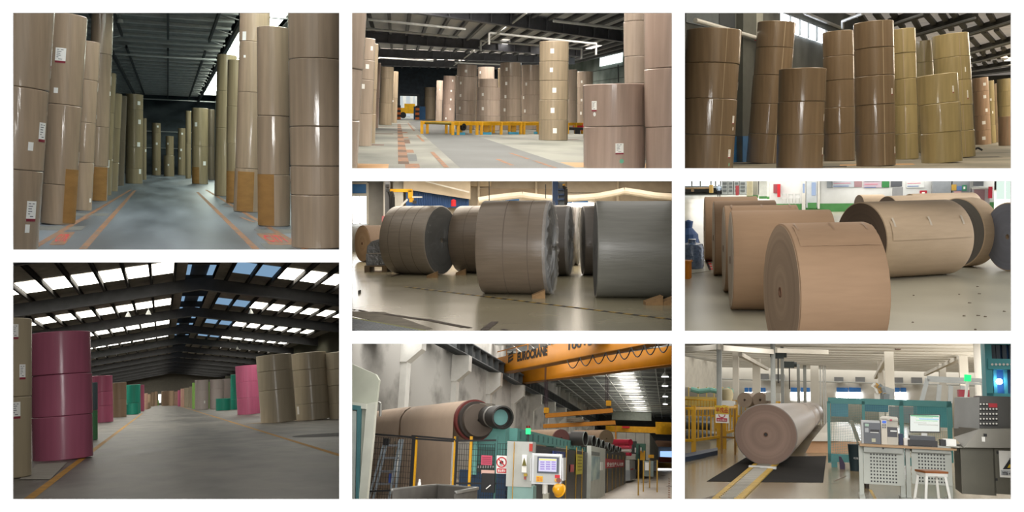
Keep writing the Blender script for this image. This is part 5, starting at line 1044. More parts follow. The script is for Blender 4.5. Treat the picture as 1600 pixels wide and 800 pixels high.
# second crane far away
e = R.empty('far_crane', R.at(1420, 440, 150), 'yellow travelling crane far down the machine hall', 'crane')
P7(1250, 432, 1500, 452, 150, 1.0, 'main_girder', yellow, parent=e); P7(1490, 410, 1600, 465, 148, 1.2, 'crane_trolley', yellow, parent=e); P7(1330, 428, 1365, 436, 149.5, .3, 'red_plate', red, parent=e)
P7(1280, 362, 1470, 395, 160, 1.5, 'ventilation_duct', mat('duct_grey', '9aa39c', .6), label='long grey ventilation duct under the far roof', cat='duct')
# jumbo reel of paper on its stand
yr, yl = 24.0, 33.0
pr = R.at(612, 400, yr); pl = R.at(120, 470, yl); axr = (pl-pr); axr.z = 0; Lr = axr.length; axr.normalize(); rr7 = R.at(612, 303, yr).z-R.at(612, 400, yr).z
e = R.empty('paper_reel', pr, 'giant kraft paper reel draped with loose sheets behind the fence', 'paper reel'); rk = mat('reel_kraft', 'b09c8a', .7, var=.06, spec=.2)
R.put(MB().lathe([(.05, 0), (rr7, 0), (rr7, Lr), (.05, Lr)], pr, axr, 56, close=True), 'reel_body', rk, parent=e)
for q, (ra, c_, w_) in enumerate(((rr7*1.03, '6a2c28', .18), (rr7*.93, '3a3430', .22), (rr7*.8, '5a5048', .2))): R.put(MB().lathe([(.05, 0), (ra, 0), (ra, w_), (.05, w_)], pr-axr*(.16*(q+1)), axr, 48, close=True), 'end_flange', mat('flange_%d' % q, c_, .6), parent=e)
nf = Vector((axr.y, -axr.x, 0)); nf = nf if nf.y < 0 else -nf
def sheet(f0, f1, nm, off):
    mb = MB(); n = 10
    for i in range(n+1):
        f = f0+(f1-f0)*i/n; c = pr+axr*(Lr*f); w_ = .03*math.sin(i*1.7)
        for a, z in ((0, None), (.4, None), (.8, None), (1.2, None), (1.5, None), (0, -1.0), (0, -3.0)):
            if z is None: mb.v.append(c+(nf*math.sin(a)+Vector((0, 0, 1))*math.cos(a))*(rr7+off))
            else: mb.v.append(Vector((c.x, c.y, 0))+nf*(rr7+off+w_)+Vector((0, 0, max(.03, c.z+z))))
    for i in range(n):
        for j in range(6): k = i*7+j; mb.f.append((k, k+7, k+8, k+1))
    R7.put(mb, nm, rk, parent=e)
sheet(.0, .46, 'loose_sheet', .02); sheet(.47, .78, 'loose_sheet', .035); sheet(.79, 1.0, 'loose_sheet', .02)
# spool of that reel
sp = R.at(700, 382, yr-.5); sdir = (R.at(800, 388, yr-1.7)-sp).normalized()
R.put(MB().lathe([(.05, -.5), (.27, -.5), (.27, .15), (.3, .18), (.3, .62), (.3, .63), (.26, .64), (.26, .45), (.05, .45)], sp+sdir*.2, sdir, 32, close=True), 'spool_end', mat('spool_black', '2e2c2a', .5), parent=e)
R.put(MB().lathe([(.001, .47), (.2, .47), (.2, .44)], sp+sdir*.2, sdir, 24), 'spool_hub', mat('hub_teal', '6a9a98', .5), parent=e)
R.put(MB().lathe([(.28, .0), (.285, .06), (.28, .12)], sp+sdir*.12, sdir, 32), 'spool_ring', mat('steel_bright', 'b0b0ac', .3, .7), parent=e)
P7(640, 318, 704, 425, yr-.25, .5, 'bearing_block', mat('bearing_grey', '7c766c', .7, var=.3), parent=e)
st = R.empty('reel_stand', R.at(620, 700, yr+.3), 'teal steel reel stand with cabinets under the giant reel', 'machine')
P7(606, 322, 642, 660, yr-.05, .3, 'stand_column', mat('teal_light', '7cc0b8', .5), parent=st); P7(600, 425, 770, 640, yr+.1, .6, 'stand_side', teal, parent=st); P7(625, 530, 725, 608, yr-.02, .1, 'guard_plate', teal_d, parent=st)
P7(540, 645, 770, 790, yr+.05, .6, 'blue_cabinet', navy, parent=st); P7(606, 608, 770, 645, yr+.0, .4, 'valve_row', mat('valve_dark', '3e4644', .6), parent=st)
for i in range(12): P7(610+i*12, 618, 616+i*12, 628, yr-.03, .05, 'valve', white_pipe, parent=st)
# long teal machine rail
xr7 = -4.2
e = R.empty('reel_rail', (xr7, 24, 0), 'long slotted teal rail carrying spare spools along the machine', 'machine')
R.put(MB().box((xr7-.3, 25.5, 2.05), (xr7, 70, 2.4)), 'rail_beam', teal, parent=e)
for i in range(35): R.put(MB().box((xr7, 25.9+i*1.25, 2.12), (xr7+.02, 26.1+i*1.25, 2.33)), 'rail_slot', teal_d, parent=e)
for i in range(6): R.put(MB().box((xr7-.3, 26+i*8, 0), (xr7, 26.6+i*8, 2.05)), 'rail_leg', teal_d, parent=e)
spb = mat('spool_black', '2e2c2a', .5)
for i, (X, Y, r_) in enumerate(((1122, 487, 34), (1166, 500, 28), (1190, 507, 24), (1214, 515, 21), (1245, 525, 19), (1268, 532, 16), (1290, 537, 14), (1303, 540, 12))):
    y = (1550-X)/1550*0+ 4.0*R.zs*F/(1550-X); p = R.at(X, Y, y); rad = r_/R.zs/F*y
    o_ = R.put(MB().lathe([(.03, -1.2), (rad*.75, -1.2), (rad*.75, -.35), (rad, -.32), (rad, .3), (rad*.88, .31), (rad*.88, .1), (.03, .1)], p, Vector((.96, -.28, 0)), 28, close=True), 'spare_spool', spb, label='black spare spool end, number '+['one', 'two', 'three', 'four', 'five', 'six', 'seven', 'eight'][i]+' along the teal rail', cat='spool', group='spare spools on the teal rail')
    R.put(MB().lathe([(rad*.9, .3), (rad*1.0, .32), (rad*1.0, .3)], p, Vector((.96, -.28, 0)), 28), 'spool_rim', mat('rim_pale', '8a948e', .4), parent=o_)
def far_reel(X0, X1, Y0, Y1, y, lab):
    a, b = R7.at(X1, (Y0+Y1)/2, y), R7.at(X0, (Y0+Y1)/2, y+3); r = (R7.at(X1, Y0, y)-R7.at(X1, Y1, y)).length/2; ax = b-a; L = ax.length
    o_ = R7.put(MB().lathe([(.05, 0), (r, 0), (r, L), (.05, L)], a, ax, 40, close=True), 'paper_reel', mat('reel_kraft_2', '927c66', .7, spec=.2), label=lab, cat='paper reel')
    R7.put(MB().lathe([(.05, -.12), (r*1.0, -.12), (r*1.0, -.02), (.05, -.02)], a, ax, 40, close=True), 'end_flange', mat('flange_%s' % X0, '5a3430' if X0 < 1000 else '75644f', .6), parent=o_)
far_reel(890, 1032, 442, 530, 40, 'second kraft reel waiting behind the teal rail'); far_reel(1110, 1250, 445, 530, 68, 'third kraft reel farther along the teal rail')
# guard fence with dark panels and yellow posts, notices
XF = -3.1; e = R.empty('machine_guard', (XF, 21, 0), 'dark panelled machine guard with yellow posts along the walkway', 'fence'); dkp = mat('guard_dark', '2a2c30', .35, var=.3, scale=(1, 1, 1))
for a, b in ((905, 1000), (1002, 1060), (1064, 1112), (1114, 1192), (1252, 1286), (1288, 1316), (1318, 1345)): L7(a, 535 if a < 1000 else 548, b, 900, XF, .06, 'guard_panel', dkp, parent=e)
for o__ in [c for c in e.children]:
    for v in o__.data.vertices: v.co.z = max(v.co.z, .02*R.s)
for X in (1065, 1113, 1141, 1196, 1262, 1285, 1302, 1320, 1336):
    p = R.lat(X, 600, XF+.04); R.put(MB().box((XF, p.y-.02, 0), (XF+.03, p.y+.02, 1.95 if X > 1190 else 2.0)), 'guard_post', mat('post_yellow', 'b08a30', .5), parent=e)
L7(905, 518, 1345, 534, XF-.02, .05, 'guard_rail', dkp, parent=e)
def note(X0, Y0, X1, Y1, m, lab, x=XF+.06, cat='sign', name='notice_sign'): return L7(X0, Y0, X1, Y1, x, .03, name, m, label=lab, cat=cat)
o_ = note(1000, 546, 1056, 576, mat('sign_navy', '2c3f86', .5), 'dark blue sign with white marks on the machine guard'); 
q = R.lat(1012, 572, XF+.065); R.put(MB().text('设备卡', q, (0, 1, 0), (0, 0, 1), .09, fit=1.5), 'sign_lettering', paper, parent=o_)
note(1040, 577, 1060, 690, paper, 'white paper schedule below the blue sign', x=XF+.055); note(1086, 612, 1098, 648, mat('note_red', 'c05a5a', .6), 'small red note on the dark guard panel')
o_ = note(1113, 562, 1140, 660, mat('notice_yellow', 'c4b83c', .6), 'tall yellow notice on the machine guard')
for i in range(5): L7(1117, 572+i*16, 1136, 577+i*16, XF+.066, .003, 'notice_print', mat('print_olive', '8a7a20', .6), parent=o_)
e = R.empty('electric_cabinet', R.lat(1220, 760, -2.9), 'white electric cabinet with a landscape poster on the walkway', 'cabinet')
ya, yb = R.lat(1186, 600, -2.9).y, R.lat(1254, 600, -2.9).y
R.put(MB().box((-3.12, ya, 0.0), (-2.95, yb, 2.15)), 'cabinet_body', mat('cab_offwhite', 'c8ccc4', .45), parent=e)
L7(1183, 572, 1222, 690, -2.94, .01, 'poster', mat('poster_sky', 'cfe0d6', .4, var=.5, scale=(1, 1, 2), col2='7f9fa8'), parent=e); L7(1226, 600, 1238, 640, -2.93, .03, 'meter_box', paper, parent=e)
L7(1183, 548, 1222, 566, -2.94, .01, 'vent_panel', mat('vent_grey', '7a807c', .5), parent=e)
o_ = note(1252, 583, 1340, 630, mat('banner_red', 'a83038', .7), 'red cloth banner with white characters on the guard', x=XF+.1, cat='banner', name='banner')
q = R.lat(1256, 624, XF+.105); q2 = R.lat(1336, 624, XF+.105); R.put(MB().text('安全生产人人有责', q, (0, 1, 0), (0, 0, 1), .24, fit=(q2.y-q.y)*.98, bold=.02), 'banner_lettering', paper, parent=o_)
e = R.empty('grey_console', R.lat(1380, 690, -2.9), 'grey stepped console at the end of the guard', 'console'); L7(1366, 590, 1392, 640, -2.9, .5, 'console_top', grey_b, parent=e); L7(1368, 640, 1396, 690, -2.85, .6, 'console_base', mat('grey_mid', '8a9094', .5), parent=e); L7(1372, 632, 1384, 638, -2.83, .02, 'red_button', red, parent=e)
# dry end: red rolls, green stand, long hood
e = R.empty('red_rollers', R.at(1320, 520, 75), 'red covered rollers of the distant machine', 'rollers')
for Y, r_, m in ((505, 15, mat('roller_red', 'a01c38', .4)), (528, 9, mat('roller_rose', 'c84a60', .4)), (562, 8, mat('roller_red', 'a01c38', .4)), (545, 7, mat('roller_pale', 'b8b4b0', .4))):
    a, b = R.at(1370, Y, 75), R.at(1262, Y, 77); r = r_/R.zs/F*75; R.put(MB().cyl(a, b, r, 20), 'roller', m, parent=e)
e = R.empty('dryer_hood', R.at(1450, 600, 95), 'long pale dryer hood far along the machine line', 'machine'); hm = mat('hood_grey', 'b8b8b0', .6, var=.12, scale=(2, .3, 2))
x1 = R.at(1462, 500, 90).x; zt = R.at(1462, 462, 90).z
R.put(MB().box((x1-5.5, 90, 1.8), (x1, 175, zt)), 'hood_box', hm, parent=e)
for i in range(16): R.put(MB().box((x1, 92+i*5, 1.9), (x1+.04, 92.4+i*5, zt)), 'hood_seam', mat('seam_grey', '7c7c76', .6), parent=e)
for i in range(6): R.put(MB().box((x1-5+i*.9, 89.95, 1.9), (x1-4.95+i*.9, 90, zt)), 'hood_seam', mat('seam_grey', '7c7c76', .6), parent=e)
e = R.empty('green_press', R.at(1420, 600, 80), 'green steel press frame with yellow plate beside the hood', 'machine')
P7(1396, 512, 1442, 590, 80, 1.5, 'press_frame', mat('press_green', '3c6a5a', .5), parent=e); P7(1416, 545, 1440, 590, 79.8, .2, 'yellow_plate', yellow, parent=e); P7(1370, 500, 1398, 560, 81, 1.0, 'drive_gear', mat('gear_dark', '3a403e', .5), parent=e); P7(1455, 565, 1482, 580, 79.5, .5, 'yellow_motor', yellow, parent=e)
for i in range(7): P7(1372+i*9, 505+(i*13) % 40, 1378+i*9, 540+(i*7) % 30, 79.6, .3, 'pipe_work', [teal_d, dark_steel, white_pipe][i % 3], parent=e)
for i, X in enumerate((1408, 1432, 1462, 1498)):
    y = [46, 52, 60, 52][i]; p = R.at(X, 640, y); R.put(MB().box((p.x-.035, y, 0), (p.x+.035, y+.07, 1.75)), 'yellow_post', mat('post_yellow', 'b08a30', .5), label='thin yellow barrier post on the walkway, '+['first past the console', 'second past the console', 'beside the yellow motor', 'standing free near the far end'][i], cat='post')
e = R.empty('tool_cabinet', R.at(1455, 660, 62), 'small glass-fronted cabinet beside the green press', 'cabinet'); P7(1435, 595, 1480, 668, 62, .8, 'cabinet_body', mat('cab_teal_grey', '7c8a88', .5), parent=e); P7(1440, 602, 1458, 640, 61.9, .1, 'cabinet_pane', paper, parent=e)
wf7 = R.put(MB().box((-14, 188, 0), (25, 188.4, 12)), 'wall_far', mat('wall_far_hall', '8a8884', .8), kind='structure')
q = [R.at(*p, 187) for p in ((1512, 578), (1600, 578), (1600, 548), (1512, 548))]; glow(R, q, 'window_30', emis('window_7', '9cc0f0', 1.3))
q = [R.at(*p, 187) for p in ((1500, 640), (1600, 640), (1600, 630), (1500, 630))]; glow(R, q, 'window_31', emis('window_7b', 'ffffff', 2.0))
P7(1505, 578, 1600, 600, 180, .5, 'red_machine', mat('mach_red', '8a4038', .6), label='low red machine at the far end of the hall', cat='machine'); P7(1498, 605, 1600, 628, 178, .5, 'brown_barrier', mat('mach_ochre', '96742e', .6), label='ochre barrier across the far end of the hall', cat='barrier')
P7(1490, 500, 1600, 525, 170, .5, 'cross_beam', mat('beam_brown', '7a5c48', .6), label='brown cross beam below the far crane', cat='beam')
for i, (X, Y) in enumerate(((1430, 700), (1520, 668), (1555, 720), (1480, 690))):
    strip(R, [R.fl(X, Y), R.fl(X+14, Y-6)], .5, mat('floor_dark_mark', '7a7066', .6), 'floor_stain', fl7)
for i in range(9): strip(R, [R.fl(1556, 772-i*11), R.fl(1555, 766-i*11)], .12, orange_paint, 'painted_dash', fl7)
# grey switch cabinet, touch screen stand, helmet
e = R.empty('switch_cabinet', R.at(840, 780, 19.6), 'tall grey and teal switch cabinet beside the touch screen', 'cabinet')
P7(770, 503, 900, 716, 19.6, .5, 'cabinet_door', grey_b, parent=e); P7(772, 716, 902, 900, 19.62, .5, 'cabinet_base', mat('base_teal', '86aaa6', .5), parent=e); P7(795, 503, 811, 900, 19.5, .08, 'yellow_strip', yellow, parent=e)
P7(882, 512, 899, 548, 19.55, .04, 'red_label', mat('label_red', 'b83a2c', .6), parent=e); o_ = P7(846, 565, 872, 650, 19.55, .03, 'warning_plate', paper, parent=e)
a, b, c = R.at(848, 618, 19.53), R.at(870, 618, 19.53), R.at(859, 578, 19.53); R.put(MB().prism([a, b, c], (0, -.01, 0)), 'warning_triangle', mat('tri_olive', '6a6428', .6), parent=e)
P7(856, 655, 872, 668, 19.5, .05, 'cabinet_switch', mat('switch_yellow', 'b89a30', .5), parent=e); P7(857, 670, 868, 684, 19.54, .03, 'cabinet_tag', mat('tag_red', 'b06058', .6), parent=e)
e = R.empty('beacon_tower', R.at(878, 505, 19.8), 'signal tower with a lit green lamp on the switch cabinet', 'beacon')
R.put(MB().cyl(R.at(878, 505, 19.8), R.at(878, 465, 19.8), .02, 8), 'pole', dark_steel, parent=e); R.put(MB().cyl(R.at(878, 466, 19.8), R.at(878, 438, 19.8), .055, 14), 'green_lamp', emis('beacon_green', '40ff90', 1.6), parent=e); R.put(MB().cyl(R.at(878, 437, 19.8), R.at(878, 425, 19.8), .04, 12), 'red_lamp', mat('beacon_red', '7a2020', .4), parent=e)
hy = 17.6; e = R.empty('touch_screen_stand', R.at(960, 900, hy), 'grey touch screen terminal on a post before the switch cabinet', 'terminal')
al = mat('alu_frame', 'c4c6c8', .35, .2); P7(893, 562, 1040, 704, hy, .22, 'terminal_box', al, parent=e); P7(903, 572, 1030, 696, hy-.03, .04, 'terminal_face', mat('face_grey', 'b0b2b0', .4), parent=e); P7(920, 577, 1026, 652, hy-.05, .03, 'screen_bezel', mat('bezel_blue', '3c4450', .4), parent=e); sc_ = P7(927, 584, 1015, 644, hy-.06, .015, 'screen', emis('hmi_screen', 'e4e0fa', 1.0), parent=e)
P7(930, 586, 1013, 591, hy-.068, .006, 'screen_title_bar', mat('scr_yellow', 'e0e090', .5), parent=sc_)
for i in range(4):
    for j in range(3): P7(936+j*27, 597+i*11, 956+j*27, 603+i*11, hy-.068, .006, 'screen_field', mat('scr_violet', '9a8ad0', .5), parent=sc_)
o_ = P7(916, 668, 948, 694, hy-.045, .02, 'yellow_label', mat('lab_yellow', 'e0b020', .5), parent=e); R.put(MB().text('禁止', R.at(919, 680, hy-.05), (1, 0, 0), (0, 0, 1), .036, fit=.11).text('操作', R.at(919, 691, hy-.05), (1, 0, 0), (0, 0, 1), .036, fit=.11), 'label_lettering', red, parent=o_)
P7(1006, 662, 1030, 676, hy-.045, .02, 'red_label', red, parent=e); R.put(MB().cyl(R.at(1024, 687, hy-.05), R.at(1024, 687, hy-.13), .045, 16), 'stop_button', mat('stop_rust', '7a3820', .5), parent=e); R.put(MB().cyl(R.at(1013, 687, hy-.05), R.at(1013, 687, hy-.09), .035, 16), 'button_ring', yellow, parent=e)
for X in (890, 1044): R.put(MB().cyl(R.at(X, 580, hy-.05), R.at(X, 690, hy-.05), .018, 10), 'handle', al, parent=e)
R.put(MB().cyl(R.at(959, 704, hy+.1), R.at(959, 752, hy+.1), .055, 16), 'post', white_paint, parent=e); P7(944, 750, 976, 900, hy+.05, .2, 'post_base', mat('post_stone', 'a8a698', .7, var=.3), parent=e)
c = R.at(1027, 735, hy-.1); rh = .115; e = R.empty('safety_helmet', c, 'yellow safety helmet hanging under the touch screen', 'helmet')
tl_ = Vector((.5, .72, -.35)).normalized()
R.put(MB().lathe([(rh*1.0, -.02), (rh, .03), (rh*.85, .09), (rh*.5, .13), (.001, .145)], c, -tl_, 28), 'helmet_shell', mat('helmet_yellow', 'e0a010', .35, coat=.5), parent=e); R.put(MB().lathe([(rh*.95, -.02), (rh*1.2, -.025), (rh*1.2, -.015), (rh*.95, .0)], c, -tl_, 28, close=True), 'helmet_brim', mat('helmet_yellow', 'e0a010', .35), parent=e)
# mesh fence in front of the reel
my = 20.0; e = R.empty('mesh_fence', R.at(330, 900, my), 'black wire mesh fence with yellow gate posts before the reel', 'fence')
def wires(R_, X0, X1, Y0, Y1, y, sx, sy, th, nm, m, parent):
    mb = MB(); a, b = R_.at(X0, Y0, y), R_.at(X1, Y1, y); n = int((X1-X0)/sx); k = int((Y1-Y0)/sy)
    for i in range(n+1): x = a.x+(b.x-a.x)*i/n; mb.box((x-th, y-th, b.z), (x+th, y+th, a.z))
    for i in range(k+1): z = a.z+(b.z-a.z)*i/k; mb.box((a.x, y-th, z-th), (b.x, y+th, z+th))
    return R_.put(mb, nm, m, parent=parent, kind='stuff', sm=False)
wires(R, 125, 316, 478, 790, my, 10.5, 27, .0045, 'wire_mesh', black, e); wires(R, 528, 718, 510, 790, my, 10.5, 27, .0045, 'wire_mesh', black, e); wires(R, 718, 800, 510, 790, my, 10.5, 27, .0045, 'wire_mesh', black, e)
for p, q in (((120, 465), (320, 480)), ((318, 474), (528, 492)), ((528, 498), (725, 495)), ((105, 742), (320, 730)), ((528, 702), (725, 703)), ((318, 486), (520, 500))): R.put(MB().beam(R.at(*p, my), R.at(*q, my), .05, .04), 'fence_rail', black, parent=e)
for X0, X1, m in ((312, 320, black), (320, 336, yellow), (510, 522, yellow), (519, 528, black), (714, 722, teal_d), (590, 598, yellow)): P7(X0, 476, X1, 900, my-.02, .06, 'fence_post', m, parent=e)
e2 = R.empty('lock_box', R.at(685, 745, my-.1), 'black lock box with white handle on the mesh fence', 'box'); P7(652, 655, 718, 745, my-.12, .1, 'box_body', black, parent=e2); R.put(MB().beam(R.at(675, 729, my-.13), R.at(697, 710, my-.13), .02, .02), 'handle', paper, parent=e2)
P7(652, 640, 716, 656, my-.1, .04, 'striped_plate', mat('plate_pinkish', 'd8b0a4', .6), label='pale red striped plate above the lock box', cat='sign')
o_ = P7(651, 569, 705, 613, my-.08, .02, 'notice_sign', mat('sign_pink_red', 'c8506a', .6), label='pinkish red notice on the mesh fence', cat='sign')
for i in range(4): P7(657, 576+i*9, 699, 579+i*9, my-.085, .006, 'notice_print', mat('print_rose', 'a03850', .6), parent=o_)
o_ = P7(723, 570, 778, 655, my-.1, .02, 'no_fire_sign', paper, label='white no-open-flame sign with red ring on the fence', cat='sign')
c = R.at(750, 601, my-.115); rr_ = 25/R.zs/F*my
R.put(MB().lathe([(rr_*.8, 0), (rr_, 0), (rr_, .006), (rr_*.8, .006)], c, (0, -1, 0), 32, close=True), 'red_ring', red, parent=o_); R.put(MB().beam(c+Vector((-.6*rr_, -.004, .6*rr_)), c+Vector((.6*rr_, -.004, -.6*rr_)), .006, rr_*.2, up=(.7, 0, .7)), 'red_slash', red, parent=o_)
R.put(MB().prism([c+Vector((x*rr_, 0, z*rr_)) for x, z in ((-.35, -.3), (-.4, .0), (-.2, .2), (-.15, .05), (0, .55), (.12, .2), (.3, .3), (.35, -.05), (.28, -.3))], (0, -.004, 0)), 'flame_mark', black, parent=o_); R.put(MB().beam(c+Vector((-.4*rr_, 0, -.5*rr_)), c+Vector((.2*rr_, 0, -.5*rr_)), .005, rr_*.1), 'match_mark', black, parent=o_)
P7(727, 632, 774, 651, my-.112, .01, 'red_bar', red, parent=o_); R.put(MB().text('禁止烟火', R.at(731, 648, my-.115), (1, 0, 0), (0, 0, 1), .062, fit=38/R.zs/F*my, bold=.02), 'sign_lettering', paper, parent=o_)
# ladder behind the fence
ly = 21.0; e = R.empty('step_ladder', R.at(180, 850, ly), 'grey aluminium step ladder leaning behind the mesh fence', 'ladder'); la = mat('ladder_alu', '9aa6b0', .4, .5)
for a, b in (((190, 490), (105, 800)), ((203, 490), (128, 800)), ((262, 490), (205, 800)), ((275, 490), (232, 800))): R.put(MB().beam(R.at(*a, ly), R.at(*b, ly), .05, .04), 'ladder_rail', la, parent=e)
for Y in (520, 580, 645, 705): f = (Y-490)/310; R.put(MB().beam(R.at(200-75*f, Y, ly+.02), R.at(268-50*f, Y, ly+.02), .05, .05), 'ladder_rung', mat('ladder_dark', '6a6c70', .5), parent=e)
P7(178, 486, 206, 518, ly-.05, .12, 'ladder_cap', black, parent=e); P7(206, 655, 218, 700, ly+.05, .05, 'blue_strap', mat('strap_blue', '2c4a9a', .6), parent=e)
P7(225, 500, 236, 640, ly+.2, .05, 'hanging_rag', mat('rag_olive', '46443a', .8), label='dark rag hanging between the ladder legs', cat='rag')
# open steel waste cart
zb = 1.1; rim = [R.fl(*q, zb) for q in ((405, 768), (635, 726), (440, 711), (196, 736))]; e = R.empty('waste_cart', rim[0]-Vector((0, 0, zb)), 'open grey sheet steel waste cart before the fence', 'cart'); sm7 = mat('cart_steel', '6e6a64', .5, .3, var=.25)
for i in range(4):
    a, b = rim[i], rim[(i+1) % 4]; dn = Vector((0, 0, -.85)); R.put(MB().prism([a, b, b+dn, a+dn], Vector((-(b-a).y, (b-a).x, 0)).normalized()*.025), 'cart_side', sm7, parent=e); R.put(MB().beam(a, b, .04, .04), 'cart_rim', mat('rim_bright', '9c9a94', .4, .4), parent=e)
R.put(MB().quad(*[q+Vector((0, 0, -.8)) for q in rim]), 'cart_floor', mat('cart_inside', '24221f', .8), parent=e)
P7(400, 765, 414, 782, rim[0].y-.03, .03, 'yellow_corner', yellow, parent=e)
p = R.at(527, 765, rim[0].y+1.4); R.put(MB().box((p.x-.13, p.y-.9, p.z-.14), (p.x+.13, p.y-.88, p.z+.02)), 'cart_label', paper, parent=e)
c = R.at(354, 716, 16.4); R.put(MB().lathe([(.001, 0), (.035, 0), (.03, .06), (.018, .09), (.022, .11), (.001, .13)], c, n=14), 'white_rag', paper, label='white crumpled rag perched on the waste cart rim', cat='rag')
# white door surround at the left
dy = 16.0; e = R.empty('white_doorway', R.at(110, 900, dy), 'white painted door surround with a teal door frame', 'doorway')
def poly(pts, y, dep, nm, m, parent): return R7.put(MB().prism([R7.at(*q, y) for q in pts], (0, dep, 0)), nm, m, parent=parent)
poly([(0, 120), (30, 128), (145, 178), (160, 205), (130, 470), (100, 790), (0, 790)], dy+.2, .1, 'surround_wall', mat('surround_pale', 'b8bcae', .6), e); poly([(100, 320), (145, 310), (132, 470), (100, 790), (62, 790)], dy+.1, .12, 'door_jamb', mat('jamb_white', 'd2d4c8', .5), e)
poly([(0, 305), (100, 320), (98, 345), (0, 335)], dy+.08, .1, 'door_head', mat('jamb_white', 'd2d4c8', .5), e); poly([(0, 320), (72, 330), (60, 790), (48, 790), (55, 350), (0, 345)], dy+.05, .08, 'teal_frame', mat('frame_teal', '4a7a80', .5), e); poly([(0, 350), (52, 355), (44, 790), (0, 790)], dy+.06, .05, 'door_leaf', mat('leaf_pale', 'b4bcb8', .5), e)
R.put(MB().path([R.at(150, 320, dy+2), R.at(160, 312, dy+2), R.at(168, 320, dy+2), R.at(166, 380, dy+2)], .03, 10), 'steel_pipe', mat('steel_bright', 'b0b0ac', .3, .7), label='bent bright steel pipe beside the white doorway', cat='pipe')
# ================================================================ BAY 8: slitter hall with the long roll and the weighing desk
R = R8 = Room(RECTS[7], (750, 303), 1.63, (1060, 527), 3.019, roll=0.02, pad=(10, 10, 420, 500), far=110, sc=.84)
R.shell(mat('white_hall_shell', 'b8b6b0', 0.9))
added_roof_glow(R, 11, 28, 4, 3, 1.6, k=40); added_roof_glow(R, 28, 34, 4, 1, 3.0, k=60)
P8 = lambda *a, **k: panel(R8, *a, **k)
fl8 = plane_floor(R, mat('floor_amber', '7c6e52', 0.2, var=.16, scale=(.6, .5, 1), detail=7, spec=.5, rvar=.05), y1=108)
G8 = 'kraft rolls in line on the weighing track'
kg = mat('kraft_grey_smooth', '7c726b', .5, var=.06, scale=(2, 2, 12), spec=.35, coat=.3, cr=.3); fg = rings('roll_end_brown', '8a7468', '6e5a50', 40)
c1 = hroll(R, 412, 459, 143, 0.0, end=None, length=19.5, m=kg, face=fg, label='long kraft roll with a ringed end on the weighing track', group=G8, n=96)
c0 = c1['c']
for i, (a, b) in enumerate(((19.65, 30), (30.15, 44))):
    cc = c0+Vector((0, a, 0)); R.put(MB().lathe([(.06, 0), (c1['r']-.02, 0), (c1['r'], .03), (c1['r'], b-a-.03), (c1['r']-.02, b-a), (.06, b-a)], cc, (0, 1, 0), 64, close=True, ref=(0, 0, 1)), 'paper_roll', kg, o=cc, label=['kraft roll butted against the long roll, second in line', 'farthest kraft roll of the line on the track'][i], cat='paper roll', group=G8)
# floor plate and weighing track
R.put(MB().quad(*[R.fl(*q)+Vector((0, 0, .004)) for q in ((133, 681), (683, 686), (698, 560), (320, 566))]), 'steel_floor_plate', mat('plate_black', '1c1916', .8, var=.35, scale=(1, 1, 1), spec=.08), label='black steel plate let into the floor under the roll', cat='plate')
e = R.empty('roller_track', R.fl(230, 762), 'narrow roller track with yellow edges running to the roll', 'track')
a0, a1, b0, b1 = R.fl(178, 770), R.fl(372, 598), R.fl(282, 770), R.fl(462, 598)
z_ = Vector((0, 0, .008)); R.put(MB().quad(a0+z_, b0+z_, b1+z_, a1+z_), 'track_bed', mat('bed_dark', '3a3833', .6), parent=e)
for i in range(36):
    f = (i+.5)/36; p, q = a0+(a1-a0)*f, b0+(b1-b0)*f; d = (q-p); R.put(MB().cyl(p+d*.12+Vector((0, 0, .015)), p+d*.86+Vector((0, 0, .015)), .035, 8), 'track_roller', mat('roller_steel', '8a867c', .35, .6), parent=e)
for p, q in ((a0, a1), (b0, b1)): R.put(MB().beam(p+Vector((0, 0, .02)), q+Vector((0, 0, .02)), .13, .03), 'yellow_edge', mat('edge_yellow_8', 'b8921c', .55, var=.3, scale=(5, 5, 5)), parent=e)
q = R.fl(395, 622); R.put(MB().box((q.x-.3, q.y-.1, .02), (q.x+.32, q.y+.1, .07)), 'track_stop', white_pipe, parent=e)
# kraft web lying beyond the roll
R.put(MB().quad(R.fl(600, 545), R.fl(830, 545), R.fl(845, 492, .35), R.fl(630, 490, .35)), 'kraft_web', mat('web_kraft', 'a07a58', .6), label='brown paper web sloping to the floor behind the mesh screen', cat='paper')
R.put(MB().quad(R.fl(628, 490, .36), R.fl(845, 490, .36), R.fl(800, 400, .36), R.fl(702, 400, .36)), 'pale_table', mat('table_pale', 'b8b2a8', .3), label='pale smooth bed behind the brown paper web', cat='bed')
R.put(MB().prism([R.at(*q, 25.5) for q in ((806, 392), (822, 388), (862, 500), (848, 540), (812, 545), (842, 500))], (0, .12, 0)), 'film_fold', mat('fold_beige', '9c8e7c', .5), label='folded beige sheet hanging behind the desk', cat='sheet')
# teal mesh screen
my = 24.4; e = R.empty('mesh_screen', R.at(990, 590, my), 'teal wire mesh safety screen behind the desk', 'fence'); tm = mat('mesh_teal', '4f8a8a', .5)
wires(R, 712, 1285, 312, 580, my, 8.6, 8.6, .0026, 'wire_mesh', tm, e)
for X0, X1 in ((706, 715), (1276, 1287), (872, 879), (1050, 1060)): P8(X0, 302, X1, 592, my-.03, .06, 'screen_post', tm, parent=e)
for Y0, Y1 in ((302, 311), (578, 586)): P8(706, Y0, 1287, Y1, my-.03, .06, 'screen_rail', tm, parent=e)
P8(722, 586, 750, 612, my-.02, .05, 'screen_foot', tm, parent=e)
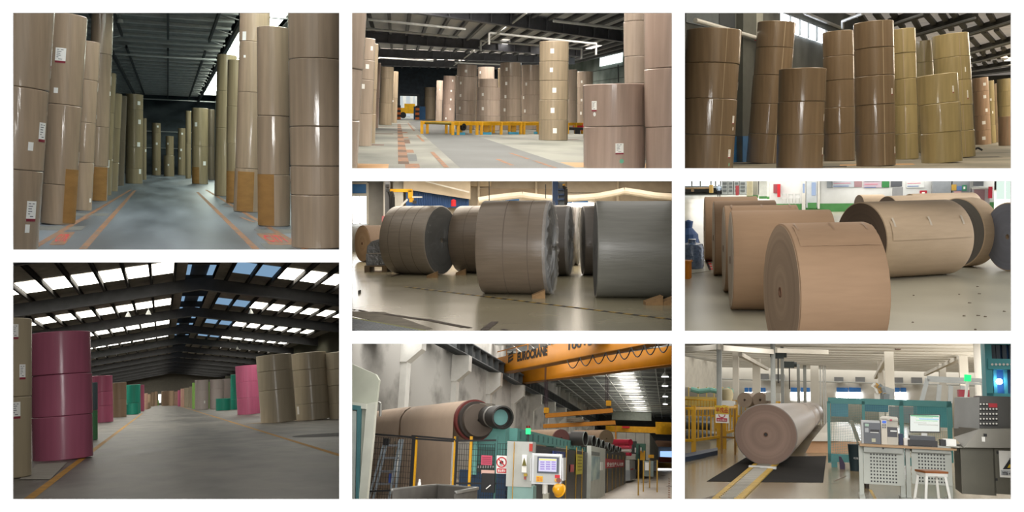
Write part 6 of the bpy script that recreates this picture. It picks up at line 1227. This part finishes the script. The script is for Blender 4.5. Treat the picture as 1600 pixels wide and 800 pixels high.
# desks
dy = 16.7; lg = mat('desk_grey', 'aeb2aa', .45); top8 = mat('desk_top', '9c7c54', .45, var=.2, scale=(1, 14, 8))
for i, (X0, X1) in enumerate(((858, 1078), (1085, 1306))):
    e = R.empty('steel_desk', R.at((X0+X1)/2, 715, dy), 'grey steel desk with perforated panel '+['under the label printers', 'under the monitor'][i], 'desk', 'grey perforated desks')
    a, b = R.at(X0, 715, dy), R.at(X1, 715, dy); zt = R.at(X0, 516, dy).z
    for X, q in ((X0+9, 0), (X1-12, 1)):
        p = R.at(X, 700, dy); R.put(MB().box((p.x-.035, dy+.35, .04), (p.x+.035, dy+.5, zt)), 'leg', lg, parent=e); R.put(MB().prism([(p.x-.045, dy-.1, .01), (p.x+.045, dy-.1, .01), (p.x+.045, dy+.8, .01), (p.x-.045, dy+.8, .01)], (0, 0, .045)), 'foot', lg, parent=e)
    q0, q1 = R.at(X0+18, 690, dy+.3), R.at(X1-18, 545, dy+.3); R.put(MB().box((q0.x, dy+.3, q0.z), (q1.x, dy+.33, q1.z)), 'modesty_panel', lg, parent=e)
    cx = (q0.x+q1.x)/2; w_ = (q1.x-q0.x)*.62; h_ = (q1.z-q0.z)*.82
    for ii in range(9):
        for jj in range(9):
            x = cx-w_/2+w_*ii/8; z = q0.z+(q1.z-q0.z)*.09+h_*jj/8; R.put(MB().box((x-.012, dy+.293, z-.013), (x+.012, dy+.301, z+.013)), 'punched_hole', black, parent=e)
    d0, d1 = R.at(X0+17, 541, dy+.12), R.at(X1-20, 517, dy+.12); R.put(MB().box((d0.x, dy+.12, d0.z), (d1.x, dy+.6, d1.z)), 'drawer', mat('drawer_grey', '9da19a', .45), parent=e); m_ = (d0.x+d1.x)/2; R.put(MB().cyl((m_, dy+.12, d1.z-.04), (m_, dy+.09, d1.z-.04), .014, 10), 'drawer_lock', black, parent=e)
zt = R.at(900, 516, dy).z; a, b = R.at(855, 512, dy), R.at(1312, 512, dy); zd = zt+.035
R.put(MB().box((a.x, dy, zt+.002), (b.x, dy+1.35, zd)), 'desk_top', top8, label='brown laminate desk top spanning both steel desks', cat='desk top')
def on(X, Y, dd): return R8.at(X, Y, dy+dd)
def dbox(X0, X1, Ytop, dd, dep, nm, m, parent=None, z0=None, **k):
    p, q = on(X0, Ytop, dd), on(X1, Ytop, dd); return R8.put(MB().box((p.x, dy+dd, z0 if z0 is not None else zd+.002), (q.x, dy+dd+dep, p.z)), nm, m, parent=parent, **k)
e = R.empty('label_printer', on(905, 500, .3), 'dark grey label printer with small display on the desk', 'printer')
dbox(862, 950, 392, .34, .5, 'printer_case', mat('printer_silver', '9a9c9c', .4), e); dbox(874, 953, 402, .3, .06, 'printer_front', mat('printer_dark', '3c4048', .4), e)
def dpl(X0, Y0, X1, Y1, dd, nm, m, parent, dep=.012): p, q = on(X0, Y1, dd), on(X1, Y0, dd); return R8.put(MB().box((p.x, dy+dd, p.z), (q.x, dy+dd+dep, q.z)), nm, m, parent=parent)
dpl(880, 408, 898, 420, .285, 'display', mat('lcd_green', '7a9a86', .3), e); dpl(880, 428, 897, 448, .285, 'keypad', mat('keys_grey', '8c9094', .4), e); dpl(905, 436, 948, 446, .285, 'label_slot', black, e); dpl(912, 478, 930, 494, .285, 'logo_plate', mat('plate_olive', 'a8a890', .5), e); dpl(905, 448, 944, 450, .28, 'slot_edge', white_pipe, e)
e = R.empty('label_printer', on(990, 500, .3), 'beige label printer with blue display beside the dark one', 'printer'); be = mat('printer_beige', 'a8a498', .45)
dbox(955, 1034, 388, .36, .5, 'printer_case', be, e); dbox(955, 983, 384, .3, .08, 'control_panel', mat('printer_beige_light', 'b8b2a4', .45), e); dbox(984, 1034, 470, .3, .08, 'lower_door', be, e); dpl(984, 425, 1032, 470, .34, 'printer_mouth', mat('mouth_dark', '3a3a40', .5), e)
R.put(MB().hexa([on(950, 388, .3), on(1036, 395, .3), on(1032, 382, .8), on(960, 374, .8), on(950, 380, .3), on(1036, 386, .3), on(1032, 376, .8), on(960, 370, .8)]), 'printer_lid', be, parent=e)
dpl(962, 394, 980, 405, .285, 'display', emis('lcd_blue', '6a8cf0', .9), e)
for q in range(4): dpl(961+(q % 2)*11, 410+(q//2)*11, 969+(q % 2)*11, 417+(q//2)*11, .285, 'key', mat('key_dark', '5a5c60', .4), e)
dpl(998, 387, 1008, 394, .27, 'red_badge', mat('badge', 'a03048', .5), e); dpl(1000, 440, 1030, 445, .32, 'output_slot', white_pipe, e)
e = R.empty('computer_monitor', on(1160, 500, .55), 'flat monitor showing a white spreadsheet on the desk', 'monitor')
def tilt_quad(X0, X1, Yt, Yb, dd, nm, m, dep, dl=0): return R8.put(MB().prism([on(X0, Yb, dd), on(X1, Yb+2, dd+dl), on(X1, Yt+1, dd+dl), on(X0, Yt, dd)], (0, dep, 0)), nm, m, parent=e)
tilt_quad(1090, 1235, 363, 449, .55, 'monitor_case', black, .05); sc_ = tilt_quad(1094, 1231, 367, 443, .535, 'screen', emis('screen_white', 'eef2ea', 1.0), .012)
for q, (x0, x1, y, m) in enumerate(((1096, 1228, 370, mat('xl_green', '6aa884', .5)), (1120, 1200, 377, mat('xl_pale', 'b8d8c0', .5)), (1135, 1228, 385, mat('xl_blue', '9ac4e4', .5)), (1120, 1222, 392, mat('xl_pale', 'b8d8c0', .5)), (1110, 1170, 402, mat('xl_grey', 'c4c8c4', .5)), (1130, 1225, 412, mat('xl_grey', 'c4c8c4', .5)))): dpl(x0, y, x1, y+2.5, .53, 'screen_row', m, sc_, .004)
dbox(1146, 1174, 452, .58, .08, 'monitor_neck', mat('neck_white', 'd0d0cc', .5), e)
e = R.empty('document_box', on(1150, 500, .2), 'black computer box with keyboard below the monitor', 'computer'); dbox(1092, 1212, 464, .3, .4, 'computer_case', mat('case_navy', '1c222c', .4), e); dbox(1085, 1222, 484, .12, .16, 'keyboard', black, e)
p = on(1077, 493, .35); o_ = R.put(MB().lathe([(.001, 0), (.05, 0), (.055, .125), (.048, .125), (.044, .02), (.001, .02)], Vector((p.x, p.y, zd+.002)), n=24), 'paper_cup', mat('cup_white', 'e4e2dc', .5), label='white cup between the printers and the keyboard', cat='cup')
dbox(1040, 1060, 455, .4, .2, 'cable_tangle', mat('cable_navy', '26304a', .6), label='dark bundle of cables behind the white cup', cat='cables')
dbox(1235, 1262, 482, .3, .2, 'computer_mouse', black, label='black mouse beside the paper stack', cat='mouse')
dbox(1250, 1310, 480, .35, .25, 'paper_stack', paper, label='stack of white paper at the desk end', cat='paper')
q = [on(1268, 506, .18), on(1320, 528, -.12), on(1350, 520, .1), on(1305, 496, .4)]; R.put(MB().prism([Vector((p.x, p.y, zd+.02)) for p in q], (0, 0, .01)), 'clip_board', mat('board_grey', 'b4b4ac', .5), label='grey clipboard sticking out past the desk corner', cat='clipboard')
# stool
e = R.empty('wooden_stool', R.fl(1195, 752), 'white legged stool with a brown square seat before the desk', 'stool')
sy = 15.2; zs_ = R.at(1195, 640, sy).z; cx = R.at(1197, 640, sy).x; hw = .175; rz = .35
def rt(x, y): return (cx+x*math.cos(rz)-y*math.sin(rz), sy+.12+x*math.sin(rz)+y*math.cos(rz))
R.put(MB().prism([(*rt(x, y), zs_) for x, y in ((-hw, -hw), (hw, -hw), (hw, hw), (-hw, hw))], (0, 0, .03)), 'seat', mat('seat_brown', '8a5026', .45, var=.2), parent=e)
R.put(MB().prism([(*rt(x, y), zs_-.045) for x, y in ((-hw*.95, -hw*.95), (hw*.95, -hw*.95), (hw*.95, hw*.95), (-hw*.95, hw*.95))], (0, 0, .044)), 'apron', white_paint, parent=e)
for x, y in ((-1, -1), (1, -1), (1, 1), (-1, 1)): R.put(MB().beam((*rt(x*hw*.8, y*hw*.8), zs_-.04), (*rt(x*hw*1.2, y*hw*1.2), .002), .035, .035), 'leg', white_paint, parent=e)
for (x0, y0, x1, y1), z in (((-1, -1, 1, -1), .16), ((1, -1, 1, 1), .2), ((1, 1, -1, 1), .16), ((-1, 1, -1, -1), .2)): R.put(MB().beam((*rt(x0*hw*1.05, y0*hw*1.05), z), (*rt(x1*hw*1.05, y1*hw*1.05), z), .022, .03), 'stretcher', white_paint, parent=e)
# stainless control console
cy = 16.6; e = R.empty('control_console', R.at(1420, 735, cy), 'stainless control console with rows of switches beside the desk', 'console'); ss = mat('stainless', '7c7a72', .38, .55, var=.2, scale=(1, 1, 3)); ssd = mat('stainless_dark', '5a584e', .45, .4)
def cb(X0, Y0, X1, Y1, dd, dep, nm, m): p, q = R8.at(X0, Y1, cy+dd), R8.at(X1, Y0, cy+dd); return R8.put(MB().box((p.x, cy+dd, max(.0, p.z)), (q.x, cy+dd+dep, q.z)), nm, m, parent=e)
cb(1338, 520, 1490, 738, .3, .9, 'console_door', ssd); cb(1492, 524, 1720, 738, .3, .9, 'console_door', ssd)
R.put(MB().hexa([R.at(1300, 470, cy+1.3), R.at(1345, 520, cy), R.at(1720, 524, cy), R.at(1720, 470, cy+1.3), R.at(1298, 420, cy+1.3), R.at(1418, 432, cy), R.at(1720, 432, cy), R.at(1720, 420, cy+1.3)]), 'console_desk', ss, parent=e)
cb(1420, 285, 1720, 430, .35, .5, 'switch_panel', mat('switch_panel_dark', '4a4a48', .35, .5)); R.put(MB().hexa([R.at(1300, 430, cy+1.2), R.at(1420, 430, cy+.3), R.at(1420, 430, cy+.9), R.at(1310, 430, cy+1.3), R.at(1302, 285, cy+1.2), R.at(1420, 282, cy+.3), R.at(1420, 282, cy+.9), R.at(1312, 285, cy+1.3)]), 'console_side', mat('stainless_bright', 'a4a6a6', .35, .4), parent=e)
for i in range(5):
    for j in range(6):
        if j > 2 and i == 0: continue
        X, Y = 1424+j*15, 318+i*23; q = R.at(X, Y, cy+.34); R.put(MB().box((q.x-.02, q.y-.02, q.z-.025), (q.x+.02, q.y, q.z+.025)), 'switch_body', black, parent=e); R.put(MB().cyl((q.x, q.y-.02, q.z+.01), (q.x, q.y-.045, q.z+.01), .014, 8), 'switch_knob', white_paint, parent=e)
cb(1464, 312, 1504, 330, .32, .03, 'red_display', mat('display_red', 'a01c28', .4)); cb(1440, 455, 1455, 468, -.02, .02, 'console_lock', black); cb(1432, 470, 1446, 492, -.02, .02, 'white_tag', paper); cb(1502, 538, 1512, 550, .28, .02, 'door_lock', black); cb(1496, 665, 1506, 676, .28, .02, 'door_lock', black)
o_ = cb(1517, 540, 1640, 660, .27, .02, 'warning_sign', paper)
a, b, c = R.at(1530, 622, cy+.262), R.at(1630, 622, cy+.262), R.at(1580, 548, cy+.262); R.put(MB().prism([a, b, c], (0, -.006, 0)), 'warning_triangle', black, parent=o_); k = lambda q: c.lerp(q, .86)*1+Vector((0, -.008, -.03)); R.put(MB().prism([a.lerp(c, .1)+Vector((.05, -.008, 0)), b.lerp(c, .1)+Vector((-.05, -.008, 0)), c+Vector((0, -.008, -.06))], (0, -.003, 0)), 'warning_yellow', mat('warn_yellow', 'd8b818', .5), parent=o_)
m_ = R.at(1580, 600, cy+.25); R.put(MB().prism([m_+Vector((x, 0, z)) for x, z in ((-.05, .1), (.0, .1), (-.02, .03), (.03, .03), (-.03, -.08), (-.01, .0), (-.06, .0))], (0, -.004, 0)), 'bolt_mark', black, parent=o_)
cb(1522, 632, 1636, 650, .255, .01, 'text_plate', mat('plate_pale', 'c0c4c8', .5)); R.put(MB().text('当心触电', R.at(1527, 648, cy+.25), (1, 0, 0), (0, 0, 1), .055, fit=.4, bold=.02), 'sign_lettering', black, parent=o_)
e2 = R.empty('beacon_tower', R.at(1358, 282, cy+.9), 'signal pole with a lit green lamp on the console', 'beacon'); R.put(MB().cyl(R.at(1355, 284, cy+.9), R.at(1364, 208, cy+.9), .025, 10), 'pole', white_paint, parent=e2); R.put(MB().cyl(R.at(1364, 207, cy+.9), R.at(1365, 177, cy+.9), .055, 16), 'green_lamp', emis('beacon_green_8', '30f080', 1.5), parent=e2)
q = R.at(1350, 282, cy+1.0); R.put(MB().box((R.at(1324, 282, cy+1).x, cy+1, q.z+.003), (R.at(1374, 282, cy+1).x, cy+1.25, R.at(1350, 247, cy+1).z)), 'red_box', mat('box_red', '9a1c30', .4), label='red alarm box on top of the console', cat='box')
# bins and bits on the floor
p = R.fl(838, 632); e = R.empty('waste_bin', p, 'dark green waste bin with lettering beside the desk', 'bin'); r_ = .155
R.put(MB().lathe([(.001, 0), (r_*.85, 0), (r_*1.1, .6), (r_*1.18, .62), (r_*1.0, .62), (r_*.8, .03), (.001, .03)], p+Vector((0, .15, 0)), n=24), 'bin_body', mat('bin_green', '22343a', .45), parent=e); R.put(MB().text('垃圾', p+Vector((-.05, -.02, .28)), (1, 0, 0), (0, 0, 1), .05, fit=.11), 'bin_lettering', white_pipe, parent=e)
R.put(MB().prism([R.at(850, 543, 18.9), R.at(858, 541, 18.9), R.at(858, 549, 18.9), R.at(850, 550, 18.9)], (0, .02, 0)), 'paper_scrap', paper, label='white paper scrap hanging over the bin edge', cat='scrap')
p = R.fl(768, 622); R.put(MB().prism([p+Vector((-.03, 0, 0)), p+Vector((.09, 0, 0)), p+Vector((.09, 0, .12)), p+Vector((.0, 0, .3)), p+Vector((-.05, 0, .3))], (0, .12, 0)), 'floor_boot', mat('boot_purple', '3a2a48', .5), label='dark purple wedge standing by the mesh screen foot', cat='wedge')
p = R.fl(889, 712); R.put(MB().lathe([(.001, 0), (.045, 0), (.045, .18), (.001, .18)], p, n=16), 'tin_can', mat('can_dark', '3c3430', .4), label='dark tin can at the foot of the printer desk', cat='can')
strip(R, [R.fl(905, 720), R.fl(930, 765)], .05, mat('edge_yellow_8', 'b8921c', .55), 'floor_tape', fl8)
for i, (a, b, w_) in enumerate((((120, 765), (200, 742), .08), ((335, 715), (350, 708), .1), ((735, 678), (790, 655), .04), ((360, 700), (375, 694), .06), ((700, 690), (760, 690), .03))): strip(R, [R.fl(*a), R.fl(*b)], w_, mat('scuff_dark', '5c4e3c', .6), 'scuff_mark', fl8)
# yellow railings
yr8 = mat('rail_yellow', 'c8981c', .45, var=.2)
def railing(pts, zt, zb, nb, lab, r=.035, z0=.0):
    P = [Vector((p.x, p.y, 0)) for p in pts]; e = R8.empty('yellow_railing', P[0], lab, 'railing'); 
    for a, b in zip(P[:-1], P[1:]):
        for z in (zt, zb): R8.put(MB().beam(a+Vector((0, 0, z)), b+Vector((0, 0, z)), .06, .08), 'rail', yr8, parent=e)
        for i in range(1, nb): q = a+(b-a)*(i/nb); R8.put(MB().beam(q+Vector((0, 0, zb)), q+Vector((0, 0, zt)), .04, .04), 'baluster', yr8, parent=e)
    for a in P: R8.put(MB().beam(a+Vector((0, 0, z0)), a+Vector((0, 0, zt+.08)), .12, .12), 'post', yr8, parent=e)
p0, p1, p2 = R.fl(-60, 552), R.fl(72, 548), R.fl(190, 526); p3 = R.fl(272, 505)
railing([p0, p1, p2], R.onl(100, 335, p1, p2).z, R.onl(100, 482, p1, p2).z, 6, 'yellow railing nearest the long roll and sign')
railing([p2+Vector((.15, .3, 0)), p3], R.onl(230, 330, p2, p3).z, R.onl(230, 445, p2, p3).z, 4, 'short yellow railing piece running up to the roll')
q0, q1, q2 = R.fl(-60, 430), R.fl(175, 430), R.fl(478, 424)
railing([q0, q1, q2], R.onl(170, 297, q0, q2).z, R.onl(170, 370, q0, q2).z, 16, 'long yellow railing across the back of the pit')
R.put(MB().hexa([R.fl(20, 592), R.fl(185, 554), R.fl(185, 539), R.fl(20, 572), R.fl(20, 592)+Vector((0, 0, .12)), R.fl(185, 554)+Vector((0, 0, .12)), R.fl(185, 539)+Vector((0, 0, .12)), R.fl(20, 572)+Vector((0, 0, .12))]), 'blue_kerb', mat('kerb_blue', '22364e', .5), label='dark blue kerb at the foot of the near railing', cat='kerb')
R.put(MB().box((R.fl(60, 500).x-2, R.fl(60, 480).y, 0), (R.fl(250, 480).x, R.fl(60, 480).y+2, .25)), 'film_heap', mat('film_grey', '8a8c8c', .3, var=.5, scale=(6, 6, 6), bump=.8, bscale=(10, 10, 10)), label='grey heap of film lying behind the near railing', cat='film')
e = R.empty('roller_bed', R.fl(80, 420), 'dark roller bed behind the near railing', 'conveyor')
for i in range(12): y = R.fl(80, 485).y+i*.9; R.put(MB().cyl((R.at(-20, 380, y).x, y, .55), (R.at(150, 380, y).x, y, .55), .16, 12), 'roller', mat('roller_dark', '3c4040', .4, .4), parent=e)
# sign stand
sy_ = 27.5; e = R.empty('sign_stand', R.at(215, 560, sy_), 'stand with a yellow 半成品 sign above a red and white one', 'sign')
for X in (205, 268): R.put(MB().beam(R.at(X-2, 340, sy_+.1), R.at(X, 555, sy_), .05, .05), 'stand_leg', mat('stand_ochre', '8a6428', .6), parent=e)
P8(200, 470, 270, 476, sy_+.05, .04, 'stand_bar', mat('stand_ochre', '8a6428', .6), parent=e)
o_ = P8(172, 323, 236, 362, sy_-.03, .03, 'yellow_sign', mat('sign_yel', 'e0c040', .5), parent=e); R.put(MB().text('半成品', R.at(176, 356, sy_-.04), (1, 0, 0), (0, 0, 1), 26/R.zs/F*sy_, fit=55/R.zs/F*sy_, bold=.02), 'sign_lettering', mat('letter_red', 'b02a28', .6), parent=o_)
o_ = P8(175, 362, 237, 403, sy_-.03, .03, 'white_sign', paper, parent=e); P8(180, 382, 230, 396, sy_-.045, .01, 'red_bar', mat('bar_rose', 'c03850', .6), parent=o_); c = R.at(205, 364, sy_-.04); rr_ = 16/R.zs/F*sy_
mb = MB()
for i in range(12): a0_, a1_ = math.pi+math.pi*i/12, math.pi+math.pi*(i+1)/12; mb.quad(*[c+Vector((math.cos(a)*r_, 0, math.sin(a)*r_)) for a, r_ in ((a0_, rr_), (a1_, rr_), (a1_, rr_*.75), (a0_, rr_*.75))])
R.put(mb, 'red_ring', mat('bar_rose', 'c03850', .6), parent=o_); R.put(MB().text('禁止烟火', R.at(183, 394, sy_-.05), (1, 0, 0), (0, 0, 1), .055, fit=.28), 'sign_lettering', paper, parent=o_)
# building: white columns, beams, ribbed ceiling, window wall
BY8 = 80.0; wc8 = mat('hall_white', 'cfcbc2', .75, var=.1, scale=(.5, .5, .5)); wcd = mat('hall_white_shade', 'c8c4ba', .75, var=.15)  # second white is slightly greyer, for the ceiling and the hanging panel
z_of = lambda Y, y: R8.h+(303-Y)/R8.zs/F*y
w8 = R.put(MB().box((-30, BY8, 0), (34, BY8+.3, 4.7)), 'wall_back', wc8, kind='structure', o=(0, BY8, 0))
for i, (X0, X1) in enumerate(((312, 330), (333, 346), (386, 398), (400, 411), (530, 573), (577, 620), (746, 800), (804, 860), (1014, 1044), (1047, 1074))):
    a, b = R.at(X0, 296, BY8-.1), R.at(X1, 260, BY8-.1); glow(R, [(a.x, BY8-.1, a.z), (b.x, BY8-.1, a.z), (b.x, BY8-.1, b.z), (a.x, BY8-.1, b.z)], 'window_%d' % (i+1), emis('window_8', 'f6faff', 14.0))
    P8(X0, 238, X1, 258, BY8-.15, .1, 'blue_blind', mat('blind_blue', '3c80d0', .5), parent=w8)
for X0, X1, Y0, Y1 in ((385, 425, 172, 200), (440, 500, 175, 205), (735, 778, 188, 212), (835, 880, 188, 212), (1020, 1060, 190, 215), (1100, 1150, 190, 215)): P8(X0, Y0, X1, Y1, BY8-.6, .5, 'duct_vent', mat('vent_slate', '8a8c90', .6), parent=w8)
R.put(MB().box((-30, BY8-.8, z_of(222, BY8)), (34, BY8-.5, z_of(216, BY8))), 'wall_pipe', white_pipe, parent=w8)
c8 = R.put(MB().quad((-30, 30, 4.6), (34, 30, 4.6), (34, BY8, 4.6), (-30, BY8, 4.6)), 'ceiling', wcd, kind='structure')
for i in range(15):  # luminous panels added between the ribs, out of sight, to light the hall
    y = 40+i*2.7; glow(R, [(-22, y+.9, 4.57), (26, y+.9, 4.57), (26, y+2.5, 4.57), (-22, y+2.5, 4.57)], 'window_%d' % (70+i), emis('skylight_8', 'fffaf0', 2.2))
    R.put(MB().box((-30, y, 4.2), (34, y+.8, 4.6)), 'ceiling_rib', wc8, parent=c8)
for i, (X0, X1, y, nm) in enumerate(((180, 203, 34, 'steel post beside the railing'), (256, 284, 52, 'square concrete column behind the railing'), (350, 386, 60, 'far column between two blue blinds'), (436, 458, 42, 'steel post under the hoist'), (484, 499, 46, 'slim post right of the hoist'), (560, 574, 69, 'steel post left of the corner column'), (590, 605, 70, 'second steel post near the corner column'), (625, 664, 72, 'thick corner column beside the long roll'), (945, 972, 60, 'column behind the yellow arm'), (978, 1022, 50, 'large square column behind the mesh screen'), (1236, 1268, 64, 'far right column under a sloping beam'), (1333, 1374, 52, 'column behind the green lamp'), (1408, 1456, 40, 'pale column next to the teal press'))):
    a, b = R.at(X0, 300, y), R.at(X1, 300, y); R.put(MB().box((a.x, y, 0), (b.x, y+(b.x-a.x), 4.6)), 'hall_column', wc8 if X1-X0 > 24 else mat('post_grey', '8f928f', .6), label=nm, cat='column')
for X in (672, 686, 695): a = R.at(X, 300, 70); R.put(MB().cyl((a.x, 70, 0), (a.x, 70, 4.6), .05, 8), 'wall_pipe', white_pipe, label={672: 'thin pipe', 686: 'steel pipe', 695: 'outer steel pipe'}[X]+' running up beside the thick corner column', cat='pipe')
for p, q, y0, y1 in (((200, 50), (440, 68), 34, 42), ((458, 62), (700, 70), 42, 45), ((930, 190), (985, 90), 66, 50), ((1165, 175), (1340, 90), 70, 52), ((30, 60), (200, 45), 36, 34), ((290, 80), (420, 150), 45, 70)):
    R.put(MB().beam(R.at(*p, y0), R.at(*q, y1), .2, .2), 'roof_beam', wc8, parent=c8)
R.put(MB().cyl(R.at(1024, 55, 48), R.at(1330, 55, 50), .06, 8), 'ceiling_pipe', mat('pipe_rust', '5c4a42', .6), label='rusty pipe running between the large columns', cat='pipe')
for X, Y in ((470, 82), (523, 128)):
    p = R.at(X, Y, 43 if X < 500 else 50); e = R.empty('chain_hoist', p, 'black electric chain hoist on the '+('near' if X < 500 else 'far')+' overhead rail', 'hoist'); R.put(MB().box((p.x-.3, p.y-.2, p.z-.18), (p.x+.25, p.y+.2, p.z+.15)), 'hoist_motor', mat('hoist_dark', '343c3c', .5), parent=e); R.put(MB().cyl((p.x-.35, p.y, p.z), (p.x+.38, p.y, p.z), .13, 14), 'hoist_drum', mat('hoist_dark', '343c3c', .5), parent=e); R.put(MB().cyl((p.x, p.y, p.z-.18), (p.x, p.y, p.z-1.3), .03, 6), 'hoist_chain', black, parent=e)
R.put(MB().hexa([R.at(30, 235, 55), R.at(180, 255, 62), R.at(180, 255, 64), R.at(30, 235, 57), R.at(30, 90, 55), R.at(180, 120, 62), R.at(180, 120, 64), R.at(30, 90, 57)]), 'wall_panel', wcd, label='large stained white panel hanging above the railing', cat='panel')
for i, X in enumerate((312, 385)): 
    p = R.at(X, 292, 50); R.put(MB().lathe([(.06, 0), (.4, 0), (.4, 1.4), (.06, 1.4)], R.at(X, 296, 50), (.2, 1, 0), 32, close=True), 'paper_roll', mat('kraft_far', '9a8a7c', .6), label='small kraft roll lying far behind the railing, '+['nearer the concrete column', 'nearer the steel drum'][i], cat='paper roll')
P8(412, 262, 480, 300, 49, 1.2, 'steel_drum_box', mat('drum_white', 'b4b2aa', .5, var=.2), label='white stained drum box behind the railing', cat='drum'); p = R.at(230, 290, 46); R.put(MB().lathe([(.001, 0), (.2, 0), (.3, .5), (.25, .75), (.001, .85)], Vector((p.x, p.y, p.z-.3)), n=16), 'cream_tank', mat('tank_cream', 'c8bc98', .6), label='cream rounded tank behind the railing', cat='tank')
R.put(MB().path([R.at(X, Y, 52) for X, Y in ((60, 245), (100, 255), (150, 248), (200, 258), (245, 245), (250, 262))], .14, 8), 'green_netting', mat('net_green', '7ab0a4', .7), label='pale green netting draped over the far railing', cat='netting')
e = R.empty('far_railing', R.at(100, 300, 54), 'pale yellow railing far behind the netting', 'railing')
for X in (45, 90, 130, 165, 205, 240): P8(X, 235, X+5, 322, 54, .08, 'post', mat('rail_pale', 'd0b868', .5), parent=e)
for Y in (286, 305, 318): P8(30, Y, 260, Y+4, 54, .06, 'rail', mat('rail_pale', 'd0b868', .5), parent=e)
P8(190, 300, 265, 322, 40, .3, 'white_skirt', mat('skirt_white', 'b4b4b0', .6), label='white metal skirt behind the sign stand', cat='panel')
# curved yellow arm and glass booth
e = R.empty('curved_arm', R.at(945, 305, 34), 'white and yellow curved machine arm above the mesh screen', 'machine arm'); cw_ = [(915, 222), (932, 235), (945, 262), (948, 310)]
for m, dx, w_ in ((white_paint, 0, .16), (yellow, 16, .14), (mat('arm_grey', '7c8488', .5), 38, .16)): 
    for a, b in zip(cw_[:-1], cw_[1:]): R.put(MB().beam(R.at(a[0]+dx*.75, a[1]+dx*.1, 34), R.at(b[0]+dx*.6, b[1], 34), .3, w_), 'arm_segment', m, parent=e)
R.put(MB().prism([R.at(*q, 34.2) for q in ((935, 218), (1018, 245), (1018, 310), (985, 310), (975, 262))], (0, .3, 0)), 'arm_plate', mat('arm_plate', 'a8acac', .5), parent=e)
by = 30.0; e = R.empty('glass_booth', R.at(1300, 305, by), 'white framed glass booth behind the console', 'booth'); bf = mat('booth_frame', 'c4cacc', .4)
for p, q, w_ in (((1172, 192), (1448, 205), .12), ((1175, 195), (1145, 310), .12), ((1175, 205), (1448, 222), .05), ((1232, 225), (1225, 310), .1), ((1285, 228), (1282, 310), .08), ((1340, 228), (1338, 310), .1), ((1440, 205), (1445, 310), .12)): R.put(MB().beam(R.at(*p, by), R.at(*q, by), .12, w_), 'booth_bar', bf, parent=e)
R.put(MB().quad(R.at(1148, 308, by+.05), R.at(1444, 308, by+.05), R.at(1440, 205, by+.05), R.at(1176, 196, by+.05)), 'booth_glass', mat('booth_glass', 'b8c4cc', .1, alpha=.14), parent=e)
P8(1130, 310, 1290, 420, 31, 1.5, 'teal_machine_base', mat('press_teal', '3a7f86', .5), label='teal machine base behind the mesh screen', cat='machine'); P8(720, 312, 800, 372, 40, 1.4, 'dark_drum', mat('drum_teal', '3c6878', .5), label='dark teal drum behind the mesh screen', cat='drum'); P8(1000, 330, 1120, 400, 33, .8, 'grey_machine', mat('mach_grey', '84888a', .5), label='grey machine body behind the mesh screen', cat='machine'); P8(880, 312, 990, 350, 36, .8, 'blue_machine', mat('mach_blue', '3a6a80', .5), label='blue machine block behind the mesh screen', cat='machine')
# tall teal press at the right
ty = 22.0; e = R.empty('teal_press', R.at(1520, 300, ty), 'tall teal press frame with a bright blue work light', 'machine'); tp = mat('press_teal_bright', '3f8f98', .45)
P8(1455, 20, 1475, 280, ty, .6, 'press_column', tp, parent=e); P8(1470, 20, 1720, 34, ty, .5, 'press_beam', tp, parent=e); P8(1462, 105, 1720, 150, ty-.05, .5, 'press_beam', tp, parent=e); P8(1455, 270, 1720, 288, ty, .5, 'press_beam', tp, parent=e); P8(1470, 34, 1720, 280, ty+.3, .1, 'press_back', mat('press_blue', '2a5f94', .45), parent=e)
for X in (1478, 1500, 1530, 1562): P8(X, 34, X+16, 105, ty+.1, .1, 'dark_slot', mat('slot_dark', '34424e', .5), parent=e)
for X in (1490, 1540): P8(X, 150, X+10, 272, ty+.1, .12, 'press_rod', tp, parent=e)
for i in range(6): q = R.at(1480+i*18, 128, ty-.06); R.put(MB().cyl(q, q+Vector((0, -.02, 0)), .025, 10), 'bolt_head', white_pipe, parent=e)
q = R.at(1513, 209, ty+.05); R.put(MB().lathe([(.001, 0), (.06, 0), (.06, .05), (.001, .06)], q, (0, -1, 0), 16), 'work_light', emis('work_light', 'b8d8ff', 40.0), parent=e)
# tall glowing panes added at the right to light the hall
for i in range(4): glow(R, [(9.2, 26+i*7, 1.2), (9.2, 31+i*7, 1.2), (9.2, 31+i*7, 5), (9.2, 26+i*7, 5)], 'window_%d' % (i+20), emis('window_8b', 'fff8ec', 8.0))
trim_all()
